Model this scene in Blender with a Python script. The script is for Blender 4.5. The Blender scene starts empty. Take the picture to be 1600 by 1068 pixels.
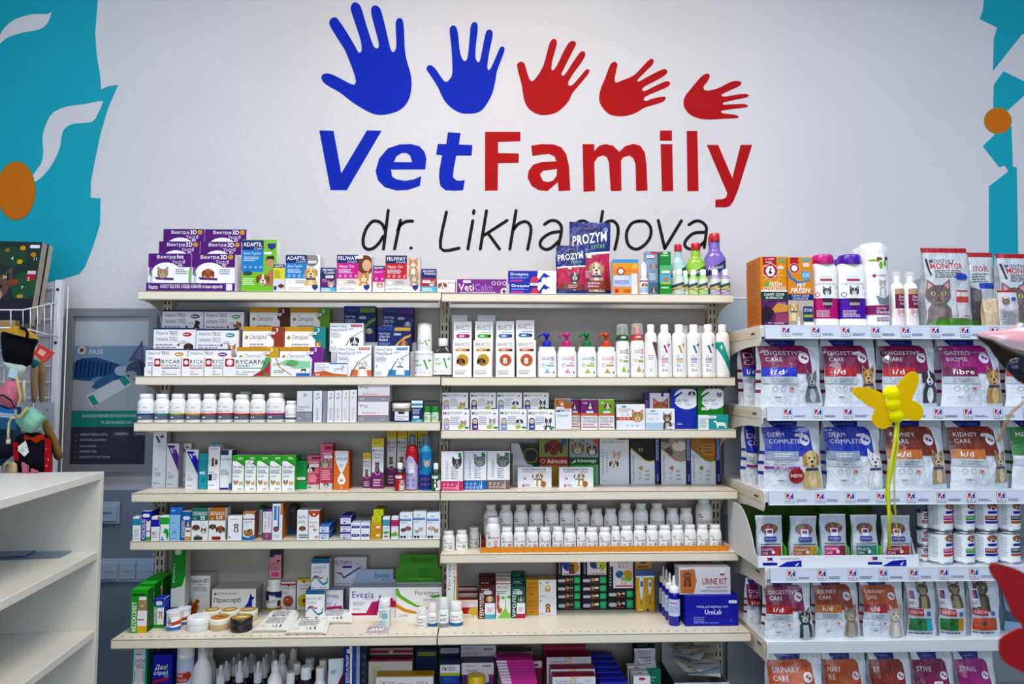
import bpy,bmesh,math,random
from mathutils import Vector,Matrix,noise
from mathutils.geometry import tessellate_polygon

# ---------------------------------------------------------------- camera, world, light, exposure
SC = bpy.context.scene
COL = SC.collection
F_PX,PITCH,YAW = 1100.0,0.060,0.033
CAM_Z = 1.5
YF,YB,YG,YP,YW = 2.33,2.233,2.137,2.52,2.57      # shelf fronts, back panel, wall
XL,XM,XR = -1.1494,-0.1576,0.8245

cam = bpy.data.cameras.new('camera'); cam_ob = bpy.data.objects.new('camera',cam); COL.objects.link(cam_ob)
cam.sensor_width = 36.0; cam.lens = 36.0 * F_PX / 1600.0; cam.clip_start = 0.02; cam.clip_end = 60
cam_ob.location = (0,0,CAM_Z); cam_ob.rotation_euler = (math.pi/2 + PITCH,0,-YAW)
cam.dof.use_dof = True; cam.dof.focus_distance = 2.3; cam.dof.aperture_fstop = 7.0
SC.camera = cam_ob
SC.view_settings.view_transform = 'Standard'; SC.view_settings.look = 'None'
SC.view_settings.gamma = 1.0; SC.view_settings.use_curve_mapping = False
SC.view_settings.exposure = 0.1

world = bpy.data.worlds.new('world'); SC.world = world; world.use_nodes = True
world.node_tree.nodes['Background'].inputs[0].default_value = (0.75,0.85,1.0,1)
world.node_tree.nodes['Background'].inputs[1].default_value = 0.3

def area(name,loc,rot,sx,sy,power,col):
    l = bpy.data.lights.new(name,'AREA'); l.shape = 'RECTANGLE'; l.size = sx; l.size_y = sy
    l.energy = power; l.color = col
    o = bpy.data.objects.new(name,l); o.location = loc; o.rotation_euler = rot; COL.objects.link(o)
    return o
CEIL = 3.35
LAMPS = [(-1.45,1.1),(0.1,1.3),(1.65,1.1),(-1.45,-1.2),(0.1,-1.2),(1.65,-1.2)]
for i,(x,y) in enumerate(LAMPS):
    area('ceiling_panel_light',(x,y,CEIL-0.035),(0,0,0),1.15,0.55,38 if y > 1.2 else 16 if y > 0 else 15,
 (1.0,0.87,0.74) if abs(x) < 1 else (0.45,0.72,1.0))
# daylight through the shop window behind the camera
area('window_daylight',(0.3,-3.9,1.7),(math.pi/2,0,0),5.2,2.0,80,(0.76,0.87,1.0))

# ---------------------------------------------------------------- pixel -> world
_R = Matrix.Rotation(-YAW,3,'Z') @ Matrix.Rotation(math.pi/2 + PITCH,3,'X')
def ray(px,py):return _R @ Vector(((px-800)/F_PX,-(py-534)/F_PX,-1.0))
def P(px,py,Y):
    d = ray(px,py); t = Y/d.y
    return Vector((d.x*t,Y,CAM_Z + d.z*t))
def YatZ(px,py,z):
    d = ray(px,py); return d.y*(z-CAM_Z)/d.z

# ---------------------------------------------------------------- colours and materials
def lin(h):
    if not isinstance(h,str):return tuple(h)+(1.0,)
    if len(h) == 3:h = ''.join(c*2 for c in h)
    v = [int(h[i:i+2],16)/255 for i in (0,2,4)]; M = max(v); q = (M-min(v))/max(M,.01)
    v = [max(0,M-(M-c)*1.14)*(1-.1*q) for c in v]
    return tuple(c/12.92 if c <= .04045 else ((c+.055)/1.055)**2.4 for c in v)+(1.0,)
MATS = {}
def mat(key):
    if key in MATS:return MATS[key]
    m = bpy.data.materials.new(key); m.use_nodes = True; nt = m.node_tree
    b = nt.nodes['Principled BSDF']; I = b.inputs
    at = nt.nodes.new('ShaderNodeAttribute'); at.attribute_name = 'tint'
    nt.links.new(at.outputs['Color'],I['Base Color'])
    def bump(scale,dist,stretch=None,detail=2):
        tc = nt.nodes.new('ShaderNodeTexCoord'); n = nt.nodes.new('ShaderNodeTexNoise'); bp = nt.nodes.new('ShaderNodeBump')
        n.inputs['Scale'].default_value = scale; n.inputs['Detail'].default_value = detail
        bp.inputs['Distance'].default_value = dist; bp.inputs['Strength'].default_value = 1.0
        if stretch:
            mp = nt.nodes.new('ShaderNodeMapping'); mp.inputs['Scale'].default_value = stretch
            nt.links.new(tc.outputs['Object'],mp.inputs[0]); nt.links.new(mp.outputs[0],n.inputs['Vector'])
        else:nt.links.new(tc.outputs['Object'],n.inputs['Vector'])
        nt.links.new(n.outputs['Fac'],bp.inputs['Height']); nt.links.new(bp.outputs[0],I['Normal'])
    def mottle(scale,lo,hi):
        tc = nt.nodes.new('ShaderNodeTexCoord'); n = nt.nodes.new('ShaderNodeTexNoise'); n.inputs['Scale'].default_value = scale
        n.inputs['Detail'].default_value = 6
        mr = nt.nodes.new('ShaderNodeMapRange'); mr.inputs[3].default_value = lo; mr.inputs[4].default_value = hi
        mx = nt.nodes.new('ShaderNodeMix'); mx.data_type = 'RGBA'; mx.blend_type = 'MULTIPLY'; mx.inputs[0].default_value = 1
        nt.links.new(tc.outputs['Object'],n.inputs['Vector']); nt.links.new(n.outputs['Fac'],mr.inputs[0])
        nt.links.new(at.outputs['Color'],mx.inputs[6]); nt.links.new(mr.outputs[0],mx.inputs[7])
        nt.links.new(mx.outputs[2],I['Base Color'])
    R,S = I['Roughness'],I['Specular IOR Level']
    if key == 'card':R.default_value = .45; S.default_value = .25
    elif key == 'gloss':R.default_value = .16
    elif key == 'matte':R.default_value = .8; S.default_value = .2
    elif key == 'plastic':R.default_value = .3; bump(60,.0004)
    elif key == 'film':R.default_value = .3; S.default_value = .4; bump(38,.012,(1,1,.6),5); I['Coat Weight'].default_value = .6; I['Coat Roughness'].default_value = .06
    elif key == 'cloth':R.default_value = .9; S.default_value = .1; bump(260,.002)
    elif key == 'paint':R.default_value = .36; bump(300,.0002); mottle(9,.93,1.04)
    elif key == 'wall':R.default_value = .75; S.default_value = .15; bump(45,.0015,None,5); mottle(2.2,.9,1.06)
    elif key == 'laminate':R.default_value = .3; mottle(3,.96,1.02)
    elif key == 'metal':R.default_value = .3; I['Metallic'].default_value = 1.0
    elif key == 'clear':R.default_value = .08; I['Alpha'].default_value = .22; S.default_value = .7
    elif key == 'glass':R.default_value = .03; I['Alpha'].default_value = .12
    elif key == 'haze':R.default_value = .15; I['Alpha'].default_value = .5; S.default_value = .6
    elif key == 'thin':
        tr = nt.nodes.new('ShaderNodeBsdfTranslucent'); mx = nt.nodes.new('ShaderNodeMixShader'); mx.inputs[0].default_value = .4; R.default_value = .5; S.default_value = .1
        nt.links.new(at.outputs['Color'],tr.inputs[0]); nt.links.new(b.outputs[0],mx.inputs[1]); nt.links.new(tr.outputs[0],mx.inputs[2]); nt.links.new(mx.outputs[0],nt.nodes['Material Output'].inputs[0])
    elif key == 'glow':
        nt.links.new(at.outputs['Color'],I['Emission Color']); I['Emission Strength'].default_value = 2.5
    MATS[key] = m
    return m

# ---------------------------------------------------------------- mesh builder
class MB:
    def __init__(s):s.v = []; s.f = []; s.c = []; s.m = []; s.sm = []; s.keys = []
    def add(s,vs,fs,col,key='card',smooth=False):
        o = len(s.v); s.v += [tuple(p) for p in vs]
        if key not in s.keys:s.keys.append(key)
        k = s.keys.index(key); many = isinstance(col,list)
        cc = None if many else lin(col)
        for i,f in enumerate(fs):
            s.f.append([o+j for j in f]); s.c.append(lin(col[i]) if many else cc); s.m.append(k); s.sm.append(smooth)
    def box(s,x0,x1,y0,y1,z0,z1,col,key='card',b=0.0008):
        # chamfered box; col may be dict of f,b,l,r,t,u
        b = min(b,(x1-x0)*.3,(y1-y0)*.3,(z1-z0)*.3)
        X,Y,Z = (x0,x1),(y0,y1),(z0,z1); V = []; idx = {}
        for i in (0,1):
            for j in (0,1):
                for k in (0,1):
                    sx,sy,sz = (b,-b)[i],(b,-b)[j],(b,-b)[k]
                    idx[i,j,k,'x'] = len(V); V.append((X[i],Y[j]+sy,Z[k]+sz))
                    idx[i,j,k,'y'] = len(V); V.append((X[i]+sx,Y[j],Z[k]+sz))
                    idx[i,j,k,'z'] = len(V); V.append((X[i]+sx,Y[j]+sy,Z[k]))
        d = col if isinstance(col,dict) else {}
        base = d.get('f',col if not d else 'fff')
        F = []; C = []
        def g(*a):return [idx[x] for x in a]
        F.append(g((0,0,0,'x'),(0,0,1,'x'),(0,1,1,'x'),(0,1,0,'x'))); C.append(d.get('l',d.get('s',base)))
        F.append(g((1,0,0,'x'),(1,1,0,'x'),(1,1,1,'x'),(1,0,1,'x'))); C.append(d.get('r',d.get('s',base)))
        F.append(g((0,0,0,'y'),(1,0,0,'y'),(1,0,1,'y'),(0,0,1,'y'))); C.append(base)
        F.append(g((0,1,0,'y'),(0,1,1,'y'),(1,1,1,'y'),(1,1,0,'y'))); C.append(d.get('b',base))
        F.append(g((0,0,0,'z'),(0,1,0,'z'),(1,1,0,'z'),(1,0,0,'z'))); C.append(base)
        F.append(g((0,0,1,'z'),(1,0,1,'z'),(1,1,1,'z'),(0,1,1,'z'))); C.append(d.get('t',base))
        for j in (0,1):
            for k in (0,1):F.append(g((0,j,k,'y'),(1,j,k,'y'),(1,j,k,'z'),(0,j,k,'z'))); C.append(base)
        for i in (0,1):
            for k in (0,1):F.append(g((i,0,k,'x'),(i,1,k,'x'),(i,1,k,'z'),(i,0,k,'z'))); C.append(base)
        for i in (0,1):
            for j in (0,1):F.append(g((i,j,0,'x'),(i,j,1,'x'),(i,j,1,'y'),(i,j,0,'y'))); C.append(base)
        for i in (0,1):
            for j in (0,1):
                for k in (0,1):F.append(g((i,j,k,'x'),(i,j,k,'y'),(i,j,k,'z'))); C.append(base)
        s.add(V,F,C,key)
    def lathe(s,prof,col,key='plastic',cx=0,cy=0,n=28,ex=1.0,ey=1.0,sq=2.0,caps=True,smooth=True):
        # prof: list of (r, z); ex, ey squash; sq superellipse power
        V = []; F = []
        for r,z in prof:
            for i in range(n):
                a = 2*math.pi*i/n; c,sn = math.cos(a),math.sin(a)
                k = (abs(c)**sq+abs(sn)**sq)**(-1/sq)
                V.append((cx+r*ex*c*k,cy+r*ey*sn*k,z))
        for j in range(len(prof)-1):
            for i in range(n):
                a,b = j*n+i,j*n+(i+1) % n; F.append([a,b,b+n,a+n])
        s.add(V,F,col,key,smooth)
        if caps:
            s.add(V[:n],[list(range(n))[::-1]],col,key); s.add(V[-n:],[list(range(n))],col,key)
    def tube(s,pts,r,col,key='plastic',n=8,r1=None):
        pts = [Vector(p) for p in pts]; V = []; F = []; up = Vector((0.13,0.2,1)).normalized(); N = len(pts)
        for i,p in enumerate(pts):
            t = (pts[min(i+1,N-1)]-pts[max(i-1,0)]).normalized()
            a = t.cross(up)
            if a.length < 1e-3:a = t.cross(Vector((1,0,0)))
            a.normalize(); b = t.cross(a); rr = r if r1 is None else r+(r1-r)*i/(N-1)
            for k in range(n):
                w = 2*math.pi*k/n; V.append(p+a*math.cos(w)*rr+b*math.sin(w)*rr)
        for j in range(N-1):
            for i in range(n):
                a,b = j*n+i,j*n+(i+1) % n; F.append([a,b,b+n,a+n])
        F.append(list(range(n))[::-1]); F.append([(N-1)*n+i for i in range(n)])
        s.add(V,F,col,key,True)
    def prism(s,pts,y0,y1,col,key='card',axis='y',scol=None):
        # polygon in (a, b) extruded along an axis
        n = len(pts)
        def mk(p,t):return {'y':(p[0],t,p[1]),'x':(t,p[0],p[1]),'z':(p[0],p[1],t)}[axis]
        V = [mk(p,y0) for p in pts]+[mk(p,y1) for p in pts]
        tri = tessellate_polygon([[Vector((p[0],p[1],0)) for p in pts]])
        F = [list(t) for t in tri]+[[i+n for i in t][::-1] for t in tri]
        C = [col]*len(F)
        for i in range(n):F.append([i,(i+1) % n,(i+1) % n+n,i+n]); C.append(scol or col)
        s.add(V,F,C,key)
    def ball(s,c,r,col,key='plastic',n=16,sz=1.0,sy=1.0):
        V = []; F = []; m = n//2
        for j in range(m+1):
            ph = math.pi*j/m
            for i in range(n):
                th = 2*math.pi*i/n
                V.append((c[0]+r*math.sin(ph)*math.cos(th),c[1]+r*sy*math.sin(ph)*math.sin(th),c[2]+r*sz*math.cos(ph)))
        for j in range(m):
            for i in range(n):
                a,b = j*n+i,j*n+(i+1) % n; F.append([a,b,b+n,a+n])
        s.add(V,F,col,key,True)
    def build(s,name,parent=None,loc=(0,0,0),rz=0,rx=0,ry=0):
        me = bpy.data.meshes.new(name); me.from_pydata(s.v,[],s.f)
        at = me.attributes.new('tint','FLOAT_COLOR','CORNER'); buf = []
        for p,c in zip(s.f,s.c):buf.extend(c*len(p))
        at.data.foreach_set('color',buf)
        me.polygons.foreach_set('material_index',s.m); me.polygons.foreach_set('use_smooth',s.sm)
        for k in s.keys:me.materials.append(mat(k))
        o = bpy.data.objects.new(name,me); COL.objects.link(o)
        o.location = loc; o.rotation_euler = (rx,ry,rz)
        if parent is not None:o.parent = parent
        return o

def tag(o,label=None,cat=None,group=None,kind=None):
    if label:o['label'] = label
    if cat:o['category'] = cat
    if group:o['group'] = group
    if kind:o['kind'] = kind
    return o
def empty(name,loc,rz=0,rx=0):
    o = bpy.data.objects.new(name,None); COL.objects.link(o); o.location = loc; o.rotation_euler = (rx,0,rz)
    o.empty_display_size = .02
    return o
def struct(o):o['kind'] = 'structure'; return o

# ---------------------------------------------------------------- print on packs
TXT = {}
def text_mesh(s,bold,ital,serif=0):
    k = (s,bold,ital)
    if k in TXT:return TXT[k]
    c = bpy.data.curves.new('t','FONT'); c.body = s; c.resolution_u = 2; c.offset = (0,.007,.016)[bold]; c.space_character = 1.06; c.shear = .25 if ital else 0
    o = bpy.data.objects.new('t',c); me = o.to_mesh()
    v = [(p.co.x,p.co.y) for p in me.vertices]; f = [list(p.vertices) for p in me.polygons]
    o.to_mesh_clear(); bpy.data.objects.remove(o); bpy.data.curves.remove(c)
    if not v:TXT[k] = ([],[]); return TXT[k]
    x0 = min(p[0] for p in v); x1 = max(p[0] for p in v); y0 = min(p[1] for p in v); y1 = max(p[1] for p in v)
    TXT[k] = ([((p[0]-x0)/max(x1-x0,1e-6),(p[1]-y0)/max(y1-y0,1e-6)) for p in v],f)
    return TXT[k]
def ell(x,y,rx,ry,n=18,a0=0,a1=2*math.pi):
    return [(x+rx*math.cos(a0+(a1-a0)*i/n),y+ry*math.sin(a0+(a1-a0)*i/n)) for i in range(n if a1-a0 > 6.2 else n+1)]
def pet_polys(kind,c1='a86',c2='fff',c3='321'):
    # a head and shoulders in units of the head's half width; list of (points, colour)
    o = []
    if kind[0] == 'c':
        if 'b' in kind:o += [([(-1.0,-3),(-.9,-1.2),(-.5,-.6),(.5,-.6),(.95,-1.2),(1.1,-3)],c1),([(-.5,-3),(-.4,-1.1),(.4,-1.1),(.5,-3)],c2)]
        o += [([(-.98,.2),(-.95,1.4),(-.25,.8)],c1),([(.98,.2),(.95,1.4),(.25,.8)],c1),
 ([(-.85,.5),(-.84,1.12),(-.45,.8)],'d9a'),([(.85,.5),(.84,1.12),(.45,.8)],'d9a'),
 (ell(0,0,1,.88),c1),(ell(0,-.36,.5,.4),c2),([(-.1,.85),(.1,.85),(.06,-.1),(-.06,-.1)],c2)]
        for q in (-1,1):o += [(ell(q*.42,.12,.2,.17,10),'cc8'),(ell(q*.42,.12,.08,.15,8),'111')]
        o += [([(-.13,-.2),(.13,-.2),(0,-.36)],'844'),([(-.02,-.34),(.02,-.34),(.25,-.55),(0,-.46),(-.25,-.55)],'533')]
        for q in (-1,0,1):o.append(([(q*.28-.05,.82),(q*.28+.05,.82),(q*.22,.45)],c3))
    else:
        if 'b' in kind:o += [([(-1.15,-3.2),(-1.0,-1.5),(-.6,-.5),(.6,-.5),(1.05,-1.5),(1.25,-3.2)],c1),(ell(0,-2.2,.5,1.0),c2),
 ([(-.8,-.95),(.8,-.95),(.85,-1.25),(-.85,-1.25)],'236')]
        if 'p' in kind:o += [([(-.95,.1),(-.9,1.5),(-.2,.75)],c1),([(.95,.1),(.9,1.5),(.2,.75)],c1),([(-.8,.5),(-.8,1.15),(-.42,.75)],c3),([(.8,.5),(.8,1.15),(.42,.75)],c3)]
        o += [(ell(0,.1,.85,.85),c1),(ell(0,-.45,.5,.52),c2),([(-.12,.9),(.12,.9),(.2,-.2),(-.2,-.2)],c2)]
        if 'p' not in kind:o += [([(-.7,.75),(-1.15,.3),(-1.1,-.65),(-.8,-.7),(-.62,.1)],c3),([(.7,.75),(1.15,.3),(1.1,-.65),(.8,-.7),(.62,.1)],c3)]
        for q in (-1,1):o.append((ell(q*.36,.15,.11,.12,8),'111'))
        o += [(ell(0,-.25,.2,.15,10),'111'),([(-.25,-.62),(.25,-.62),(.12,-.88),(-.12,-.88)],'733')]
    return o
def prims(art,w,h,seed=0):
    """art in 0..1 pack coordinates -> list of (verts2d, faces, colour, layer), in metres from the lower left corner."""
    out = []; L = [0]
    def poly(pts,col):
        L[0] += 1; out.append((pts,None,col,L[0]))
    def put(pts,f,col):
        L[0] += 1; out.append((pts,f,col,L[0]))
    def one(p):
        k = p[0]
        if k == 'r':poly([(p[1]*w,p[2]*h),(p[3]*w,p[2]*h),(p[3]*w,p[4]*h),(p[1]*w,p[4]*h)],p[5])
        elif k == 'R':      # rounded rectangle
            x0,y0,x1,y1 = p[1]*w,p[2]*h,p[3]*w,p[4]*h; r = min(x1-x0,y1-y0)*(p[6] if len(p) > 6 else .3)
            pts = []
            for cx,cy,a in ((x1-r,y1-r,0),(x0+r,y1-r,1),(x0+r,y0+r,2),(x1-r,y0+r,3)):
                pts += [(cx+r*math.cos(math.pi/2*(a+t/3)),cy+r*math.sin(math.pi/2*(a+t/3))) for t in range(4)]
            poly(pts,p[5])
        elif k == 'p':poly([(x*w,y*h) for x,y in p[1]],p[2])
        elif k == 'c':poly(ell(p[1]*w,p[2]*h,p[3]*w,(p[4] if p[4] else p[3])*w),p[5])
        elif k == 'o':      # ring
            x,y,r = p[1]*w,p[2]*h,p[3]*w; t = p[5]*w if len(p) > 5 else r*.25; n = 18
            vs = ell(x,y,r,r,n)+ell(x,y,r-t,r-t,n)
            put(vs,[[i,(i+1) % n,n+(i+1) % n,n+i] for i in range(n)],p[4])
        elif k == 't':      # text filling a box; opts b bold, i italic, v reads upwards, d reads downwards
            o = p[7] if len(p) > 7 else ''
            v,f = text_mesh(p[5],2 if 'B' in o else 1 if 'b' in o else 0,'i' in o)
            x0,y0,x1,y1 = p[1]*w,p[2]*h,p[3]*w,p[4]*h
            if 'v' in o:q = [(x1-b*(x1-x0),y0+a*(y1-y0)) for a,b in v]
            elif 'd' in o:q = [(x0+b*(x1-x0),y1-a*(y1-y0)) for a,b in v]
            elif 'u' in o:q = [(x1-a*(x1-x0),y1-b*(y1-y0)) for a,b in v]
            else:
                sl = .0
                if 's' in o:sl = .18
                q = [(x0+a*(x1-x0),y0+b*(y1-y0)+sl*a*(x1-x0)) for a,b in v]
            put(q,f,p[6])
        elif k == 'L':      # rows of very small lettering
            x0,y0,x1,y1,n,col = p[1:7]; rnd = random.Random(seed+n+int(x0*97)); vv = []; ff = []; st = (y1-y0)/n
            up = len(p) > 7
            for i in range(n):
                y = y1-(i+.75)*st; x = x0; end = x0+(x1-x0)*rnd.uniform(.7,1)
                while x < end:
                    l = (x1-x0)*rnd.uniform(.08,.22); e = min(x+l,end); k2 = len(vv)
                    q = [(x,y),(e,y),(e,y+st*.5),(x,y+st*.5)]
                    vv += [(a*w,b*h) for a,b in q]; ff.append([k2,k2+1,k2+2,k2+3]); x = e+(x1-x0)*.03
            put(vv,ff,col)
        elif k == 'pet':
            _,kind,x,y,sz,cols = p[:6]
            for pts,c in pet_polys(kind,*cols):poly([(x*w+a*sz*w,y*h+b*sz*w) for a,b in pts],c)
        elif k == 'dots':
            _,x0,x1,y,r,n,col = p
            for i in range(n):one(('o',x0+(x1-x0)*i/max(1,n-1),y,r,col))
        elif k == 'sub':    # nested art in a rectangle
            _,x0,y0,x1,y1,a = p
            for vs,f,c,l in prims(a,w*(x1-x0),h*(y1-y0),seed):
                L[0] += 1; out.append(([(x0*w+X,y0*h+Y) for X,Y in vs],f,c,L[0]))
    for p in art:one(p)
    return [([(min(max(x,0),w),min(max(y,0),h)) for x,y in vs],f,c,l) for vs,f,c,l in out]
def put_art(mb,art,w,h,fn,key='card',eps=.00003,du=None,dv=None,seed=0):
    """lay flat print onto a surface: fn(u, v in metres, lift) -> point.  du, dv: cut lines for bent surfaces."""
    pr = prims(art,w,h,seed)
    if du is None and dv is None:
        for vs,f,col,l in pr:
            if not vs:continue
            if f is None:
                f = [list(t) for t in tessellate_polygon([[Vector((x,y,0)) for x,y in vs]])] if len(vs) > 4 else [list(range(len(vs)))]
            mb.add([fn(x,y,l*eps) for x,y in vs],f,col,key)
        return
    bm = bmesh.new()
    cols = [None]; lay = bm.faces.layers.int.new('c')
    for vs,f,col,l in pr:
        if not vs:continue
        if f is None:
            f = [list(t) for t in tessellate_polygon([[Vector((x,y,0)) for x,y in vs]])] if len(vs) > 4 else [list(range(len(vs)))]
        bv = [bm.verts.new((x,y,l*eps)) for x,y in vs]; ci = len(cols); cols.append(col)
        for t in f:
            if len(set(t)) < 3:continue
            try:fc = bm.faces.new([bv[i] for i in t]); fc[lay] = ci
            except ValueError:pass
    for cuts,nrm in ((du,(1,0,0)),(dv,(0,1,0))):
        for c in (cuts or []):
            bmesh.ops.bisect_plane(bm,geom=bm.verts[:]+bm.edges[:]+bm.faces[:],dist=1e-7,
 plane_co=(c,0,0) if nrm[0] else (0,c,0),plane_no=nrm)
    bm.verts.index_update(); V = [fn(v.co.x,v.co.y,v.co.z) for v in bm.verts]
    F = [[v.index for v in f.verts] for f in bm.faces]; C = [cols[f[lay]] for f in bm.faces]
    bm.free()
    mb.add(V,F,C,key,False)

# ---------------------------------------------------------------- shelf levels (z of the top surface, y of the front edge)
LV = {}
def lv(k,px,py,yf):LV[k] = (P(px,py,yf).z,yf)
lv('1L',450,455,YF); lv('1R',920,458.6,YF)
lv('2L',450,587.5,YF); lv('2R',920,588.7,YF)
lv('3L',450,659.5,YF); lv('3R',920,671,YF)
lv('4L',450,769,YF); lv('4R',920,767,YF)
lv('5L',450,843.3,YF); lv('5R',920,864,YF)
lv('6L',430,995.8,YB); lv('6R',930,990,YB)
lv('g1',1390,508.6,YG); lv('g2',1390,635,YG); lv('g3',1390,765.5,YG); lv('g4',1390,885,YG); lv('g5',1390,1000,YG)
LV['7L'] = (LV['6L'][0]-.30,YB+.03); LV['7R'] = (LV['6R'][0]-.30,YB+.03); LV['g6'] = (LV['g5'][0]-.29,YG)

class Spot:
    """where a pack stands: pixel box of its front face -> place, width, height"""
    def __init__(s,lvl,px0,px1,pyt,pb=None,d=None,on=None,z=None):
        zb,yf = LV[lvl]
        if on is not None:zb = on.top if not isinstance(on,(int,float)) else on
        if z is not None:zb = z
        if d is not None:Y = yf+d
        elif pb is not None:
            Y = YatZ((px0+px1)/2,pb,zb); Y = min(max(Y,yf+.003),YP-.02)
        else:Y = yf+.008
        s.Y = Y; s.z = zb; zt = P((px0+px1)/2,pyt,Y).z; s.top = zt; s.h = zt-zb
        for _ in range(1):ym = (pyt+ (pb or pyt+ s.h*F_PX/Y))/2
        a,b = P(px0,ym,Y).x,P(px1,ym,Y).x
        s.x = (a+b)/2; s.w = b-a; s.lvl = lvl

PLACED = []
def sticker(parent,x,z,y,w=.026,h=.009):
    m = MB(); 
    pts = [(a*w,b*h) for a,b in ((-.5,-.3),(-.42,-.5),(.42,-.5),(.5,-.3),(.5,.3),(.42,.5),(-.42,.5),(-.5,.3))]
    m.prism(pts,-.0003,0,'f4f2f4','card')
    for i in range(3):m.prism([(-.28*w+i*.2*w,-.16*h),(-.14*w+i*.2*w,-.16*h),(-.14*w+i*.2*w,.16*h),(-.28*w+i*.2*w,.16*h)],-.0005,-.0003,'8890a8','card')
    return m.build('price_sticker',parent,(x,y,z))

def carton(name,label,lvl,px0,px1,pyt,pb=None,d=None,dep=.045,col='f2f0ee',art=(),on=None,z=None,rz=0,
 cat='box',group=None,stk=None,w=None,x=None,key='card',sart=None,tart=None,h=None):
    s = Spot(lvl,px0,px1,pyt,pb,d,on,z)
    if w:s.w = w
    if x is not None:s.x = x
    if h:s.h = h; s.top = s.z+h
    dep = min(dep,YP-.004-s.Y) if rz == 0 else dep
    m = MB(); W,H = s.w-.0006,s.h
    m.box(-W/2,W/2,-dep/2,dep/2,0,H,col,key)
    base = col.get('f','fff') if isinstance(col,dict) else col
    put_art(m,art,W,H,lambda u,v,l:(u-W/2,-dep/2-l-.00006,v),key,seed=int(px0))
    if sart:put_art(m,sart,dep,H,lambda u,v,l:(-W/2-l-.00006,dep/2-u,v),key)
    if sart:put_art(m,sart,dep,H,lambda u,v,l:(W/2+l+.00006,-dep/2+u,v),key)
    # tuck flap seams on the top
    fl = (col.get('t',base) if isinstance(col,dict) else col)
    m.box(-W/2+.0015,W/2-.0015,-dep/2+.002,dep/2-.006,H,H+.0005,fl,key,.0002)
    if tart:put_art(m,tart,W,dep,lambda u,v,l:(u-W/2,v-dep/2,H+.0006+l),key)
    o = m.build(name,None,(s.x,s.Y+dep/2+(abs(math.sin(rz))*W/2 if rz else 0),s.z),rz)
    tag(o,label,cat,group)
    if stk:sticker(o,(stk[0]-.5)*W,stk[1]*H,-dep/2-.004 if 0 else -dep/2-.0026)
    s.ob = o; s.dep = dep; s.top = s.z+H+.0006
    return s
# ---------------------------------------------------------------- bottles, jars, cans, bags
def wrap_label(name,parent,R,z0,z1,art,ex=1,ey=1,sq=2.0,col='f4f3f1',span=math.pi*.98,key='card',seed=0,lift=.0005):
    """a printed label round the front of a bottle, art 0..1 over the visible half"""
    m = MB(); N = 16; H = z1-z0; Wd = 2*R*ex
    def surf(th,z,l):
        c,sn = math.sin(th),-math.cos(th); k = (abs(c)**sq+abs(sn)**sq)**(-1/sq); r = R+lift+l
        return (r*ex*c*k,r*ey*sn*k,z0+z)
    def th(q):
        lo,hi = 0,span/2; A = abs(q)
        for _ in range(22):
            t = (lo+hi)/2; c,sn = math.sin(t),math.cos(t)
            if c*(c**sq+sn**sq)**(-1/sq) < A:lo = t
            else:hi = t
        return math.copysign(lo,q)
    K = 14 if sq < 2.5 else 24
    us = [Wd*(.5-.5*math.cos(math.pi*i/K)) for i in range(1,K)]
    put_art(m,[('r',0,0,1,1,col)]+list(art),Wd,H,lambda u,v,l:surf(th(max(-1,min(1,(u/Wd)*2-1))),v,l),key,.00006,us,None,seed)
    return m.build(name,parent)

def bottle(name,label,lvl,px0,px1,pyt,pb=None,d=None,prof=None,cap=None,col='f3f2f0',capcol='f3f2f0',lab=None,art=(),on=None,z=None,
 ex=1,ey=1,sq=2.0,cat='bottle',group=None,key='plastic',labcol='f4f3f1',stk=None,extra=None,capname='cap',rz=0,ckey='plastic',h=None):
    """prof / cap: (r, z) as fractions of half width and height"""
    s = Spot(lvl,px0,px1,pyt,pb,d,on,z); R = s.w/2-.0004; H = h or s.h
    e = empty(name,(s.x,s.Y+R*ey,s.z),rz); tag(e,label,cat,group)
    m = MB(); m.lathe([(r*R,q*H) for r,q in prof],col,key,ex=ex,ey=ey,sq=sq); m.build('body',e)
    if cap:
        m = MB(); m.lathe([(r*R,q*H) for r,q in cap],capcol,ckey,ex=1,ey=1,sq=2)
        r0,q0 = cap[0]; r1,q1 = cap[-1]
        for i in range(20):   # grip ribs
            a = 2*math.pi*i/20; c,sn = math.cos(a)*r0*R,math.sin(a)*r0*R
            m.box(c-.0004,c+.0004,sn-.0004,sn+.0004,q0*H,(q0+(q1-q0)*.85)*H,capcol,ckey,.0001)
        m.build(capname,e)
    if lab:wrap_label('label',e,R*lab[2] if len(lab) > 2 else R,lab[0]*H,lab[1]*H,art,ex,ey,sq,labcol,seed=int(px0))
    if extra:extra(e,R,H)
    if stk:sticker(e,(stk[0]-.5)*2*R,stk[1]*H,-R*ey-.0018,.014,.006)
    s.ob = e; s.top = s.z+H; s.R = R
    return s

PILL = [(.93,0),(1,.02),(1,.66),(.97,.72),(.85,.79),(.76,.82),(.76,.85)]
PILLCAP = [(.80,.85),(.82,.86),(.82,.99),(.76,1)]
TALLP = [(.93,0),(1,.015),(1,.68),(.95,.75),(.78,.82),(.62,.86),(.62,.9)]
TALLPCAP = [(.68,.88),(.70,.89),(.70,.99),(.66,1)]
SHAMP = [(.92,0),(1,.012),(1,.72),(.97,.78),(.86,.825),(.6,.85),(.52,.855)]
SHAMPCAP = [(.55,.855),(.56,.86),(.56,.995),(.52,1)]

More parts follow.
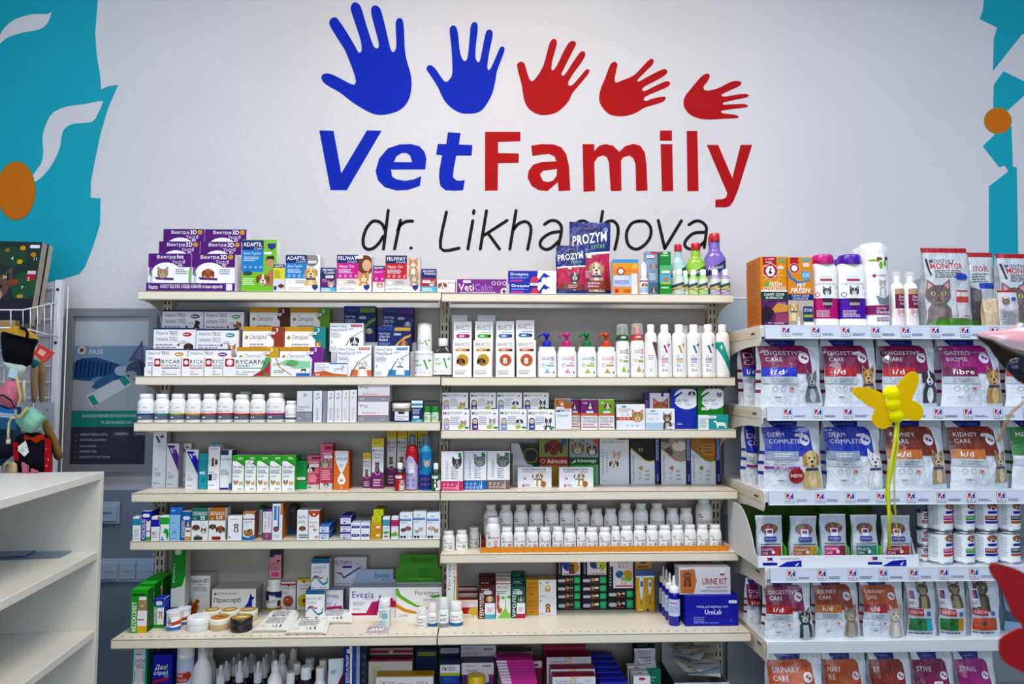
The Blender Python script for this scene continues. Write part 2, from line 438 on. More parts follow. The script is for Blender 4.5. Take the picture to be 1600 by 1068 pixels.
def bagfn(W,H,T,seed,taper=.25,lean=0.0,wob=1.0,bottom=1.0):
    """front surface of a filled bag, u 0..W, v 0..H; returns fn(u, v, lift)"""
    sd = seed*7.31
    def prof(v):
        t = v/H
        return T/2*(bottom*(1-.12*math.exp(-t*20)))*(1-max(0,(t-.35)/.65)**1.6*(1-taper*.3)) if True else 0
    def fn(u,v,l):
        a = 2*u/W-1; t = v/H
        env = (1-min(1,abs(a))**3.2)
        n = noise.noise(Vector((u*16,v*16,sd)))*.0065+noise.noise(Vector((u*42,v*30,sd+5)))*.0009
        edge = noise.noise(Vector((v*18,sd,a*.6)))*.006*wob
        x = (u-W/2)*(1-.05*math.sin(math.pi*t))+edge*abs(a)
        y = -prof(v)*(.5+.5*env)-n*env*wob-l+lean*v
        return (x,y,v)
    return fn,prof
def bag(name,label,lvl,px0,px1,pyt,pb=None,d=None,T=.07,col='dfe3ea',art=(),rz=0,group=None,cat='bag',gus=None,stk=None,
 key='film',on=None,z=None,lean=0.0,rx=0,taper=.25,seal='dfe3ea',wob=1.0,nu=18,nv=20,H=None,ry=0):
    s = Spot(lvl,px0,px1,pyt,pb,d,on,z); W = s.w-.001; H = H or s.h; seed = int(px0)+int(pyt)
    fn,prof = bagfn(W,H,T,seed,taper,lean,wob)
    y0 = s.Y+T/2
    e = empty(name,(s.x,y0+abs(math.sin(rz))*W/2,s.z),rz,rx); tag(e,label,cat,group); e.rotation_euler[1] = ry
    m = MB(); V = []; F = []
    for j in range(nv+1):
        for i in range(nu+1):V.append(fn(W*i/nu,H*j/nv,0))
    for j in range(nv):
        for i in range(nu):a = j*(nu+1)+i; F.append([a,a+1,a+nu+2,a+nu+1])
    m.add(V,F,col,key,True)
    # back face and side gussets
    B = []
    for j in range(nv+1):
        for i in range(nu+1):
            p = V[j*(nu+1)+i]; v = H*j/nv; a = 2*i/nu-1
            B.append((p[0],prof(v)*(.7+.3*(1-abs(a)**3))+lean*v,v))
    G = []; k = nu+1
    for j in range(nv):
        for i in range(nu):a = j*k+i; G.append([a,a+k,a+k+1,a+1])
    m.add(B,G,col,key,True)
    for side in (0,nu):
        vs = []; ff = []; cc = []
        for j in range(nv+1):
            a = V[j*k+side]; b = B[j*k+side]; sgn = -1 if side == 0 else 1
            mid = ((a[0]+b[0])/2-sgn*.012*min(1,prof(H*j/nv)/(T/2)),(a[1]+b[1])/2,a[2])
            vs += [a,mid,b]
            if j:
                q = (j-1)*3; f1 = [q,q+3,q+4,q+1]; f2 = [q+1,q+4,q+5,q+2]
                if side:f1.reverse(); f2.reverse()
                t = (j-.5)/nv; c = col
                if gus:
                    for a0,a1,gc in gus:
                        if a0 <= t < a1:c = gc
                ff += [f1,f2]; cc += [c,c]
        m.add(vs,ff,cc,key,False)
    m.add([V[i] for i in range(k)]+[B[i] for i in range(k)],[[i,i+k,i+k+1,i+1] for i in range(nu)],col,key)
    def onb(u,v,l):
        a = max(0,min(nu-1e-6,u/W*nu)); b = max(0,min(nv-1e-6,v/H*nv)); i,j = int(a),int(b); a -= i; b -= j; q = j*k+i; o = (V[q],V[q+1],V[q+k],V[q+k+1])
        x,y,z = (sum(c*w for c,w in zip(t,((1-a)*(1-b),a*(1-b),(1-a)*b,a*b))) for t in zip(*o)); return (x,y-l-.0018,z)
    put_art(m,art,W,H,onb,key,.00012,[W*i/nu for i in range(1,nu)],[H*i/nv for i in range(1,nv)],seed)
    m.build('pouch',e)
    # pressed seal along the top
    m = MB(); top = V[-k:]; r = random.Random(seed)
    pts = [top[i] for i in range(k)]
    vs = []
    for i,p in enumerate(pts):
        yb = B[-k:][i][1]
        vs += [(p[0],p[1],p[2]),(p[0],(p[1]+yb)/2-.001,p[2]+.006),(p[0],(p[1]+yb)/2+.001,p[2]+.006),(p[0],yb,p[2])]
    ff = []
    for i in range(k-1):q = i*4; ff += [[q,q+4,q+5,q+1],[q+1,q+5,q+6,q+2],[q+2,q+6,q+7,q+3]]
    m.add(vs,ff,seal,key); m.build('top_seal',e)
    if stk:
        x,y,zz = fn(stk[0]*W,stk[1]*H,.003); sticker(e,x,zz,y-.0006)
    s.ob = e; s.top = s.z+H
    return s

def can(name,label,lvl,px0,px1,pyt,pb=None,d=None,art=(),on=None,z=None,group=None,col='eef1f6',cat='can',shift=0):
    s = Spot(lvl,px0,px1,pyt,pb,d,on,z); R = s.w/2-.0005; H = s.h
    e = empty(name,(s.x,s.Y+R,s.z)); tag(e,label,cat,group)
    m = MB(); m.lathe([(R*.93,0),(R*.99,.002),(R,.004),(R*.975,.007),(R*.975,H-.007),(R,H-.004),(R*.99,H-.001),(R*.93,H-.001),(R*.92,H-.004)],'b9bcc0','metal'); m.build('tin',e)
    wrap_label('label',e,R*.975,.008,H-.008,art,col=col,seed=int(px0))
    s.top = s.z+H; s.ob = e
    return s

def card_sheet(mb,pts,th,col,key='card'):
    """thin folded sheet given by a strip of point pairs"""
    vs = []; ff = []
    for a,b in pts:vs += [a,b]
    for i in range(len(pts)-1):ff.append([2*i,2*i+1,2*i+3,2*i+2])
    mb.add(vs,ff,col,key)

# ---------------------------------------------------------------- room
def room():
    x0,x1,y0 = -4.2,4.2,-4.2
    def slab(name,a,b,c,d,e_,f,col,key='wall'):
        m = MB(); m.box(a,b,c,d,e_,f,col,key,.002); return struct(m.build(name))
    slab('floor',x0,x1,y0,YW+.1,-.05,0,'6c6966','laminate')
    slab('ceiling',x0,x1,y0,YW+.1,CEIL,CEIL+.1,'dcdcdc')
    slab('wall_left',x0-.1,x0,y0,YW+.1,0,CEIL,'c9cdd6'); slab('wall_right',x1,x1+.1,y0,YW+.1,0,CEIL,'c9cdd6')
    # wall behind the camera with a shop window opening
    m = MB()
    for a,b,c,d in ((x0,-2.4,0,CEIL),(3.0,x1,0,CEIL),(-2.4,3.0,0,.6),(-2.4,3.0,2.8,CEIL)):m.box(a,b,y0-.1,y0,c,d,'c9cdd6','wall',.002)
    struct(m.build('wall_front'))
    m = MB()
    for a,b in ((-2.4,-2.34),(-.63,-.57),(1.17,1.23),(2.94,3.0)):m.box(a,b,y0-.07,y0-.01,.6,2.8,'e8e8e8','paint')
    m.box(-2.4,3.0,y0-.07,y0-.01,.6,.66,'e8e8e8','paint'); m.box(-2.4,3.0,y0-.07,y0-.01,2.74,2.8,'e8e8e8','paint')
    w = struct(m.build('window_1'))
    m = MB(); m.box(-2.34,2.94,y0-.045,y0-.04,.66,2.74,'101418','glass'); m.build('pane',w)
    wall = slab('wall_back',x0,x1,YW,YW+.1,0,CEIL,'cccacd')
    for i,(x,y) in enumerate(LAMPS):
        e = empty('ceiling_light',(x,y,CEIL)); tag(e,'flat ceiling light panel, '+('cool white, ' if x*x > 1 else 'warm white, ')+('near the mural wall' if y > 0 else 'near the shop window')+(', on the poster side' if x < -1 else ', on the pet food side' if x > 1 else ', centred'),'ceiling light','ceiling light panels')
        m = MB(); m.box(-.62,.62,-.32,.32,-.025,0,'e8e8e8','paint'); m.build('frame',e)
        m = MB(); m.box(-.58,.58,-.28,.28,-.029,-.0255,'fff','glow'); m.build('diffuser',e)
    return wall
WALL = room()

# painted mural and logo on the back wall
def wp(px,py,y=YW):
    p = P(px,py,y); return (p.x,p.z)
def smooth(pts,n=3):
    out = []; N = len(pts)
    for i in range(N):
        p0,p1,p2,p3 = (Vector(pts[(i+k) % N]) for k in (-1,0,1,2))
        for j in range(n):
            t = j/n; out.append(tuple(.5*((2*p1)+(-p0+p2)*t+(2*p0-5*p1+4*p2-p3)*t*t+(-p0+3*p1-3*p2+p3)*t*t*t)))
    return out
def mural(name,polys,col,depth=.0008,key='wall',lay=0,holes=None):
    m = MB()
    for i,pts in enumerate(polys):
        q = [wp(*p) for p in pts]
        if holes and i in holes:
            hq = [wp(*p) for p in holes[i]]; al = q+hq
            tri = tessellate_polygon([[Vector((a,b,0)) for a,b in q],[Vector((a,b,0)) for a,b in hq]])
            m.add([(a,YW-depth-lay*.0003,b) for a,b in al],[list(t) for t in tri],col,key)
        else:m.prism(q,YW-depth-lay*.0003,YW,col,key)
    return m.build(name,WALL)
def Z(s,ox,oy,k):
    n = [float(t) for t in s.replace(',',' ').split()]
    return [(ox+n[i]/k,oy+n[i+1]/k) for i in range(0,len(n),2)]
TEAL,ORG,PALE = '28a8ba','d07c24','cccacd'
t = Z('390,-10 378,130 385,220 398,300 402,355',0,0,2.543)+Z('430,343 470,337',0,0,2.543)+Z('430,430 400,530 375,650 362,720 360,785 400,788 398,890 370,980 335,1068',0,0,2.543)+[(132,418),(124,428),(97,436),(40,450),(-70,470),(-70,-10)]
mural('painted_teal_field',[t],TEAL)
t = [Z('248,-10 243,40 230,75 300,110 287,150 283,282 400,135 500,160 500,-10',1440,0,2.5427),Z('325,283 287,335 283,440 335,445 407,380 480,330 407,323',1440,0,2.5427),
 Z('300,525 242,580 308,665 330,658 345,680 267,740 267,1130 385,1130 378,665 362,662 357,500',1440,0,2.5427)]
mural('painted_teal_field',t,TEAL)
mural('painted_leaf',[smooth(Z('205,48 190,57 130,57 60,78 20,110 0,140 -30,170 -30,200 0,175 30,150 90,130 155,118 190,92',0,0,2.543),2)],PALE,lay=2)
mural('painted_leaf',[smooth(Z('400,402 330,415 270,423 215,445 185,490 170,545 173,600 165,650 133,695 140,722 180,690 215,640 240,580 250,520 290,492 365,485 390,450 408,408',0,0,2.543),2)],PALE,lay=2)
mural('painted_orange_dot',[ell(25.5,298,30.5,46,40)],'9a7a20',lay=3); mural('painted_orange_dot',[ell(25.5,298,29,44.5,40)],ORG,lay=4)
mural('painted_orange_dot',[ell(1558.8,188.8,21.5,20.5,36)],'b08a30',lay=3); mural('painted_orange_dot',[ell(1558.8,188.8,19.5,18.5,36)],ORG,lay=4)
BLUE,RED = '0438b8','b01c22'
H1 = '105,560 130,541 175,545 240,575 310,612 345,622 357,600 350,560 330,500 280,375 240,310 175,205 162,165 175,138 200,128 225,140 290,235 350,335 378,385 398,378 400,340 385,270 335,120 320,65 330,30 352,17 385,35 405,80 440,200 470,290 490,340 512,357 527,340 520,290 490,180 470,90 478,50 503,40 530,55 550,100 580,220 610,350 630,383 652,360 655,300 650,190 655,150 678,132 702,150 712,220 720,380 740,470 760,540 768,610 758,700 725,770 670,815 600,838 540,845 480,835 410,800 330,750 240,680 160,635 115,600'
H2 = '877,500 893,480 920,485 950,515 990,575 1020,602 1045,585 1065,550 1067,480 1060,350 1047,230 1055,198 1073,187 1095,200 1110,250 1118,340 1128,400 1145,440 1162,448 1178,425 1190,330 1200,210 1212,172 1232,163 1250,175 1254,220 1240,340 1238,420 1252,455 1270,445 1290,350 1308,260 1322,225 1345,218 1362,235 1362,275 1340,380 1325,480 1332,513 1350,500 1385,425 1410,365 1428,343 1448,348 1450,375 1425,445 1395,525 1385,590 1360,690 1310,780 1260,825 1190,836 1120,828 1050,785 1000,725 960,640 910,560 882,520'
H3 = '70,400 78,382 97,377 115,388 128,430 145,480 162,495 185,475 215,430 235,385 255,310 270,260 285,240 302,238 313,258 305,300 285,370 280,420 290,428 315,395 355,310 385,262 405,250 425,255 428,275 405,320 355,420 340,450 350,462 368,445 410,380 445,330 465,313 482,318 485,340 460,385 415,445 385,495 382,515 395,522 415,510 455,465 485,430 500,421 512,430 505,450 465,500 410,565 385,615 345,660 300,690 235,702 180,690 135,655 112,605 98,520 80,450'
H4 = '570,590 580,540 605,480 635,400 650,382 668,378 682,392 675,430 665,480 672,503 710,490 780,460 840,400 875,365 893,358 903,370 895,395 860,430 815,475 803,492 815,496 870,465 940,430 970,421 985,432 980,452 930,485 860,520 835,540 835,552 855,552 920,520 970,498 995,496 1003,510 990,528 930,555 860,585 843,605 855,615 900,600 950,590 970,590 975,603 950,625 850,655 800,685 750,703 690,709 630,695 590,655 573,620'
H5 = '1085,620 1095,585 1130,540 1180,480 1210,455 1232,448 1245,465 1232,495 1208,525 1210,545 1230,552 1290,540 1370,500 1415,494 1437,503 1425,525 1370,550 1320,575 1320,586 1345,588 1420,575 1465,573 1483,582 1465,595 1400,608 1330,625 1330,638 1370,636 1450,634 1478,645 1460,655 1380,665 1320,675 1315,685 1335,692 1400,700 1420,712 1410,720 1330,724 1240,729 1170,720 1120,695 1090,655'
for hnd in (H1,H2):mural('painted_blue_hand',[smooth(Z(hnd,480,0,4.706))],BLUE)
for hnd in (H3,H4,H5):mural('painted_red_hand',[smooth(Z(hnd,790,0,3.902))],RED)
A_,B_ = (480,180,4.444),(820,180,4.211)
mural('painted_blue_lettering',[Z('84,105 183,108 237,403 415,105 517,107 275,520 162,520',*A_),
 smooth(Z('820,376 828,300 815,255 780,215 720,200 640,203 560,230 500,300 475,385 490,450 540,500 620,522 700,518 783,490 792,422 740,445 680,455 620,445 590,425 582,377',*A_),1),
 Z('895,273 907,199 965,200 977,118 1066,124 1053,203 1148,207 1141,280 1035,280 1018,370 1012,430 1035,452 1060,455 1094,450 1083,520 1020,524 960,520 925,490 915,430 918,380 937,278',*A_)],BLUE,
 holes={1:Z('602,325 620,285 655,262 690,262 715,280 730,326',*A_)})
mural('painted_red_lettering',[Z('1235,115 1480,115 1480,180 1325,185 1325,262 1470,265 1468,330 1325,333 1323,522 1234,523',*A_),
 Z('42,200 110,190 190,192 240,210 272,255 290,330 300,495 222,498 217,440 150,498 90,492 45,465 18,410 25,365 55,325 110,308 207,303 195,270 160,255 110,258 50,268',*B_),
 Z('380,190 457,190 457,235 490,200 530,190 580,200 622,240 660,203 715,188 760,200 790,245 800,320 808,495 732,498 728,320 715,285 690,265 650,275 633,298 636,497 565,498 553,310 540,275 515,264 480,275 457,310 462,498 386,503',*B_),
 Z('890,100 968,100 968,168 888,168',*B_),Z('893,190 970,190 976,498 902,500',*B_),Z('1065,104 1135,103 1143,498 1070,500',*B_),
 Z('1197,195 1272,195 1365,413 1420,195 1496,195 1400,500 1370,570 1345,600 1320,606 1253,605 1254,555 1300,552 1325,540 1332,512',*B_)],RED,
 holes={1:Z('100,390 120,365 212,353 208,400 185,430 150,440 118,430',*B_)})
def strokes(lines,wpx,col):
    m = MB(); hw = wpx/2*YW/F_PX
    for ln,(ox,oy,k) in lines:
        pts = Z(ln,ox,oy,k)
        if len(pts) > 2:
            q = []
            for i in range(len(pts)-1):
                p0,p1,p2,p3 = (Vector(pts[max(0,min(len(pts)-1,i+t))]) for t in (-1,0,1,2))
                for j in range(4):
                    t = j/4; q.append(tuple(.5*((2*p1)+(-p0+p2)*t+(2*p0-5*p1+4*p2-p3)*t*t+(-p0+3*p1-3*p2+p3)*t*t*t)))
            pts = q+[pts[-1]]
        w = [Vector(wp(*p)) for p in pts]; L = []; Rr = []
        for i,p in enumerate(w):
            t = (w[min(i+1,len(w)-1)]-w[max(i-1,0)]).normalized(); n = Vector((-t.y,t.x))*hw; L.append(p+n); Rr.append(p-n)
        vs = [(a.x,YW-.001,a.y) for a in L]+[(a.x,YW-.001,a.y) for a in Rr]; k2 = len(w)
        m.add(vs,[[i,i+1,k2+i+1,k2+i] for i in range(k2-1)],col,'wall')
        for p in (w[0],w[-1]):m.add([(p.x+hw*math.cos(a*.785),YW-.0011,p.y+hw*math.sin(a*.785)) for a in range(8)],[list(range(8))],col,'wall')
    return m.build('painted_black_lettering',WALL)
strokes([('541,800 520,755 485,735 450,740 412,785 390,850 392,905 420,930 460,922 500,885 528,840',A_),('563,660 530,928',A_),
 ('648,728 607,928',A_),('628,800 650,760 690,737 732,735',A_),('721,921 722,921',A_),('967,672 926,922 1055,922',A_),
 ('1150,732 1116,928',A_),('1158,662 1155,682',A_),('1245,663 1202,928',A_),('1388,730 1225,835',A_),('1258,822 1335,928',A_),
 ('1450,662 1407,928',A_),('1428,800 1465,755 1515,738 1548,765 1552,820 1530,930',A_),
 ('130,718 165,695 205,695 236,722 240,770 215,882',B_),('236,765 170,775 115,812 100,852 128,880 170,875 220,830',B_),
 ('425,715 385,695 340,710 310,770 310,840 340,880 400,870',B_),('512,632 472,882',B_),('490,760 530,708 578,695 610,728 612,790 592,882',B_),
 ('748,696 705,710 675,755 668,800 680,850 715,878 755,875 800,840 828,790 826,735 795,700 748,696',B_),('878,692 920,876',B_),('920,876 1030,694',B_),
 ('1080,720 1120,697 1160,700 1192,732 1192,780 1180,870',B_),('1188,770 1115,775 1065,815 1052,855 1085,880 1135,872 1185,828',B_)],5.0,'141414')
# dado joint right of shelving; darker left panel is painted-in wall shade; wall plates
for nm,a,b,py,c in (('trim_1',XR+.02,4.2,467,'b2bec8'),('painted_shade_panel',-4.2,XL+.03,760,'848f9e')):
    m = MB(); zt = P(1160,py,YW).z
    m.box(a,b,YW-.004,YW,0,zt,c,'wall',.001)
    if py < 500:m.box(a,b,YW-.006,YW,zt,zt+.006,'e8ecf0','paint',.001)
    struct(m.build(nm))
def plate(name,label,cat,x0,y0,x1,y1,cells,col,group=None):
    a,b = P(x0,y1,YW-.006),P(x1,y0,YW-.006); e = empty(name,(a.x,YW-.006,a.z)); W,H = b.x-a.x,b.z-a.z; tag(e,label,cat,group)
    m = MB(); m.box(0,W,-.008,0,0,H,col,'plastic',.002); m.build('frame',e)
    n = cells
    for i in range(n):
        m = MB(); g = .006; cw = (W-g*(n+1))/n; x = g+i*(cw+g)
        m.box(x,x+cw,-.014,-.008,H*.14,H*.86,col,'plastic',.002); m.box(x+cw*.2,x+cw*.8,-.016,-.014,H*.48,H*.56,'6f87a3' if n == 1 else col,'plastic',.0006); m.build('rocker' if n == 1 else 'socket_cover',e)
plate('light_switch','pale blue grey wall switch plate beside the white open bookcase','switch',146,783,189,818,1,'b4c6da')
plate('socket_strip','blue grey strip of covered wall sockets below the switch','socket',100,871,246,909,5,'b4c6da')

# ---------------------------------------------------------------- wall shelving
CREAM = 'ece3d0'
def gondola_back():
    m = MB()
    for x in (XL+.02,XM,XR-.02):
        e = empty('shelf_upright',(x,YP,0))
        tag(e,{0:'cream slotted steel upright at the left end of the shelving',1:'slotted steel upright between the two shelving bays',2:'cream slotted steel upright at the right end of the shelving'}[0 if x < -1 else 1 if x < 0 else 2],'upright')
        ztop = P(687,457,YF).z+.02
        m = MB(); m.box(-.016,.016,-.02,.03,0,ztop,'d8cfbc','paint',.001); m.build('post',e)
        m = MB()
        z = .1
        while z < ztop-.03:
            for q in (-.007,.007):m.box(q-.0022,q+.0022,-.0206,-.0195,z,z+.018,'141210','matte',.0001)
            z += .03
        m.build('groove_pattern',e)
    for a,b,nm in ((XL+.04,XM-.018,0),(XM+.018,XR-.04,1)):
        m = MB(); z0 = .1; top = P(687,470,YF).z; n = 5
        for i in range(n):m.box(a,b,YP+.002,YP+.012,z0+(top-z0)*i/n+.001,z0+(top-z0)*(i+1)/n-.001,'a8a39b','paint',.001)
        tag(m.build('shelf_back_panel'),('beige steel back panel behind the medicine shelves under the blue lettering','beige steel back panel behind the shelves under the red lettering')[nm],'back panel')
gondola_back()
def bracket(e,x,yf,yb,drop,th=.03,col=CREAM,flip=1):
    m = MB(); L = yb-yf
    pts = [(yf+.004,-.002),(yf+.004,-th)]
    for i in range(9):
        a = i/8*math.pi/2; pts.append((yf+.03+(L-.04)*math.sin(a),-th-(drop-th)*(1-math.cos(a))))
    pts += [(yb,-drop),(yb,-.002)]
    m.prism(pts,x-.0015,x+.0015,col,'paint','x'); m.build('bracket',e)
def shelf(name,label,x0,x1,key,yb=YP,th=.029,drop=.085,dots=False,col=CREAM):
    z,yf = LV[key]; x0 += .002; x1 -= .002
    e = empty(name,((x0+x1)/2,yf,z)); tag(e,label,'shelf','cream wall shelves'); ox = (x0+x1)/2
    m = MB(); a,b = x0-ox,x1-ox
    m.box(a,b,0,yb-yf,-.004,-.0002,col,'paint',.001)
    m.prism([(0.0,0),(.0,-th+.003),(.003,-th),(.012,-th),(.012,-.004),(.003,0)],a,b,col,'paint','x')
    m.box(a+.02,b-.02,.02,yb-yf-.01,-.016,-.004,'c9bfa9','paint',.001)
    for x in (a+.003,b-.003):bracket(e,x,0,yb-yf-.022,drop,th)
    n = int((b-a)/.028)
    for i in range(n):
        x = a+.02+i*.028
        if dots:m.box(x,x+.007,.02,.0225,0,.0004,'3a3630','matte',.0001)
        else:m.box(x,x+.006,.016,.018,0,.0003,'8a8272','matte',.0001)
    m.build('board',e)
    return e
NM = {'1L':'topmost cream shelf of the bay under the blue lettering','1R':'topmost cream shelf of the bay under the red lettering','2L':'second cream shelf with flat tablet boxes in three tiers','2R':'second cream shelf with shampoo and pump bottles',
 '3L':'third cream shelf with a row of white vitamin bottles','3R':'third cream shelf with small tablet boxes and two tall blue and green boxes','4L':'fourth cream shelf with green topped ear drop boxes','4R':'fourth cream shelf with spot-on boxes showing cat faces',
 '5L':'fifth cream shelf with small dropper cartons','5R':'fifth cream shelf carrying the orange edged tray of white jars'}
for k in ('1L','2L','3L','4L','5L'):shelf('wall_shelf',NM[k],XL,XM,k)
for k in ('1R','2R','3R','4R','5R'):shelf('wall_shelf',NM[k],XM,XR,k)
shelf('wall_shelf','deep cream lower shelf with round tins and sachets',XL,XM,'6L',dots=True,drop=.12)
shelf('wall_shelf','deep cream lower shelf with the blue kit box and blue bottles',XM,XR,'6R',dots=True,drop=.12)
shelf('wall_shelf','cream base shelf under the deep shelf with dropper bottles',XL,XM,'7L',drop=.12)
shelf('wall_shelf','cream base shelf under the deep shelf with crimson cartons',XM,XR,'7R',drop=.12)
# ---------------------------------------------------------------- right-hand deeper rack with price rails
WHT = 'd6dde9'
LOGO = [('r',0,0,1,1,'98a2b8'),('r',.06,.06,.94,.94,'e4e8f1'),('r',.15,.4,.5,.9,'c8323c'),('p',[(.5,.4),(.88,.4),(.88,.9),(.62,.9),(.5,.7)],'1c3aa0'),
 ('p',[(.2,.42),(.3,.42),(.8,.9),(.66,.9)],'f0f2f8'),('p',[(.6,.42),(.66,.42),(.66,.62),(.6,.62)],'f0f2f8'),('t',.12,.1,.9,.34,"Hill's",'20243a','b')]
def rail_art(W,H,xs):
    a = [('r',0,0,1,.08,'f6f8fc'),('r',0,.9,1,1,'cdd3de')]; s = H*.74/W
    for x in xs:
        a += [('sub',x,.13,x+s*.95,.87,LOGO),('L',x+s*1.15,.22,x+s*2.6,.42,2,'5a6f9a')]
    return a
def rack_shelf(key,label,logos=True):
    z,yf = LV[key]; x0,x1 = XR+.012,2.35; ox = (x0+x1)/2; yb = YP-yf
    e = empty('rack_shelf',(ox,yf,z)); tag(e,label,'shelf','white rack shelves with price rails')
    m = MB(); a,b = x0-ox,x1-ox
    m.box(a,b,.0,yb,-.004,-.0002,'dfe2e6','paint',.001); m.box(a,b,.0,.012,-.036,-.004,'d5d9e0','paint',.002); m.box(a+.02,b,.03,yb-.01,-.018,-.004,'b9bcc2','paint',.001)
    m.build('board',e)
    m = MB()
    pts = [(.0,-.002),(-.004,-.008),(-.002,-.05),(.006,-.062),(.05,-.062)]
    for i in range(9):
        t = i/8*math.pi/2; pts.append((.06+(yb-.1)*math.sin(t),-.062-.07*(1-math.cos(t))))
    pts += [(yb,-.14),(yb,-.002)]
    m.prism(pts,a-.0015,a+.002,'ded8cc','paint','x'); m.prism([(.02,-.012),(.02,-.036),(yb-.05,-.036),(yb-.05,-.012)],a-.003,a-.0015,'d9cdb6','paint','x')
    m.prism([(.07,-.02),(.07,-.026),(.04,-.026),(.04,-.02)],a-.0036,a-.003,'3a3630','matte','x')
    m.build('bracket',e)
    if logos:
        m = MB(); H = .041; x0r = a+.012; W = b-x0r
        pts = [(-.004,.0),(-.009,.001),(-.012,-H),(-.006,-H-.002),(-.002,-H)]
        m.prism(pts,x0r,b,WHT,'gloss','x')
        xs = [(0.048+.0936*i)/W for i in range(15)]
        put_art(m,rail_art(W,H,xs),W,H,lambda u,v,l:(x0r+u,-.012-l+.003*v/H-.0001,-H+v),'card')
        m.build('price_rail',e)
    return e
rack_shelf('g1','top rack shelf with orange powder boxes and litter deodorisers'); rack_shelf('g2','rack shelf with crimson labelled dog food bags')
rack_shelf('g3','rack shelf with blue and brown labelled dog food bags'); rack_shelf('g4','rack shelf with pouch tray and stacked cans')
rack_shelf('g5','plain fronted rack shelf with small cat food bags',False); rack_shelf('g6','bottom rack shelf cut off by the frame',False)
m = MB(); m.box(XR+.02,2.35,YP+.002,YP+.012,.1,LV['g1'][0]-.005,'a9adb4','paint',.001)
tag(m.build('rack_back_panel'),'grey back panel of the pet food rack','back panel')

# ---------------------------------------------------------------- shelf 1, bay under the blue lettering
def vectra(d,fen=False):
    g = '5a1a78'
    a = [('r',0,0,1,.58,'f4f2f6'),('r',0,.58,1,1,g),('c',.42,.42,.34,.24,'f4f2f6'),('p',[(.02,.3),(.02,.58),(.14,.58),(.08,.45)],'8a4aa8'),('p',[(.15,.28),(.6,.25),(.6,.18),(.2,.2)],g),
 ('pet',)+d+((None,) if 0 else ()),('t',.2,.82,.63,.95,'Вектра','fff',''),('t',.66,.83,.82,.97,'3D' if not fen else 'Фенiс','fff','B'),('t',.56,.69,.84,.81,'Vectra','e8d8f0',''),
 ('r',.82,.7,.86,.81,'a8a8b8'),('t',.7,.6,.8,.69,'3D' if not fen else 'Felis','fff','b'),('L',.64,.36,.92,.54,3,'8a8a98'),('dots',.2,.85,.07,.035,6,'fff')]
    if fen:a += [('r',0,0,1,.07,'7cc860'),('p',[(.95,.1),(1,.1),(1,.6),(.95,.5)],'7cc860')]
    else:a += [('r',0,0,1,.03,g),('c',.9,.9,.06,.06,'d8a030' if d[0] == 'd' else '2a5ab0')]
    a += [('R',.05,.05,.11,.3,'c8ccd8'),('p',[(.05,.3),(.11,.3),(.09,.5),(.07,.5)],'50a860')]
    return a
VX = dict(group='purple and white spot-on boxes',dep=.045)
VC = {'f':'5a1a78','s':'ece6f0','t':'6a2a86','b':'ece6f0'}
def vbox(label,px0,px1,pyt,d,z,pet,fen=False):
    return carton('spot_on_box',label,'1L',px0,px1,pyt,d=d,z=z,col=VC,art=vectra(pet,fen),h=.108,**VX)
z1 = LV['1L'][0]
e = Spot('1L',228,367,442,d=.004)
ce = empty('counter_display',(e.x,e.Y,z1)); tag(ce,'purple stepped cardboard counter display holding six spot-on boxes','display stand')
m = MB(); W = e.w; m.box(-W/2,W/2,0,.0015,0,.027,'5a1a78'); put_art(m,[('t',.03,.25,.13,.75,'Vectra','fff','bi'),('t',.16,.25,.86,.8,'ЗАХИСТ ВІД БЛІХ, КЛІЩІВ, КОМАРІВ та інших паразитів!','fff','b'),('R',.9,.1,.97,.9,'e8e4ee',.1)],W,.027,lambda u,v,l:(u-W/2,-.0001-l,v)); m.build('front_strip',ce)
for nm,a0,a1,zz in (('step',.002,.058,.016),('step',.059,.112,.068),('step',.113,.166,.122)):
    m = MB(); m.box(-W/2+.001,W/2+.03*(a0 > .05),a0,a1,0,zz,{'f':'d8d0e0','s':'d8d0e0'}); m.build(nm,ce)
for sx in (-W/2-.001,W/2):
    m = MB(); m.prism([(.0,0),(.0,.027),(.05,.08),(.166,.16),(.166,0)],sx,sx+.001,'e4dcea','card','x'); m.build('side_panel',ce)
ce.rotation_euler[2] = 0
vbox('purple spot-on box with a tabby cat and green edge, front of the display',231.5,298.6,391,.006,z1+.0165,('c',.34,.38,.13,('a08068','c8b090','554')),True)
vbox('purple spot-on box with a brown dachshund and orange dot, front of the display',299.6,367,392,.006,z1+.0165,('d',.38,.38,.13,('a8602c','b87038','7a4420')))
vbox('purple spot-on box with a black and white collie, middle step of the display',248,312,366,.062,z1+.0685,('d',.4,.42,.11,('222','f4f4f4','181818')))
vbox('purple spot-on box with a brown and white terrier, middle step of the display',313,377,367,.062,z1+.0685,('d',.42,.42,.12,('7a3c20','f4f0ec','5a2c18')))
vbox('purple spot-on box with a bernese dog, top step of the display',255,319,338,.116,z1+.1225,('d',.4,.42,.11,('181818','f0f0f0','111')))
vbox('purple spot-on box with a golden puppy, top step of the display',320,385,340,.116,z1+.1225,('d',.4,.42,.13,('b87838','c89050','8a5424')))

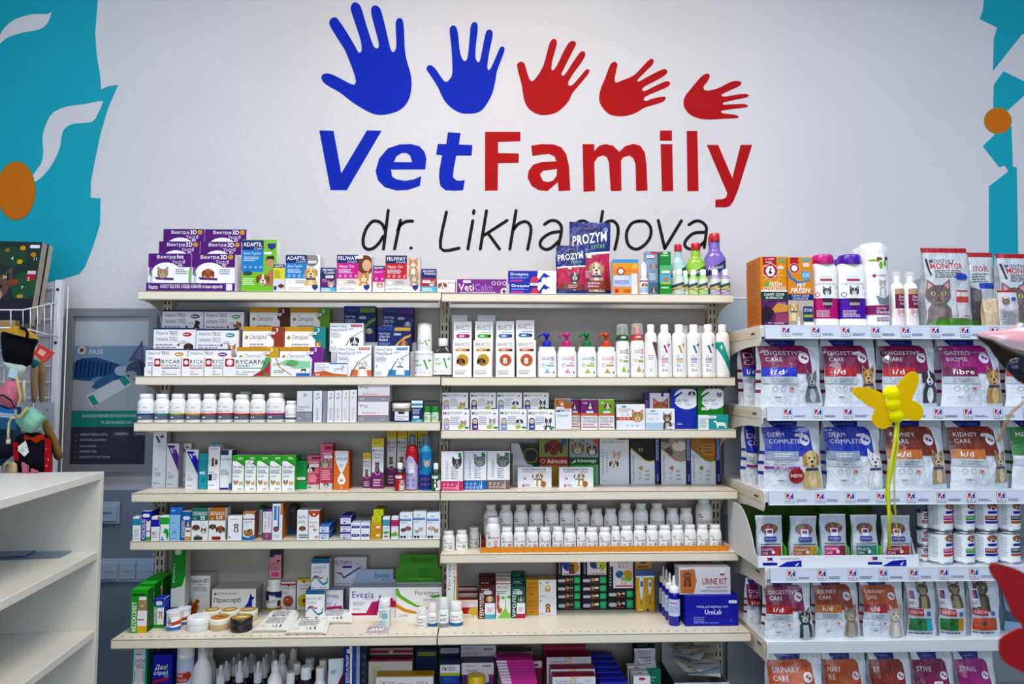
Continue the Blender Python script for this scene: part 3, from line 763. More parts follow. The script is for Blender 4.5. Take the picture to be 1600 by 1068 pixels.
def adap(name,sub,blue,c2,pets,side=False):
    a = [('r',0,0,1,1,c2),('r',0,.36,.62,1,blue),('r',0,.78,.62,1,'1c2a6c'),('t',.04,.86,.58,.96,name,'fff','b'),('t',.3,.795,.58,.85,sub,'dfe6f4','i'),('t',.06,.64,.5,.73,'Better Together' if 'AD' in name else 'Happy Cat','e8f0fa','i'),
 ('L',.06,.5,.5,.62,3,'cfe0f0'),('dots',.1,.55,.43,.035,4,'fff'),('R',.04,.2,.2,.3,'e8ecf0',.5),('L',.3,.22,.6,.32,2,'888')]
    for p in pets:a.append(('pet',)+p)
    a += [('r',0,0,1,.16,'f6f6f8'),('p',[(.78,.19),(.95,.19),(.95,.11),(.865,.03),(.78,.11)],'2a3a86'),('L',.1,.04,.6,.12,2,'a0a4b0')]
    return a
carton('calming_diffuser_box','tall green and blue diffuser box with a smiling man and a beagle','1L',377.5,432,374.4,dep=.045,col={'f':'8cc63f','s':'e8f0e0','t':'dfe8d8'},cat='box',d=.006,
 art=[('r',0,0,1,1,'84c83a'),('r',0,.38,.62,.98,'2a8cd0'),('r',0,.8,.62,.99,'1c2a6c'),('t',.04,.87,.58,.95,'ADAPTIL','fff','b'),('t',.35,.81,.58,.86,'Calm','dfe6f4','i'),('t',.06,.7,.56,.76,'Better Together','e8f0fa','i'),('L',.06,.58,.5,.68,3,'cfe0f0'),('dots',.1,.55,.47,.03,4,'fff'),
 ('p',[(.62,.1),(.95,.12),(.98,.4),(.8,.42)],'b8845c'),('c',.82,.55,.11,.13,'c89870'),('p',[(.7,.57),(.72,.68),(.92,.69),(.94,.57),(.9,.62),(.75,.63)],'2a1c14'),('pet','d',.62,.24,.17,('b06a34','f0e8dc','7a4420')),('L',.04,.12,.4,.26,4,'e8f8d0'),('c',.18,.35,.14,.06,'38404a'),('p',[(.74,.93),(.97,.93),(.97,.86),(.855,.8),(.74,.86)],'2a3a86'),('R',.64,.72,.86,.76,'fff')],h=None)
carton('calming_spray_box','small yellow topped calming box with a brown dog beside the green diffuser box','1L',427,444.8,413,dep=.03,d=.003-.0,col={'f':'e8e83c','s':'d8d8e0','t':'1c2a6c'},rz=0,
 art=[('r',0,.88,1,1,'1c2a6c'),('t',.1,.9,.9,.97,'ADAPTIL','fff','b'),('r',0,.45,1,.88,'e6e040'),('r',0,0,1,.45,'d8dce6'),('L',.1,.5,.7,.8,4,'7a7a40'),('pet','d',.7,.2,.22,('7a3020','8a4030','5a2018')),('p',[(.05,.2),(.3,.2),(.3,.1),(.17,.02),(.05,.1)],'2a3a86')])
carton('calming_diffuser_box','blue diffuser box with a smiling labrador and a grey haired man','1L',446,500,398,dep=.055,col={'f':'f2f2f4','s':'dcdce4','t':'ececf2'},stk=(.78,.8),
 art=adap('ADAPTIL','Calm','2a8cd0','f0f0f2',[('c',.8,.84,.001,('f00','f00','f00'))][:0]+[('db',.72,.55,.17,('e0b878','f0d8a8','c89858'))])[:1]+[('c',.75,.86,.2,.2,'8a8480')]+adap('ADAPTIL','Calm','2a8cd0','f0f0f2',[('db',.74,.52,.17,('e0b878','f0d8a8','c89858'))])[1:])
FW = dict(dep=.03)
carton('cat_spray_box','small dark purple cat spray box left of the magenta diffuser box','1L',501,524.5,418,col={'f':'3a2468','s':'d0c8dc','t':'1c2a6c'},stk=(.6,.62),art=[('r',0,.7,1,1,'1c2a6c'),('t',.1,.86,.95,.95,'FELIWAY','fff','bi'),('t',.2,.75,.95,.83,'CLASSIC','fff','b'),('r',0,.2,1,.55,'6a1a6a'),('L',.1,.4,.5,.55,3,'c8a0c8'),('pet','c',.7,.3,.22,('a0a0a0','e0e0e0','444')),('r',0,0,1,.18,'60b8d8'),('L',.1,.03,.8,.15,2,'fff')],**FW)
carton('cat_diffuser_box','magenta and white cat diffuser box showing a woman hugging a ginger cat','1L',526,580.6,398,dep=.055,col={'f':'f2f2f4','s':'dcdce4','t':'ececf2'},stk=(.64,.93),
 art=[('r',0,0,1,1,'e8d8d0'),('c',.82,.72,.24,.3,'6a3c24'),('c',.86,.72,.13,.17,'e0b090')]+adap('FELIWAY','Classic','d81c9c','f0f0f2',[('cb',.78,.38,.15,('d89850','f4e4d0','b87030'))])[1:])
carton('cat_spray_box','small magenta topped cat spray box between two diffuser boxes','1L',582.5,601,415,col={'f':'d81c9c','s':'e0d0dc','t':'1c2a6c'},art=[('r',0,.86,1,1,'1c2a6c'),('t',.08,.88,.92,.96,'FELIWAY','fff','b'),('t',.1,.72,.8,.8,'Happy Cat','fff','i'),('dots',.3,.8,.5,.1,2,'fff'),('r',0,0,1,.38,'ece4ea'),('pet','c',.6,.25,.28,('c89868','f0e8e0','8a5a30'))],**FW)
carton('cat_diffuser_box','red and white cat diffuser box with a ginger cat above a tabby cat','1L',602,656.5,399,dep=.055,col={'f':'f2f2f4','s':'dcdce4','t':'ececf2'},
 art=adap('FELIWAY','Friends','cc3038','cfc8c4',[('cb',.8,.78,.13,('d89850','f8f4f0','b87030')),('cb',.83,.38,.13,('b0906c','e8dccc','5a4838'))]))
carton('cat_spray_box','small navy and red cat spray box at the end of the diffuser boxes','1L',658,682,420,col={'f':'1c2a6c','s':'d0c8dc','t':'1c2a6c'},stk=(.35,.45),art=[('r',0,.7,1,1,'1c2a6c'),('t',.1,.86,.95,.95,'FELIWAY','fff','bi'),('t',.2,.75,.95,.83,'FRIENDS','fff','b'),('r',0,.25,1,.6,'c83a44'),('pet','c',.7,.36,.2,('a0a0a0','e0e0e0','444')),('r',0,0,1,.25,'60b8d8'),('L',.1,.05,.8,.2,2,'fff')],**FW)
carton('dog_tablet_box','low white box with a lying brown and white dog near the bay joint','1L',683,711,437.5,dep=.05,col={'f':'efe9ea','s':'d8d0d4'},art=[('pet','d',.3,.55,.22,('a86040','f0e8e4','8a4830')),('c',.68,.25,.3,.15,'e8dcd8'),('t',.6,.72,.95,.85,'Mereza','333','i')])
# bay under the red lettering, shelf 1
carton('calming_chew_box','low purple box of calming chews lettered in white','1R',714,791.5,436,dep=.06,col={'f':'7a2a8c','s':'60206c','t':'a070b0'},stk=(.2,.82),z=LV['1R'][0],
 art=[('r',0,0,1,1,'80308e'),('t',.03,.2,.34,.68,'Veti','fff','b'),('t',.36,.2,.72,.68,'Calm','a888c8','b'),('t',.06,.03,.78,.14,'Natural De-Stress & Calming for Dogs','fff','b'),('dots',.74,.96,.72,.04,3,'f0e8f4'),('c',.95,.15,.07,.07,'f4f0f6'),('r',.93,.02,.97,.28,'4a1a58'),('r',.9,.11,1,.19,'4a1a58')])
ORO = [('r',0,0,1,1,'f6f6fa'),('p',[(0,0),(.45,0),(.6,.5),(.62,1),(0,1)],'2438b0'),('t',.04,.52,.42,.84,'Orozyme','fff','b'),('L',.04,.32,.42,.46,2,'b0c0f0'),('R',.04,.08,.3,.2,'e0409c'),('c',.55,.1,.09,.1,'d84060'),('p',[(.6,.0),(.68,.5),(.74,.85),(.84,.6),(.88,.5),(.8,.45),(.76,0)],'2438b0'),('c',.74,.15,.05,.07,'f6f6fa'),('r',.9,.1,.97,.6,'e0e4ee')]
s = carton('tooth_gel_box','blue and white dental gel box with a dog outline, lower of two','1R',796,869,441,dep=.045,d=.006,col={'f':'f4f4f8','s':'2438b0'},art=ORO,stk=(.52,.82),group='dental gel boxes')
carton('tooth_gel_box','blue and white dental gel box with a dog outline, upper of two','1R',794,869.5,423,dep=.045,d=.006,on=s,col={'f':'f4f4f8','s':'2438b0'},art=ORO,group='dental gel boxes')
def proz(big):return [('r',0,0,1,1,'c8285c'),('r',0,0,1,.1,'1c2478'),('p',[(0,.55),(1,.63),(1,1),(0,1)],'1c2478'),('p',[(0,.53),(1,.6),(1,.63),(0,.56)],'f0f0f4'),('R',.4,.9,.62,.94,'0c1030'),('c',.88,.92,.06,.06,'8898c8'),('t',.05,.68,.9,.82,'PROZYM','fff','Bs'),('t',.5,.64,.85,.69,'STICKS','70d040','bs'),
 ('pet','db',.62,.38,.17 if big else .15,('c8a888' if big else '5a5450','e8dccc' if big else 'd8d0c8','a88868' if big else '3a3430')),('r',.1,.1,.95,.22,'8a3c28'),('R',.38,.52,.5,.56,'f4f0f4'),('L',.4,.12,.8,.2,2,'e8c0d0')]
bag('dental_stick_pouch','large tilted navy and magenta pouch of dental sticks, behind the smaller one','1R',890,957,347,d=.075,T=.04,col='1c2478',art=proz(True),rz=.12,gus=None,seal='1c2478',ry=-.0)
bag('dental_stick_pouch','smaller navy and magenta pouch of dental sticks, in front','1R',867,915,385,d=.008,T=.03,col='1c2478',art=proz(False),rz=.1,seal='1c2478',ry=.03)
carton('fridge_deodoriser_box','orange and blue fridge deodoriser box on the top shelf','1R',958,998,405,dep=.05,d=.02,col={'f':'e8982c','s':'d0d4e0','t':'88c0e0'},
 art=[('r',0,.9,1,1,'4aa0d8'),('r',0,.72,1,.9,'f0a838'),('r',0,.22,.75,.55,'b8c4e4'),('c',.3,.66,.16,.16,'c82838'),('c',.3,.66,.1,.1,'f4f4f4'),('t',.05,.42,.6,.52,'FRIDGE-N-','fff','bi'),('t',.05,.3,.6,.4,'FREEZER','3a70b8','bi'),('r',.72,0,.95,.6,'d8dce4'),('c',.85,.8,.1,.1,'e8c060'),('R',.4,.05,.68,.15,'c87018'),('c',.14,.1,.08,.08,'c82838')])
bottle('ear_spray_bottle','slim white spray bottle with a dog label by the fridge deodoriser box','1R',1001,1014,408,d=.004,prof=[(.95,0),(1,.02),(1,.42),(.85,.48),(.6,.5),(.6,.52)],cap=[(.62,.52),(.64,.53),(.6,.8),(.42,.82),(.36,.99),(.3,1)],lab=(.05,.42),art=[('r',0,0,1,.4,'b0c8e0'),('pet','d',.5,.6,.3,('a07850','e8d8c0','604028')),('r',0,.9,1,1,'c04060')])
carton('dental_kit_box','tall grey blue box with a hairless rat-like pet photo','1R',1009,1029.5,392,dep=.035,d=.045,col={'f':'8ca4c0','s':'a8b8cc','t':'c0c8d8'},stk=(.35,.87),art=[('r',.4,.93,1,.98,'d03040'),('pet','d',.6,.66,.25,('a09898','c8b8b4','807070')),('L',.25,.35,.9,.5,4,'e8f0f8'),('r',0,0,1,.3,'5878a0'),('pet','d',.6,.12,.2,('7a5a48','e0d0c4','4a3020'))])
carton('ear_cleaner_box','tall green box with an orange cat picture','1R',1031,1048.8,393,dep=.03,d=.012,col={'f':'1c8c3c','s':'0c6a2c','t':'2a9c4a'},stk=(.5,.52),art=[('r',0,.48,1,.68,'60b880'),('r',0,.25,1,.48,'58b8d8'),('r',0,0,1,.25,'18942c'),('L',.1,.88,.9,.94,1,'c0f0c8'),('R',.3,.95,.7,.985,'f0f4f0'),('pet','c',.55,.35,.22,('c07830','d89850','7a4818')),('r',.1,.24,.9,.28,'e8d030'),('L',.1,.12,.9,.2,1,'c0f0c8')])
DB = [(.9,0),(1,.02),(1,.52),(.95,.62),(.7,.7),(.52,.73),(.5,.76),(.47,.86),(.45,.88)]
DC = [(.47,.87),(.5,.88),(.47,.99),(.43,1)]
def dental(px0,px1,pyt,d,c1,c2,label,cc='d02838',txt='DENTAL'):
    bottle('dental_rinse_bottle',label,'1R',px0,px1,pyt,d=d,prof=DB,cap=DC,col=c1,capcol=cc,ex=1,ey=.7,lab=(.1,.62),labcol=c2,group='large dental rinse bottles',key='gloss',
 art=[('p',[(0,.6),(.5,.75),(1,.95),(1,.7),(.5,.5),(0,.4)],'1c6a48' if 'green' in label else '203060' if 'purple' in label else '204858'),('p',[(0,.2),(.6,.35),(1,.6),(1,.4),(.6,.15),(0,.05)],'f4f0e8'),('t',.1,.25,.85,.42,txt,'e0b020','bis'),('t',.15,.08,.75,.2,'FRESH','20306a','bis'),('t',.1,.58,.8,.7,'Advanced','f0f4f0','is')])
dental(1050,1074,380.5,.055,'a8ccd0','b8dcdc','dental rinse bottle of pale blue liquid with a red cap')
dental(1077,1098,384,.105,'b8d860','c8e080','green dental rinse bottle with a red cap, hidden behind another green one')
dental(1075.5,1105.5,378,.06,'9ccc48','a8d858','large bright green dental rinse bottle with a red cap')
dental(1103.5,1128,368,.115,'9080c0','a090d0','purple dental rinse bottle with a red cap, behind the other purple one')
dental(1104,1137.5,362.5,.055,'8870c0','9078c8','largest purple dental rinse bottle at the end of the shelf')
SB = [(.92,0),(1,.02),(1,.62),(.9,.7),(.52,.76),(.5,.8)]
SBC = [(.6,.76),(.62,.77),(.62,.985),(.55,1)]
for px0,px1,pyt,d,c,t in ((1050,1061,422,.025,'c4dcd8','small pale dental rinse bottle, leftmost of the small ones'),(1067,1078,422,.026,'c8e4c0','small dental rinse bottle half hidden behind the pale front one'),
 (1055,1071,419.5,.003,'b8d4d0','small pale blue dental rinse bottle in the front row'),(1078.5,1092,420.5,.004,'b8dc70','small green dental rinse bottle, left one of the green pair'),
 (1093.5,1108,420,.004,'a8d870','small green dental rinse bottle, right one of the green pair'),(1112,1127,420,.004,'b0a0d0','small purple dental rinse bottle next to the green pair'),(1128.5,1143,420,.006,'a898c8','small purple dental rinse bottle at the very end of the shelf')):
    bottle('small_rinse_bottle',t,'1R',px0,px1,pyt,d=d,prof=SB,cap=SBC,col=c,capcol='f4f4f2',lab=(.04,.62),labcol='dfe8dc',group='small dental rinse bottles',key='gloss',
 art=[('p',[(0,.6),(1,.8),(1,.6),(0,.4)],'2c5868'),('p',[(0,.35),(1,.6),(1,.45),(0,.2)],'e0c040'),('p',[(0,.0),(1,.1),(1,.3),(0,.12)],c),('c',.8,.45,.12,.14,'c07840'),('L',.1,.2,.7,.34,2,'203060')])
# ---------------------------------------------------------------- shelf 2 left: flat tablet boxes in tiers
def riser(label,lvl,px0,px1,steps,col='d8d8de'):
    s = Spot(lvl,px0,px1,560,d=steps[0][0]); e = empty('tiered_riser',(s.x,LV[lvl][1],s.z)); tag(e,label,'riser'); W = s.w
    for d0,d1,h in steps:
        m = MB(); m.box(-W/2,W/2,d0,d1,h-.003,h,col,'card',.0005); m.box(-W/2,W/2,d0,d0+.002,0,h-.003,col,'card',.0005); m.box(-W/2,-W/2+.002,d0+.002,d1,0,h-.003,col,'card',.0005); m.box(W/2-.002,W/2,d0+.002,d1,0,h-.003,col,'card',.0005)
        m.build('step',e)
def trio(c,pet,n=0):return [('r',0,.95,1,1,'1c2c5c'),('t',.05,.76,.34,.9,'Simparica','2a3450','i'),('t',.37,.77,.57,.9,'TRIO','8a2040','b'),('t',.05,.58,.34,.72,'Сімпаріка','2a3450','i'),('t',.37,.59,.57,.72,'ТРІО','8a2040',''),
 ('L',.05,.36,.6,.52,2,'8a8a94'),('L',.05,.12,.5,.3,2,'9a9aa4'),('c',.8,.8,.11,.05,c),('L',.72,.77,.88,.83,1,'f0f0f0'),('c',.6,.48,.03,.03,'8a3c2c'),('c',.6,.2,.018,.018,'222'),('pet',)+pet]
def simp(c,pet,stripe='d8a020'):return [('r',0,.86,1,1,stripe),('p',[(.74,0),(1,0),(1,1),(.72,1),(.68,.7),(.76,.6)],c),('t',.18,.58,.58,.76,'Сімпаріка','333c48','i'),('p',[(.05,.66),(.1,.74),(.15,.68),(.1,.6)],'b09020'),('L',.18,.1,.62,.5,5,'8a8e98'),('t',.8,.84,.86,.96,'3','fff','b'),('pet',)+pet]
TC = {'f':'f2f0f2','s':'d8d6dc','t':'26386c'}; BR = ('4a2a20','5a3828','38201a')
z2 = LV['2L'][0]
riser('white stepped riser under the flat tablet boxes','2L',240,368,[(.055,.098,.052),(.099,.142,.115)])
G = 'flat white tablet boxes with dog photos'
for lb,a,b,t,d,z,c,pet in (
 ('white tablet box with a yellow oval and a chihuahua, left end of the front tier',227,292.5,544.7,.052-.042+.001,0,'e0a020',('d',.84,.4,.08,BR)),
 ('white tablet box with a violet oval, front tier',293.5,361,545,.011,0,'6a2a90',('d',.84,.4,.08,('9a7048','e0d0b8','604028'))),
 ('white tablet box with a red oval and a black and tan puppy, middle tier',239.5,305.3,512,.056,.0525,'c02838',('db',.84,.42,.1,BR)),
 ('white tablet box with a turquoise oval and a corgi, middle tier',306,373,513.5,.056,.0525,'18909c',('dpb',.84,.35,.1,('c89058','f4ece0','8a5828'))),
 ('white tablet box with a dark brown oval and a sitting black dog, top tier',253,317.5,484,.1,.1155,'3a2420',('db',.84,.6,.07,('3a2420','3a2420','2a1814'))),
 ('white tablet box with a green oval and a tan dog, top tier',318.3,381,484.5,.1,.1155,'4aa030',('db',.84,.55,.09,('b87848','c89060','8a5028')))):
    carton('tablet_box',lb,'2L',a,b,t,d=d,z=z2+z,dep=.038,col=TC,art=trio(c,pet),group=G,stk=(.72,.6) if d > .02 else None,h=None)
riser('white stepped riser under the yellow striped tablet boxes','2L',376,505,[(.053,.096,.056),(.097,.14,.118)])
SCc = {'f':'f4f2f2','s':'6a6a70','t':'d8a020'}
for lb,a,b,t,d,z,c,pet in (
 ('yellow striped tablet box with a gold end panel, front tier behind the green leaf box',369.5,435,542,.012,0,'d8b020',('d',.85,.1,.06,('a08040','d0b070','604820'))),
 ('yellow striped tablet box with a purple end panel, front tier',436.5,504,542,.012,0,'7a2a90',('db',.85,.3,.07,('686468','b0a8b0','484448'))),
 ('yellow striped tablet box with a rust brown end and a hound, middle tier',378.5,443.5,510,.054,.0565,'9a4428',('d',.75,.3,.09,('b07038','c88848','8a5020'))),
 ('yellow striped tablet box with a teal end and a corgi, middle tier',444.5,508,510.5,.054,.0565,'1a9090',('dpb',.82,.42,.08,('d8a050','f8f0e4','a87028'))),
 ('yellow striped tablet box with a dark brown end and a black dog, top tier',390,452.5,480.5,.098,.1185,'54281e',('d',.8,.35,.08,('38241e','4a3028','281814'))),
 ('yellow striped tablet box with a green end and a golden retriever, top tier',453.3,515,481,.098,.1185,'68a030',('d',.82,.3,.09,('c08040','d8a868','985c28')))):
    carton('tablet_box',lb,'2L',a,b,t,d=d,z=z2+z,dep=.038,col=dict(SCc,s=c),art=simp(c,pet),group='yellow striped tablet boxes',stk=(.7,.8))
def ryc(c):return [('R',.04,.5,.24,.92,'c03038',.15),('c',.14,.72,.065,.065,'f4e8e8'),('t',.27,.64,.9,.86,'RYCARFA','1c1c20','b'),('t',.27,.48,.58,.6,'РІКАРФА','2a2a30','b'),('r',.27,.4,.85,.45,c),('t',.27,.18,.34,.28,'20','444',''),('L',.4,.18,.75,.26,1,'888'),('L',.27,.05,.6,.14,1,'888')]
for i,(lb,a,b,c) in enumerate((('white pain tablet box with a red dog badge and black line, furthest back of four',238,282.6,'444'),('white pain tablet box with a red dog badge and red line',283.5,318,'c83840'),('white pain tablet box with a red badge, next to the green cornered one',319,347.6,'58b070'))):
    k = 66/(b-a);
    # only the uncovered strip of each overlapped box shows, so its print runs on behind the next
    carton('pain_tablet_box',lb,'2L',a,b,557.5,d=.0035,dep=.007,col={'f':'f4f2f2','s':'d8d6d6'},art=[('sub',0,0,1,1,[('R',.06,.5,.06+.2*k*.75,.92,'c03038',.15),('c',.06+.1*k*.75,.72,.065*k*.8,.065*k*.8,'f4e8e8'),('t',.1+.2*k*.75,.66,.97,.86,'RYCARFA'[:5 if i == 0 else 4 if i == 1 else 3],'1c1c20','b'),('t',.1+.2*k*.75,.5,.95,.6,'РІКАРФА'[:7 if i == 0 else 5],'2a2a30','b'),('r',.1+.2*k*.75,.4,.97,.45,c),('t',.12+.2*k*.75,.18,.2+.24*k*.75,.28,'20','444',''),('L',.1+.2*k*.75,.05,.9,.14,1,'888')])],group='pain tablet boxes')
carton('pain_tablet_box','white pain tablet box with a green corner and red hatching, whole front showing','2L',348.3,422,557.7,d=.0025,dep=.008,col={'f':'f4f2f2','s':'d8d6d6'},art=[('p',[(.62,0),(1,0),(1,.9),(.85,.35)],'c03848'),('p',[(.9,.98),(1,1),(1,.85),(.87,.35),(.62,0),(.8,.3)],'48b068'),('R',.86,.06,.97,.16,'30a040')]+ryc('58b070'),group='pain tablet boxes')
carton('respiratory_gel_box','white box with pale green and orange swirls beside the green cornered tablet box','2L',423,484.3,558.6,d=.003,dep=.008,col={'f':'f0f2ee','s':'d8d6d6'},art=[('p',[(0,.5),(.4,.9),(1,.8),(1,.45),(.6,.4),(.3,.7)],'98d8a8'),('c',.55,.7,.15,.09,'70b070'),('p',[(.1,1),(.2,.5),(.5,.05),(.56,.05),(.25,.5),(.14,1)],'e8a888'),('t',.06,.55,.5,.72,'Clenvalget','2a3a30',''),('t',.51,.55,.62,.73,'xl','d07820','bi'),('L',.08,.15,.4,.35,2,'707880'),('r',.65,0,1,.17,'2478c0'),('r',.78,.3,.9,.4,'222'),('r',.78,.22,.8,.3,'222'),('r',.88,.22,.9,.3,'222')])
carton('small_white_box','tiny white box at the left end of the second shelf','2L',225,236.5,573.5,d=.004,dep=.006,col='eceaee',art=[('t',.5,.3,.95,.6,'Сi','2a3a6a','')])
carton('dog_tablet_box','low white box with an orange wave and a line drawn dog','2L',491,543,566.5,d=.003,dep=.009,col={'f':'f2f2f6','s':'b0b0b8'},art=[('r',.45,.9,1,1,'5088d0'),('p',[(0,0),(1,0),(1,.12),(.6,.2),(.3,.42),(0,.3)],'d87030'),('t',.06,.62,.45,.78,'Previcox','2a4a90','i'),('t',.06,.8,.34,.92,'Превікокс','2a4a90',''),('L',.06,.45,.36,.58,2,'889'),('t',.04,.06,.16,.22,'60','fff','b'),('p',[(.6,.3),(.62,.6),(.8,.62),(.86,.85),(.92,.7),(.86,.5),(.84,.28),(.8,.5),(.66,.48)],'b8bcc8')])
def nex(c,petp,bar,n='3'):return [('r',0,0,1,.14,'f2f2f4'),('p',[(.38,0),(1,0),(1,.2),(.42,.22)],c),('p',[(.36,0),(.6,.48),(1,.76),(1,.74),(.62,.46),(.4,0)],'555a64'),('t',.04,.83,.5,.93,'НексГард','2a5a8c','b'),('t',.04,.71,.5,.81,'NexGard','2a6aa8','b'),('r',.63,.86,.95,.95,bar),('t',.66,.88,.92,.93,'4-10 kg','fff','b'),('L',.04,.48,.38,.66,4,'8890a0'),('t',.04,.28,.08,.37,n,'333',''),('dots',.06,.18,.13,.025,3,'2a4a80'),('dots',.06,.18,.06,.025,3,'2a4a80'),('pet',)+petp,('R',.55,.76,.7,.82,'c8ccda')]
NC = {'f':'f4f4f6','s':'8890a0','t':'e8e8ec'}
n1 = carton('chew_tablet_box','white chew box with an orange floor and a white poodle','2L',526.5,580.5,540,d=.013,dep=.036,col=NC,art=nex('d87848',('db',.74,.42,.12,('e8dcd4','f8f0ec','d0c0b8')),'d87840'),group='white chew boxes with dogs')
carton('chew_tablet_box','white chew box with a blue floor and a sitting terrier','2L',585,639.5,540.3,d=.005,dep=.04,col=dict(NC,s='2a3a5c'),art=nex('3a90d0',('dpb',.74,.45,.11,('f4f0ec','f8f8f8','7a4828')),'2a78b8'),group='white chew boxes with dogs')
zz = P(540,549,YF+.055).z
riser('white riser under the navy chew boxes','2L',517,648,[(.051,.105,zz-z2),(.106,.15,zz-z2+.035)])
carton('chew_tablet_box','white chew box with a red bar and a black bernese dog, standing higher','2L',515,568,504.5,d=.056,z=zz+.0005,dep=.04,col=dict(NC,s='d0d0d8'),art=nex('e8e8ec',('db',.74,.38,.12,('1c2420','f0f0f0','141c18')),'c02838'),group='white chew boxes with dogs')
SPn = lambda c,pet:[('r',0,.92,1,1,'2a3c90'),('r',.5,.82,.98,.95,c),('t',.05,.83,.42,.92,'Спектра','5a80d0','i'),('t',.04,.66,.36,.75,'НексГард','d8e0f4','b'),('t',.04,.54,.36,.63,'СПЕКТРА','d8e0f4','b'),('t',.04,.42,.3,.51,'NexGard','fff','b'),('L',.04,.25,.45,.36,3,'8aa0d8'),('R',.48,.64,.7,.72,'b0b8d0'),('p',[(.45,0),(.55,.3),(.8,.6),(1,.68),(1,.6),(.82,.5),(.62,.28),(.55,0)],c),('pet',)+pet]
NV = {'f':'16246a','s':'101a50','t':'22327c'}
carton('spectra_tablet_box','navy chew box with a gold arc and a small brown dog','2L',590,642.5,509.5,d=.056,z=zz+.0005,dep=.04,col=NV,art=SPn('d8b030',('db',.78,.32,.11,('a06840','d0a070','7a4828'))),group='navy chew boxes')
carton('spectra_tablet_box','navy chew box with a green bar behind the bernese dog box','2L',537,587,478,d=.107,z=zz+.036,dep=.034,col=NV,art=SPn('6a9a30',('d',.8,.3,.1,('e0d0c0','f4ece4','b0a090'))),group='navy chew boxes')
carton('spectra_tablet_box','navy chew box with a violet bar and a grey white dog, at the top','2L',597.5,647,480,d=.107,z=zz+.036,dep=.034,col=NV,art=SPn('6a2a80',('db',.8,.5,.1,('c8c4cc','f4f4f4','8a8890'))),group='navy chew boxes')
GV = [('L',.08,.66,.3,.78,2,'707880'),('r',.58,.3,.64,.75,'48b848'),('p',[(.5,.78),(.6,.78),(.76,.3),(.68,.3)],'48b848'),('r',.74,.72,.9,.77,'48b848'),('r',.8,.66,.84,.83,'48b848'),('L',.1,.45,.5,.58,2,'60c060'),('c',.12,.15,.03,.03,'222'),('dots',.4,.8,.15,.05,3,'a0a4ac')]
GV2 = [q for q in GV if q[0] != 'r' or q[1] > .7]
t1 = bottle('supplement_tub','white tub with a green check mark logo, supporting the capped bottle','2L',645.5,676.3,548,d=.006,prof=[(.94,0),(.98,.02),(1,.84),(.97,.85)],cap=[(1,.85),(1.02,.86),(1.02,.98),(.98,1)],lab=(.03,.83),art=GV2)
bottle('supplement_bottle','white bottle with a clear domed cap standing on the white tub','2L',651.5,674,504,d=.012,on=t1,prof=[(.96,0),(1,.02),(1,.5),(.98,.6),(.86,.78),(.62,.92),(.5,.94)],cap=[(.98,.6),(.98,.84),(.92,.97),(.8,1)],ckey='clear',capcol='ffffff',lab=(.04,.5),art=GV2)
AB = [(.96,0),(1,.015),(1,.58),(.9,.66),(.5,.76),(.44,.79)]
bottle('solution_bottle','dark bottle with white label and cap straddling the two bays','2L',677,706.5,528,d=.012,prof=AB,cap=[(.48,.79),(.5,.8),(.5,.99),(.47,1)],col='2c2a2c',key='gloss',sq=5,ey=.6,lab=(.04,.6),art=GV2,z=LV['2L'][0]+.0005)
# shelf 2 right
def brav(c,pet,cc=None):return [('t',.1,.84,.88,.93,'BRAVECTO','2a3440','i'),('r',.3,.795,.9,.805,c),('R',.14,.7,.9,.77,c,.5),('c',.8,.735,.1,.07,'5a2a1c'),('L',.3,.71,.6,.76,1,'f4f0e8'),('c',.52,.46,.32,.32,c),('pet',)+pet,('dots',.17,.62,.16,.06,4,c),('L',.12,.07,.7,.12,1,'999')]
BVf = lambda c:{'f':'f8f6f4','s':'5a2a24','t':'e8e4e4'}
bg = 'chew cartons with a round dog picture'
for i,(a,b,c,pet,lb) in enumerate(((707.5,737,'d8a820',('d',.42,.42,.2,('2a2220','b87838','1c1614')),'white chew carton with a yellow circle and black puppy, left one of the yellow pair'),(739.5,769,'d8a820',('d',.42,.42,.2,('2a2220','b87838','1c1614')),'white chew carton with a yellow circle and black puppy, right one of the yellow pair'),
 (774.5,804,'d86a38',('d',.5,.44,.17,('f0e8e0','fff','8a5038')),'white chew carton with an orange circle and jack russell, left one of the orange pair'),(807,837.5,'d86a38',('d',.5,.44,.17,('f0e8e0','fff','8a5038')),'white chew carton with an orange circle and jack russell, right one of the orange pair'))):
    carton('chew_carton',lb,'2R',a,b,531.3,d=.005,dep=.03,col=BVf(c),art=brav(c,pet),group=bg)
for i,(a,b,t,c,pet,lb) in enumerate(((708.5,737,501.7,'c02080',('d',.4,.5,.24,('1c1c20','444','111')),'chew carton with a magenta circle in the back row'),(742,770.5,501.7,'48b030',('d',.4,.5,.24,('6a3c28','8a5a40','4a2818')),'chew carton with a green circle in the back row'),
 (775,803.5,501.5,'2478c0',('d',.6,.52,.16,('5a3028','f0e8e0','3a2018')),'chew carton with a blue circle in the back row, left of its twin'),(806,835,500,'2478c0',('d',.6,.52,.16,('5a3028','f0e8e0','3a2018')),'chew carton with a blue circle at the end of the back row'))):
    carton('chew_carton',lb,'2R',a,b,t,d=.06,dep=.035,col=BVf(c),art=brav(c,pet),group=bg)
for a,b,lb in ((706,730,'clear plastic blister card behind the magenta circled carton'),(746,774,'clear plastic blister card behind the green circled carton')):
    s = Spot('2R',a,b,492,d=.1); m = MB(); m.box(-s.w/2,s.w/2,0,.0015,0,s.h,'e8e8ec','haze',.0004); m.box(-s.w/2+.005,s.w/2-.005,-.006,0,.01,s.h*.7,'f0f0f2','haze',.002); tag(m.build('blister_card',None,(s.x,s.Y,s.z)),lb,'blister pack')
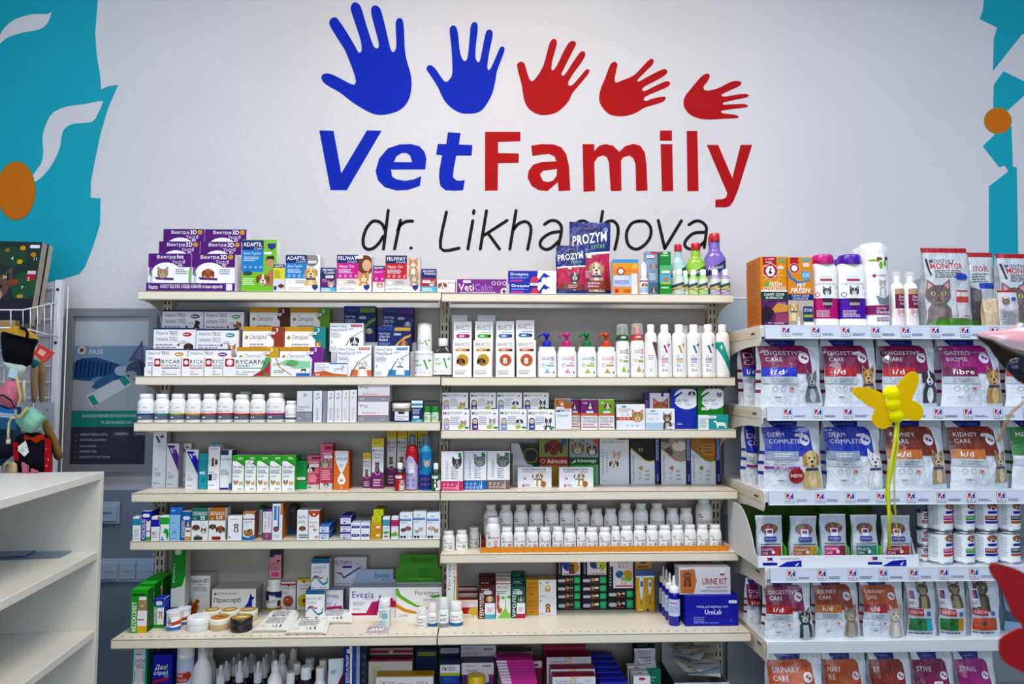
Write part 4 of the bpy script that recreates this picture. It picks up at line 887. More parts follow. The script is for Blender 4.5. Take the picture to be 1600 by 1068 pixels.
def pump(e,R,H):
    m = MB(); c = e['pc']
    m.lathe([(R*.46,H*.67),(R*.48,H*.68),(R*.48,H*.78),(R*.44,H*.8),(R*.2,H*.81),(R*.2,H*.82)],c); 
    for i in range(18):
        a = i*math.pi/9; m.box(R*.48*math.cos(a)-.0005,R*.48*math.cos(a)+.0005,R*.48*math.sin(a)-.0005,R*.48*math.sin(a)+.0005,H*.685,H*.775,c,'plastic',.0001)
    m.build('collar',e)
    m = MB(); m.lathe([(R*.16,H*.82),(R*.16,H*.9),(R*.3,H*.92),(R*.34,H*.97),(R*.2,H*.995)],c)
    m.tube([(R*.1,0,H*.965),(-R*.3,-R*.1,H*.975),(-R*.62,-R*.2,H*.955),(-R*.88,-R*.25,H*.9)],R*.15,c,r1=R*.08)
    m.build('pump_head',e)
PB = [(.93,0),(.99,.015),(1,.05),(1,.5),(.98,.55),(.88,.6),(.86,.63),(.88,.66),(.84,.675),(.46,.68)]
def doux(c,c2):return [('t',.24,.74,.7,.86,'DOUXO',c,'b'),('t',.7,.72,.86,.9,'S',c,'B'),('o',.3,.5,.1,'9aa0a8',.02),('t',.27,.46,.33,.54,'9',c,''),('R',.45,.44,.85,.52,c2,.4),('L',.62,.56,.85,.66,2,'9098a4'),('p',[(.35,.12),(.5,.34),(.54,.28),(.66,.12)],c2),('r',.8,.1,.86,.2,'333')]
for a,b,c,c2,lb in ((840,870,'1028c0','8fc0d0','white pump bottle with a blue pump'),(871.5,901.5,'d8108c','f0a0b8','white pump bottle with a magenta pump'),(903,933,'107838','a8d830','white pump bottle with a green pump'),(934,963.5,'d85028','d8b040','white pump bottle with an orange pump')):
    s = Spot('2R',a,b,519,d=.006)
    def ex_(e,R,H,c=c):e['pc'] = c; pump(e,R,H); del e['pc']
    bottle('pump_bottle',lb,'2R',a,b,519,d=.006,prof=PB,cap=None,sq=4,ey=.62,lab=(.03,.5),art=doux(c,c2),extra=ex_,group='white pump bottles',key='plastic')
MB_ = [(.93,0),(1,.012),(1,.58),(.97,.64),(.9,.66),(.9,.68)]
for a,b,t,c,c2,lb in ((963.8,985.4,505,'106030','a0d830','mousse bottle with a green pump under a clear cap'),(986.8,1008.8,504,'d05040','d8b040','mousse bottle with a coral red pump under a clear cap')):
    def fo(e,R,H,c=c):
        m = MB(); m.lathe([(R*.95,H*.68),(R*.96,H*.69),(R*.7,H*.78),(R*.42,H*.8),(R*.4,H*.95),(R*.3,H*.96)],c); m.tube([(0,0,H*.93),(-R*.3,-R*.3,H*.94),(-R*.5,-R*.5,H*.91)],R*.18,c); m.build('pump_head',e)
        m = MB(); m.lathe([(R*.92,H*.785),(R*.84,H*.97),(R*.7,H*.995)],'ffffff','clear'); m.build('clear_cap',e)
    bottle('mousse_bottle',lb,'2R',a,b,t,d=.008,prof=MB_,lab=(.03,.58),art=doux(c,c2),extra=fo,group='mousse bottles',stk=(.5,.74))
def vp(c,stripe=False,brown=False):
    if stripe:return [('p',[(0,.97),(.4,.97),(1,.3),(1,.02),(.85,.12),(0,.8)],'20a898'),('r',.2,.8,.38,.83,'fff'),('r',.27,.74,.31,.89,'fff')]
    if brown:return [('p',[(.5,.97),(.95,.97),(1,.4),(.9,.5)],'6a4a3c'),('L',.2,.45,.7,.6,3,'9a9aa0'),('t',.3,.1,.45,.2,'V','222','b')]
    return [('p',[(.3,.88),(.44,.88),(.62,.65),(.5,.65)],c),('r',.58,.86,.78,.9,c),('r',.655,.8,.705,.96,c),('t',.24,.55,.4,.6,'DO','555',''),('L',.2,.36,.7,.52,4,c),('L',.2,.25,.45,.34,2,'999'),('t',.22,.1,.36,.2,'V','222','b'),('L',.4,.12,.6,.18,1,'888')]
for a,b,c,st,br,lb in ((1009.3,1028.8,'',0,1,'white shampoo bottle with a brown wedge on its label'),(1030,1052,'c82088',0,0,'white shampoo bottle with a magenta check mark'),(1052.8,1075,'d0a020',0,0,'white shampoo bottle with a golden check mark'),(1075.8,1098,'2478b0',0,0,'white shampoo bottle with a light blue check mark'),
 (1098.8,1121,'1c5880',0,0,'white shampoo bottle with a dark blue check mark'),(1121.6,1143,'',1,0,'white shampoo bottle with a broad teal diagonal band')):
    bottle('shampoo_bottle',lb,'2R',a,b,506,d=.006,prof=SHAMP,cap=SHAMPCAP,lab=(.03,.68),art=vp(c,st,br),group='tall white shampoo bottles')
bottle('shampoo_bottle','white capped shampoo bottle in the back row, left of two','2R',1062,1083,508,d=.062,prof=SHAMP,cap=SHAMPCAP,group='tall white shampoo bottles in the back row')
bottle('shampoo_bottle','white capped shampoo bottle in the back row, right of two','2R',1087,1108,508,d=.062,prof=SHAMP,cap=SHAMPCAP,group='tall white shampoo bottles in the back row')

# ---------------------------------------------------------------- shelf 3 left: vitamin bottles, cartons
def vit(t,c):return [('r',0,0,1,.32,'5c6472'),('r',0,.3,1,.4,c),('t',.12,.44,.88,.58,t,c,''),('L',.12,.72,.3,.86,2,'888e98'),('L',.5,.7,.8,.82,2,'a8aeb8'),('c',.25,.15,.05,.05,'f0f0f2'),('c',.37,.15,.05,.05,'f0f0f2')]
for a,b,t,tx,c,lb in ((209.8,236.3,615,'VetoSkin','1c48a8','white vitamin bottle with a blue band'),(237.2,260.2,615,'LaxoVet','18907c','white vitamin bottle with a teal band'),(260.8,285.8,615,'UroVet','b0a018','white vitamin bottle with an olive yellow band'),(286.4,310.6,615,'UroVet Cat','d8b018','white vitamin bottle with a bright yellow band'),
 (311.2,335.2,615,'LiverVet','c83838','white vitamin bottle with a thin red band, left of the open-lidded one'),(336,361,613.5,'ArthroVet','c82838','white vitamin bottle with a crimson band and wide two-step lid'),(361.8,386.6,616,'ArthroVet C','c02030','white vitamin bottle with a crimson band and a two line name'),(387.4,411.8,615.5,'ImmunoVet','d87020','white vitamin bottle with an orange band'),
 (412.6,442,613.8,'CardioVet','c01c88','widest white vitamin bottle with a magenta band')):
    bottle('vitamin_bottle',lb,'3L',a,b,t,d=.006,prof=PILL,cap=PILLCAP,lab=(.09,.66),art=vit(tx,c),group='white vitamin bottles with coloured bands')
bottle('vitamin_bottle','white capped vitamin bottle peeping out behind the crimson banded ones','3L',368,391,611.5,d=.075,prof=PILL,cap=PILLCAP)
bottle('small_supplement_jar','short white jar beside the grey carton','3L',443,462.8,626,d=.008,prof=PILL,cap=PILLCAP,lab=(.06,.66),art=[('r',0,.1,1,.28,'5c6472'),('t',.1,.4,.9,.54,'HepatiVet','333',''),('L',.1,.62,.4,.74,2,'777')])
carton('liver_tablet_carton','grey and white carton with a black cross mark','3L',463.6,488,611,d=.006,dep=.05,col={'f':'dcdde2','s':'9a9ca4','t':'c8c8cc'},art=[('r',0,0,1,.32,'8c909c'),('r',0,.32,1,.34,'1c1c24'),('t',.4,.8,.55,.92,'V','1c1c24','B'),('r',.55,.88,.65,.895,'1c1c24'),('r',.59,.85,.61,.925,'1c1c24'),('t',.08,.46,.88,.53,'Hepatiale','333',''),('t',.08,.38,.45,.44,'Forte','333',''),('o',.75,.22,.14,'e0e0e6',.02),('dots',.15,.25,.12,.05,2,'f0f0f4')])
def sp(t,c,k='1c1c24'):return [('r',0,0,1,1,'e4e4e8'),('t',.25,.06,.72,.46,t,c,'v'),('t',.22,.72,.6,.8,'V',k,'B'),('r',.6,.78,.8,.8,k),('L',.4,.84,.7,.94,2,'666')]
for a,b,t,tx,c,k,lb in ((489.4,503,610.5,'Hepatiale Forte','333','1c1c24','slim white carton with dark print next to the grey and white carton'),(503.6,510.8,611,'','8c909c','8c909c','narrow plain grey carton end'),(511.4,521.6,610.6,'Urinovet Forte','2a2a34','1c1c24','slim white carton with black print after the plain grey end'),(522.4,534,610,'CaproVet','c83c30','a02020','slim grey carton with red vertical lettering'),
 (534.6,545.2,609.5,'UrinoVet Dog','d0b020','c8a820','slim white carton with yellow lettering, first of two'),(546,557.3,609,'UrinoVet Day','c8a818','c0a018','slim white carton with yellow lettering, second of two')):
    carton('slim_supplement_carton',lb,'3L',a,b,t,d=.006,dep=.06,col={'f':'e4e4e8' if tx else '8c909c','s':'9a9ca4'},art=sp(tx or '-',c,k) if tx else [('t',.3,.1,.6,.3,'O O','d0d0d8','v')],group='slim supplement cartons')
BP = [('r',0,0,1,.3,'8c8c98'),('r',0,.3,1,.34,'c83838'),('t',.16,.4,.7,.5,'BioProtect +','c84840',''),('t',.06,.72,.14,.88,'V','a01c28','B'),('r',.13,.82,.18,.85,'a01c28'),('L',.2,.72,.35,.84,2,'777'),('dots',.1,.16,.15,.03,2,'f0f0f4'),('L',.75,.1,.9,.18,1,'c8c8d0')]
s = carton('probiotic_box','wide white and grey box with red stripe, lower of the stacked pair','3L',558.8,607,627.4,d=.006,dep=.06,col={'f':'e8e6ea','s':'c0bcc0'},art=BP,group='stacked probiotic boxes')
carton('probiotic_box','wide white and grey box with red stripe, upper one touching the shelf above','3L',559,609,599,d=.006,dep=.06,on=s,col={'f':'d8d6da','s':'b0acb0'},art=BP,group='stacked probiotic boxes',h=.058)
bottle('skin_supplement_tub','squat navy tub with white lid and white label','3L',611.5,641.3,630,d=.005,prof=[(.95,0),(1,.03),(1,.68),(.96,.72)],cap=[(.97,.72),(1,.74),(1,.97),(.95,1)],col='20286c',lab=(.02,.7),labcol='20286c',sq=3,ey=.7,art=[('r',0,.85,1,1,'c0a878'),('r',.18,.1,.9,.8,'f0f0f2'),('R',.35,.6,.7,.78,'20286c',.4),('t',.22,.34,.86,.5,'TheraCoat','20243a','b'),('L',.25,.14,.8,.28,2,'666')])
carton('ear_drop_carton','tall navy and turquoise carton beside the squat tub','3L',643,660.6,624.5,d=.005,dep=.03,col={'f':'1c2860','s':'141c48','t':'182050'},art=[('r',0,.84,1,.97,'e8ecf4'),('r',0,.74,1,.84,'2a90a8'),('r',0,.66,1,.74,'e8ecf4'),('L',.1,.35,.9,.6,4,'c8d0e4'),('R',.1,.16,.7,.28,'dce0ea'),('r',0,0,1,.13,'38a8c0'),('t',.4,.02,.8,.1,'+ НАВЧ','fff','b')])
for a,b,lb in ((661.4,672.4,'tiny green capped vial, left of the pair at the bay joint'),(673.6,685,'tiny green capped vial, right of the pair at the bay joint')):
    bottle('small_vial',lb,'3L',a,b,634.7,d=.006,prof=[(.95,0),(1,.02),(1,.58),(.8,.62)],cap=[(.94,.62),(.97,.64),(.97,.97),(.9,1)],capcol='189030',lab=(.05,.56),art=[('r',0,0,1,.45,'c8e8c0'),('r',0,.8,1,1,'a8d8a8'),('L',.1,.2,.8,.7,4,'60a060')],group='tiny green capped vials')
# shelf 3 right
def milp(c,p,dark='222'):return [('t',.04,.76,.22,.9,'Mil','26303a','b'),('t',.235,.73,.74,.9,'prazon','4a8a38',''),('p',[(.8,.76),(.84,.86),(.9,.84),(.92,.76),(.86,.8)],'222'),('R',.05,-.0,.27,.6,c,.45),('r',.05,0,.27,.2,c),('c',.16,.42,.09,.09,'d8c8a0'),('t',.1,.1,.22,.22,'48','fff','b'),('L',.3,.25,.66,.68,5,'9a9aa4'),('c',.68,.15,.1,.08,'b8d060'),('pet',)+p,('R',.82,.06,.98,.16,'28a048',.4)]
MK = [('c',.78,.3,.11,('b88c64','e8d0b0','7a5434')),('c',.78,.38,.12,('a89c94','f4f0ec','5a5450')),('d',.74,.4,.11,('383c44','f0f0f0','26282e')),('dpb',.76,.36,.13,('40444c','f8f8f8','2a2c32'))]
MCOL = ['b8a0d0','5a2080','8098c8','2040a0']; MW = ['lilac','purple','grey blue','royal blue']; MA = ['tan kitten','grey and white kitten','puppies','husky']
for i,(a,b,t) in enumerate(((690.8,733.5,640),(735.3,778.8,640),(780.3,823.2,639.6),(824.2,867,640))):
    carton('worming_tablet_box','white worming tablet box with a %s window and %s, front row' % (MW[i],MA[i]),'3R',a,b,t,d=.005,dep=.045,col={'f':'f4f2f4','s':'d0ccd4'},art=milp(MCOL[i],MK[i]),group='worming tablet boxes')
rz_ = P(760,640,YF+.055).z-.004
riser('white riser under the back row of worming tablet boxes','3R',691,860,[(.053,.1,rz_-LV['3R'][0])])
for i,(a,b,t) in enumerate(((691,731.6,616.3),(734.2,774.8,615.8),(776.3,815.8,618.5),(817.8,857.5,608.8))):
    carton('worming_tablet_box','white worming tablet box with a %s window and %s, raised back row' % (MW[i],MA[i]),'3R',a,b,t,d=.055,z=rz_+.0005,dep=.042,col={'f':'f4f2f4','s':'d0ccd4'},art=milp(MCOL[i],MK[i]),group='worming tablet boxes',h=.062)
carton('cat_wormer_carton','white carton with an orange and white cat photo across its top','3R',867.6,893.4,623,d=.004,dep=.03,col={'f':'eef0f6','s':'d8c8a0'},stk=(.3,.7),art=[('r',0,.68,1,1,'a06430'),('c',.8,.95,.12,.1,'3a90b8'),('pet','c',.4,.85,.15,('c88850','f4ece0','8a5020')),('t',.36,.56,.9,.66,'procox','2a3c50',''),('r',.06,.58,.3,.63,'2a4cb0'),('L',.1,.42,.9,.5,2,'a0b0d0'),('r',0,0,1,.02,'d8a840')])
def pran(c,w,p):return [('r',0,.46,1,1,c),('p',[(0,.46),(1,.46),(1,.56),(.5,.52),(0,.56)],'d87838'),('t',.1,.86,.35,.92,w,'fff','b'),('pet',)+p,('R',.3,.55,.75,.62,'d8dce8',.3),('t',.08,.34,.92,.43,'ПРАНАТАН','1c1c20','b'),('t',.08,.23,.92,.32,'СУСПЕНЗІЯ','1c1c20','b'),('L',.1,.14,.9,.2,2,'c02050'),('r',.08,.07,.92,.1,'c02050')]
for a,b,c,w,p,lb in ((889.5,906.9,'7a1870','3 мл',('d',.5,.75,.22,('303038','e8e8e8','222')),'purple topped suspension carton half behind the cat wormer'),(908,933.8,'7a1870','7 мл',('d',.55,.78,.2,('303038','e8e8e8','222')),'purple topped suspension carton with a puppy, fully visible'),(934.8,960,'78a820','1 мл',('d',.6,.78,.2,('a05838','f0e8e0','5a3020')),'green topped suspension carton with a spaniel')):
    carton('suspension_carton',lb,'3R',a,b,624,d=.006 if a > 900 else .036,dep=.03,col={'f':'f2f0f2','s':'50104c' if c[0] == '7' and a > 0 and 'green' not in lb else '5a8018'},art=pran(c,w,p),group='suspension cartons')
carton('cat_tablet_box','white box with a red stripe and a roaring tabby cat','3R',963,1008,631.5,d=.014,dep=.03,col={'f':'eeeef2','s':'c8c8d0','t':'e0e0e6'},art=[('r',0,.36,.62,.5,'d8583c'),('dots',.15,.42,.43,.04,3,'fff'),('R',.18,.88,.36,.94,'3a90c0',.5),('t',.06,.74,.5,.85,'ПАНАЦЕЯ','555c68',''),('r',.12,.7,.42,.72,'d04030'),('t',.18,.56,.42,.64,'2 - 8','333',''),('pet','c',.74,.5,.2,('b08850','e0c8a0','4a3018')),('dots',.38,.72,.15,.035,3,'333'),('r',0,0,1,.24,'dfe6f0'),('dots',.38,.72,.14,.035,3,'333')])
carton('kitten_tablet_box','pale blue and white box with a tabby kitten, in front','3R',1009.3,1054.5,638.4,d=.003,dep=.022,col={'f':'eef0f4','s':'c8ccd4'},art=[('r',0,0,1,.33,'b8d4e8'),('R',.15,.86,.33,.92,'3a90c0',.5),('t',.05,.72,.42,.82,'МілАвет','555c68',''),('t',.1,.46,.42,.55,'0,5 - 2','333',''),('pet','cb',.74,.55,.15,('4a3c30','c8b8a8','2a2018')),('R',.72,.04,.98,.14,'f0f4f8',.3),('t',.78,.06,.82,.12,'2','333','b')])
carton('cat_collar_box','white and purple box with a ginger kitten, behind the kitten tablet box','3R',1007,1048,613.5,d=.05,dep=.03,col={'f':'e8e4ec','s':'4a2a6c','t':'5a3a80'},art=[('r',0,0,.2,1,'4a2a6c'),('r',.64,.9,.74,1,'3a2460'),('pet','c',.62,.56,.3,('c06830','e09050','8a4418')),('L',.04,.5,.16,.8,5,'a890c8')])
def cest(c,t2,p):return [('r',0,0,1,1,c),('c',.62,.76,.52,.42,'ecebf0'),('p',[(.05,.68),(.12,.82),(.45,.94),(.45,.9),(.2,.78),(.14,.64)],c),('t',.16,.66,.68,.76,'Цестал','1c1c24','b'),('t',.54,.59,.8,.65,t2,'3a90c0','i'),('L',.22,.62,.44,.64,1,'555'),('pet',)+p,('L',.22,.1,.5,.16,2,'c0c8e0')]
carton('cestode_tablet_box','tall blue and white tablet box with a husky head','3R',1048.5,1088.6,607.3,d=.03,dep=.035,col={'f':'1438a8','s':'1c1c28','t':'c8c8d0'},art=cest('1838b0','Плюс',('d',.82,.88,.12,('404048','f0f0f0','2a2a30'))))
carton('cestode_tablet_box','tall green and white tablet box with a grey kitten','3R',1090.5,1130.8,607,d=.03,dep=.035,col={'f':'108018','s':'0a5010','t':'c8c8d0'},art=cest('108018','Кет',('c',.84,.84,.1,('707478','a8a8ac','404448'))),stk=(.28,.5))
carton('dachshund_tablet_box','low turquoise and white box with a white dachshund outline','3R',1091,1138.6,648,d=.003,dep=.02,col={'f':'20a8a8','s':'18807c','t':'60c0c0'},stk=(.46,.85),art=[('r',0,0,.34,1,'ecf0f0'),('L',.04,.1,.3,.8,6,'9aa4a8'),('p',[(.5,.5),(.52,.6),(.58,.62),(.62,.5),(.86,.48),(.9,.4),(.93,.1),(.88,.1),(.86,.25),(.66,.26),(.66,.1),(.62,.1),(.6,.28),(.57,.5)],'f0f6f4')])
# ---------------------------------------------------------------- shelf 4 left
def vc(c=None,k='1c1c60'):
    a = [('r',0,0,1,1,'ebebef'),('t',.16,.3,.4,.35,'DO','888',''),('L',.16,.2,.7,.28,3,'8a8a94'),('t',.12,.05,.3,.1,'V','222','b'),('L',.35,.05,.6,.09,1,'888')]
    if c:a += [('p',[(.04,.96),(.62,.96),(1,.72),(1,.36)],c),('p',[(.25,.9),(.38,.9),(.55,.78),(.45,.78)],'f4f4f8'),('r',.5,.87,.75,.89,'f4f4f8'),('r',.6,.84,.65,.92,'f4f4f8')]
    else:a += [('p',[(.16,.92),(.32,.92),(.55,.8),(.42,.8)],k),('r',.5,.9,.8,.925,k),('r',.62,.87,.68,.955,k)]
    return a
for a,b,t,pb,c,k,lb in ((238.5,259.5,674,761,None,'2a2060','tallest white carton with a dark violet check mark at the left end'),(260,279,692.6,761,'6a2898','','white carton with a purple diagonal band'),(280,298.5,692.6,754.5,None,'9040a8','white carton with a violet check mark, set further back'),(290,309.5,702.4,763,'1c28c0','','white carton with a royal blue diagonal band')):
    carton('shampoo_carton',lb,'4L',a,b,t,pb=pb,dep=.035,col={'f':'ebebef','s':'b8b8c0','t':'d8d8dc'},art=vc(c,k),group='white shampoo cartons with check marks')
carton('eye_drop_carton','turquoise carton with vertical lettering','4L',310.5,324.4,708.5,764,dep=.03,col={'f':'28a8b8','s':'187888','t':'60c0cc'},art=[('t',.12,.52,.42,.85,'Eye','1c6878','v'),('t',.55,.52,.8,.8,'CLEAN','1c7888','v'),('R',.1,.42,.7,.5,'d0d8dc',.3),('p',[(.2,.2),(.5,.35),(.8,.3),(.6,.18)],'1c8898'),('L',.3,.08,.9,.12,1,'1c6878')])
carton('lotion_carton','white carton with a brown bottle picture and red rings','4L',325,343.6,694,764.5,dep=.035,col={'f':'efeff2','s':'c0c0c8','t':'88a0b4'},art=[('r',0,.95,1,1,'7098b0'),('p',[(.45,.99),(.6,.99),(.52,.95)],'c82030'),('t',.08,.88,.8,.93,'ЛоксІfree','8a2040','b'),('o',.45,.6,.36,'c06050',.03),('R',.3,.52,.5,.7,'8a4030'),('r',.58,.55,.78,.66,'3a3438'),('r',.05,.2,.35,.34,'28242c'),('L',.45,.2,.85,.36,4,'888'),('t',.05,.37,.5,.4,'CLEANER','a03040','b'),('L',.1,.08,.7,.12,1,'888')])
carton('spray_carton','wide white carton with a navy label strip on top','4L',344,362,703,764.5,dep=.045,col={'f':'eceef2','s':'2a3450','t':'dcdfe8'},art=[('r',0,.88,.7,1,'28386c'),('t',.08,.74,.98,.8,'Кортаванс','444c5c',''),('L',.06,.36,.8,.52,4,'666c78'),('r',0,0,.75,.05,'1c3090'),('r',.78,0,1,.16,'2078b0')])
suro = [('p',[(0,.86),(.3,.86),(.8,.76),(1,.7),(1,1),(0,1)],'30b018'),('p',[(0,.84),(.4,.83),(1,.68),(1,.71),(.5,.85),(0,.86)],'187010'),('L',.45,.88,.9,.95,2,'e8f4e0'),('t',.08,.64,.85,.72,'Surolan','2c3850','b'),('L',.08,.48,.9,.6,3,'50586a'),('R',.1,.38,.6,.44,'c8ccdc',.5),('pet','dp',.3,.22,.19,('b07840','e0c090','6a4020')),('pet','c',.72,.2,.15,('d8a868','f0dcb8','a07030')),('t',.48,.03,.85,.08,'ELANCO','28489c','b'),('r',.97,.1,1,.7,'58b848')]
for i,(a,b) in enumerate(((362.8,381.8),(382.4,400.6),(401.2,420.6),(421.2,440),(440.6,460.8))):
    carton('ear_drop_carton','green topped ear drop carton, ' + ['leftmost of the five','second of five, with a price sticker','middle one of the five','fourth of the five','next to the plain green box'][i],'4L',a,b,711,766.3,dep=.075,col={'f':'f0f2f0','s':'48a838','t':'8c9488'},art=suro,group='green topped ear drop cartons',stk=(.4,.82) if i == 1 else None)
carton('plain_green_carton','plain emerald green carton beside the ear drop cartons','4L',462.8,479.5,719.4,764,dep=.05,col={'f':'10a050','s':'087038','t':'0c6034'},art=[('L',.2,.5,.8,.95,7,'0c8040')],stk=(.5,.38))
def pink(p,p2):return [('r',0,.0,1,1,'d8708c'),('r',.35,.88,1,.95,'a02040'),('L',.2,.76,.9,.82,1,'f0c8d0'),('pet',)+p,('r',.1,.14,.95,.46,'c83858'),('L',.14,.2,.9,.44,6,'f0c0cc'),('r',0,0,1,.14,'c8c4c4'),('pet',)+p2]
carton('dog_drop_carton','pink carton with a black and white dog nose','4L',480,499.6,711,764,dep=.04,col={'f':'d8708c','s':'98304c','t':'c86078'},stk=(.6,.7),art=pink(('d',.2,.62,.36,('28282c','e8e4e4','181818')),('d',.2,.06,.1,('444','ddd','222'))))
carton('cat_drop_carton','tall pink carton with a striped kitten face','4L',500.2,519.8,693.4,764.4,dep=.045,col={'f':'d8708c','s':'8a2c44','t':'c86078'},stk=(.65,.72),art=pink(('c',.4,.56,.42,('786858','c8b8a4','2a241c')),('c',.5,.1,.2,('28282c','e8e4e4','111'))))
carton('urinary_carton','orange carton with a white flask shaped panel','4L',520.8,545.6,704,764.8,dep=.055,col={'f':'e08038','s':'a04818','t':'b85828'},art=[('p',[(.1,1),(.92,1),(.9,.75),(.65,.5),(.52,.42),(.4,.5),(.14,.75)],'f4f4f2'),('p',[(.52,.46),(.75,.3),(.78,.22),(.66,.14),(.4,.14),(.27,.22),(.3,.3)],'f4f4f2'),('p',[(.15,.98),(.88,.98),(.85,.76),(.62,.53),(.52,.47),(.42,.53),(.18,.76)],'dde2ea'),('t',.14,.75,.88,.83,'АУРІКАП','38302c','b'),('L',.38,.58,.66,.66,3,'a87050'),('o',.52,.24,.14,'e08038',.02),('c',.52,.24,.08,.08,'e08038'),('o',.52,.06,.07,'f4f4f2',.02)])
malt = [('r',0,.82,1,1,'e8d838'),('t',.15,.88,.85,.94,'GimCat','c03828','b'),('t',.08,.73,.9,.79,'Malt-Soft','6a1858','b'),('t',.15,.66,.85,.71,'Paste','444',''),('t',.22,.6,.8,.65,'Extra','444',''),('r',0,0,1,.32,'7a2468'),('c',.5,.3,.34,.34,'7a2468'),('o',.5,.33,.24,'e8dce8',.04),('pet','cb',.45,.48,.2,('5a4838','8a7058','2a2018')),('L',.15,.04,.85,.2,3,'d8c0d4')]
mg = 'malt paste cartons with a cat and plum base'
carton('malt_paste_carton','small malt paste carton with a yellow top, beside the orange carton','4L',567,579.8,707,762,dep=.03,col={'f':'ece8ec','s':'9a8c9c','t':'d8c840'},art=malt,group=mg)
carton('malt_paste_carton','larger malt paste carton with a yellow top, in front of the back row','4L',581,599.4,684.5,763,dep=.035,col={'f':'ece8ec','s':'6a6064','t':'b8b048'},art=malt,group=mg)
for i,(a,b) in enumerate(((604.3,619.2),(620.4,635.6),(636.6,651.8),(652.6,668.6))):
    carton('malt_paste_carton','malt paste carton reaching the shelf above, ' + ['leftmost of the back row','second in the back row','behind the red spray bottle','behind the blue spray bottle'][i],'4L',a,b,669.5,759.5,dep=.03,col={'f':'d8d4d8','s':'6a6064'},art=malt,group=mg)
SPR = [(.9,0),(.98,.015),(1,.05),(1,.68),(.9,.75),(.66,.8),(.5,.82),(.48,.84)]
SPC = [(.5,.83),(.52,.85),(.5,.97),(.42,1)]
bottle('grooming_spray_bottle','tall red and lilac spray bottle with a white cat','4L',632.6,652.8,679.6,766,prof=SPR,cap=SPC,col='c82030',capcol='5a7488',key='gloss',lab=(.02,.7),labcol='b8b0dc',art=[('p',[(0,.72),(.3,.9),(.6,.86),(1,.6),(1,1),(0,1)],'c82030'),('pet','cb',.5,.62,.26,('e4dce8','f4f0f4','b8a8b8')),('L',.1,.36,.8,.44,2,'404880'),('dots',.25,.65,.24,.1,2,'1c2460'),('dots',.25,.65,.12,.1,2,'1c2460')],group='tall printed spray bottles')
bottle('grooming_spray_bottle','tall sky blue spray bottle with a french bulldog','4L',654,675,680,766.3,prof=SPR,cap=SPC,col='40a0c8',capcol='5a7488',key='gloss',lab=(.02,.7),labcol='2888c0',art=[('r',0,0,1,.4,'1c3c90'),('t',.06,.5,.25,.95,'white','1c2848','bv'),('pet','dp',.62,.68,.26,('c8a890','e8d4c4','8a6858')),('dots',.25,.75,.28,.09,3,'c08030'),('dots',.25,.75,.14,.09,3,'c08030')],group='tall printed spray bottles')
for a,b,t,c,p,lb in ((616,631.8,723.5,'c02828',('db',.75,.5,.22,('d8a8a0','f0d8d0','a06860')),'small dark vial with a red label in front of the malt cartons'),(673.2,687.8,724,'187038',('db',.45,.6,.24,('303438','f0f0f0','181818')),'small dark vial with a green label at the bay joint')):
    bottle('small_dropper_bottle',lb,'4L',a,b,t,767,prof=[(.95,0),(1,.02),(1,.62),(.85,.7),(.5,.76),(.45,.8)],cap=[(.5,.78),(.52,.8),(.52,.985),(.46,1)],col='241c18',key='gloss',lab=(.03,.62),labcol=c,art=[('r',.5,0,1,.6,'d8c8c4' if c[0] == 'c' else 'e8e8e8'),('pet',)+p,('R',.1,.72,.75,.9,'e4e4ec')],group='small dark vials')
# ---------------------------------------------------------------- shelf 4 right
def sela(c,c2,p):return [('r',0,.24,1,1,'ebebee'),('r',0,0,1,.24,c2),('t',.18,.3,.34,.78,'Селафорт',c,'iv'),('L',.45,.28,.8,.62,6,'a0a0a8'),('t',.48,.3,.54,.5,'Selafort',c,'v'),('pet',)+p,('R',.78,.84,.92,.96,'189048',.2),('dots',.14,.5,.15,.05,3,'fff'),('dots',.14,.6,.06,.05,4,'fff'),('r',.78,.02,.8,.22,'f0f0f0'),('t',.68,.03,.76,.18,'1x','f4f4f4','b')]
for a,b,t,pb,c,p,lb in ((689.3,723.6,704.7,766,'d83878',('dp',.72,.68,.24,('3a3c40','8a8c90','1c1c20')),'spot-on box with a pink base and black dog'),(724.8,760.2,704,764.5,'1478c8',('c',.7,.72,.26,('707478','9a9ea2','404448')),'spot-on box with a blue base and grey cat'),(761.2,796.6,704,764,'74605c',('c',.7,.72,.28,('585c60','8a8e92','303438')),'spot-on box with a brown base and grey cat')):
    carton('upright_spot_on_box',lb,'4R',a,b,t,pb,dep=.03,col={'f':'ebebee','s':'4a4448','t':c},art=sela('3a3c44' if c[0] == '7' else c,c,p),group='upright spot-on boxes')
carton('cat_calendar_box','white and dark green box behind the white two-dog carton','4R',798.5,841.5,692,756.7,dep=.03,col={'f':'d8dae0','s':'206030'},art=[('p',[(.28,1),(1,1),(1,.3),(.8,.45),(.45,.7)],'0c3c20'),('c',.72,.68,.26,.3,'0a2414'),('o',.72,.7,.27,'b0a028',.03),('r',0,.5,.06,.75,'208038'),('r',0,0,.06,.5,'c08028'),('t',.1,.06,.2,.5,'Versican','2858a8','v'),('L',.24,.1,.6,.4,4,'9aa0ac')])
carton('spaniel_box','box with a red spaniel above a dark red name band','4R',842.3,888,684.4,757,dep=.028,col={'f':'7a8c50','s':'5a2018'},art=[('r',0,.45,1,1,'8a9458'),('pet','d',.5,.8,.28,('7a2814','8c381c','5a1c0c')),('r',0,.42,1,.6,'a8281c'),('o',.13,.51,.07,'f0d8d0',.012),('t',.28,.46,.95,.56,'Advocate','f0ece8','b'),('R',.76,.86,.94,1,'2068a0',.3),('r',0,0,1,.42,'b08a20')])
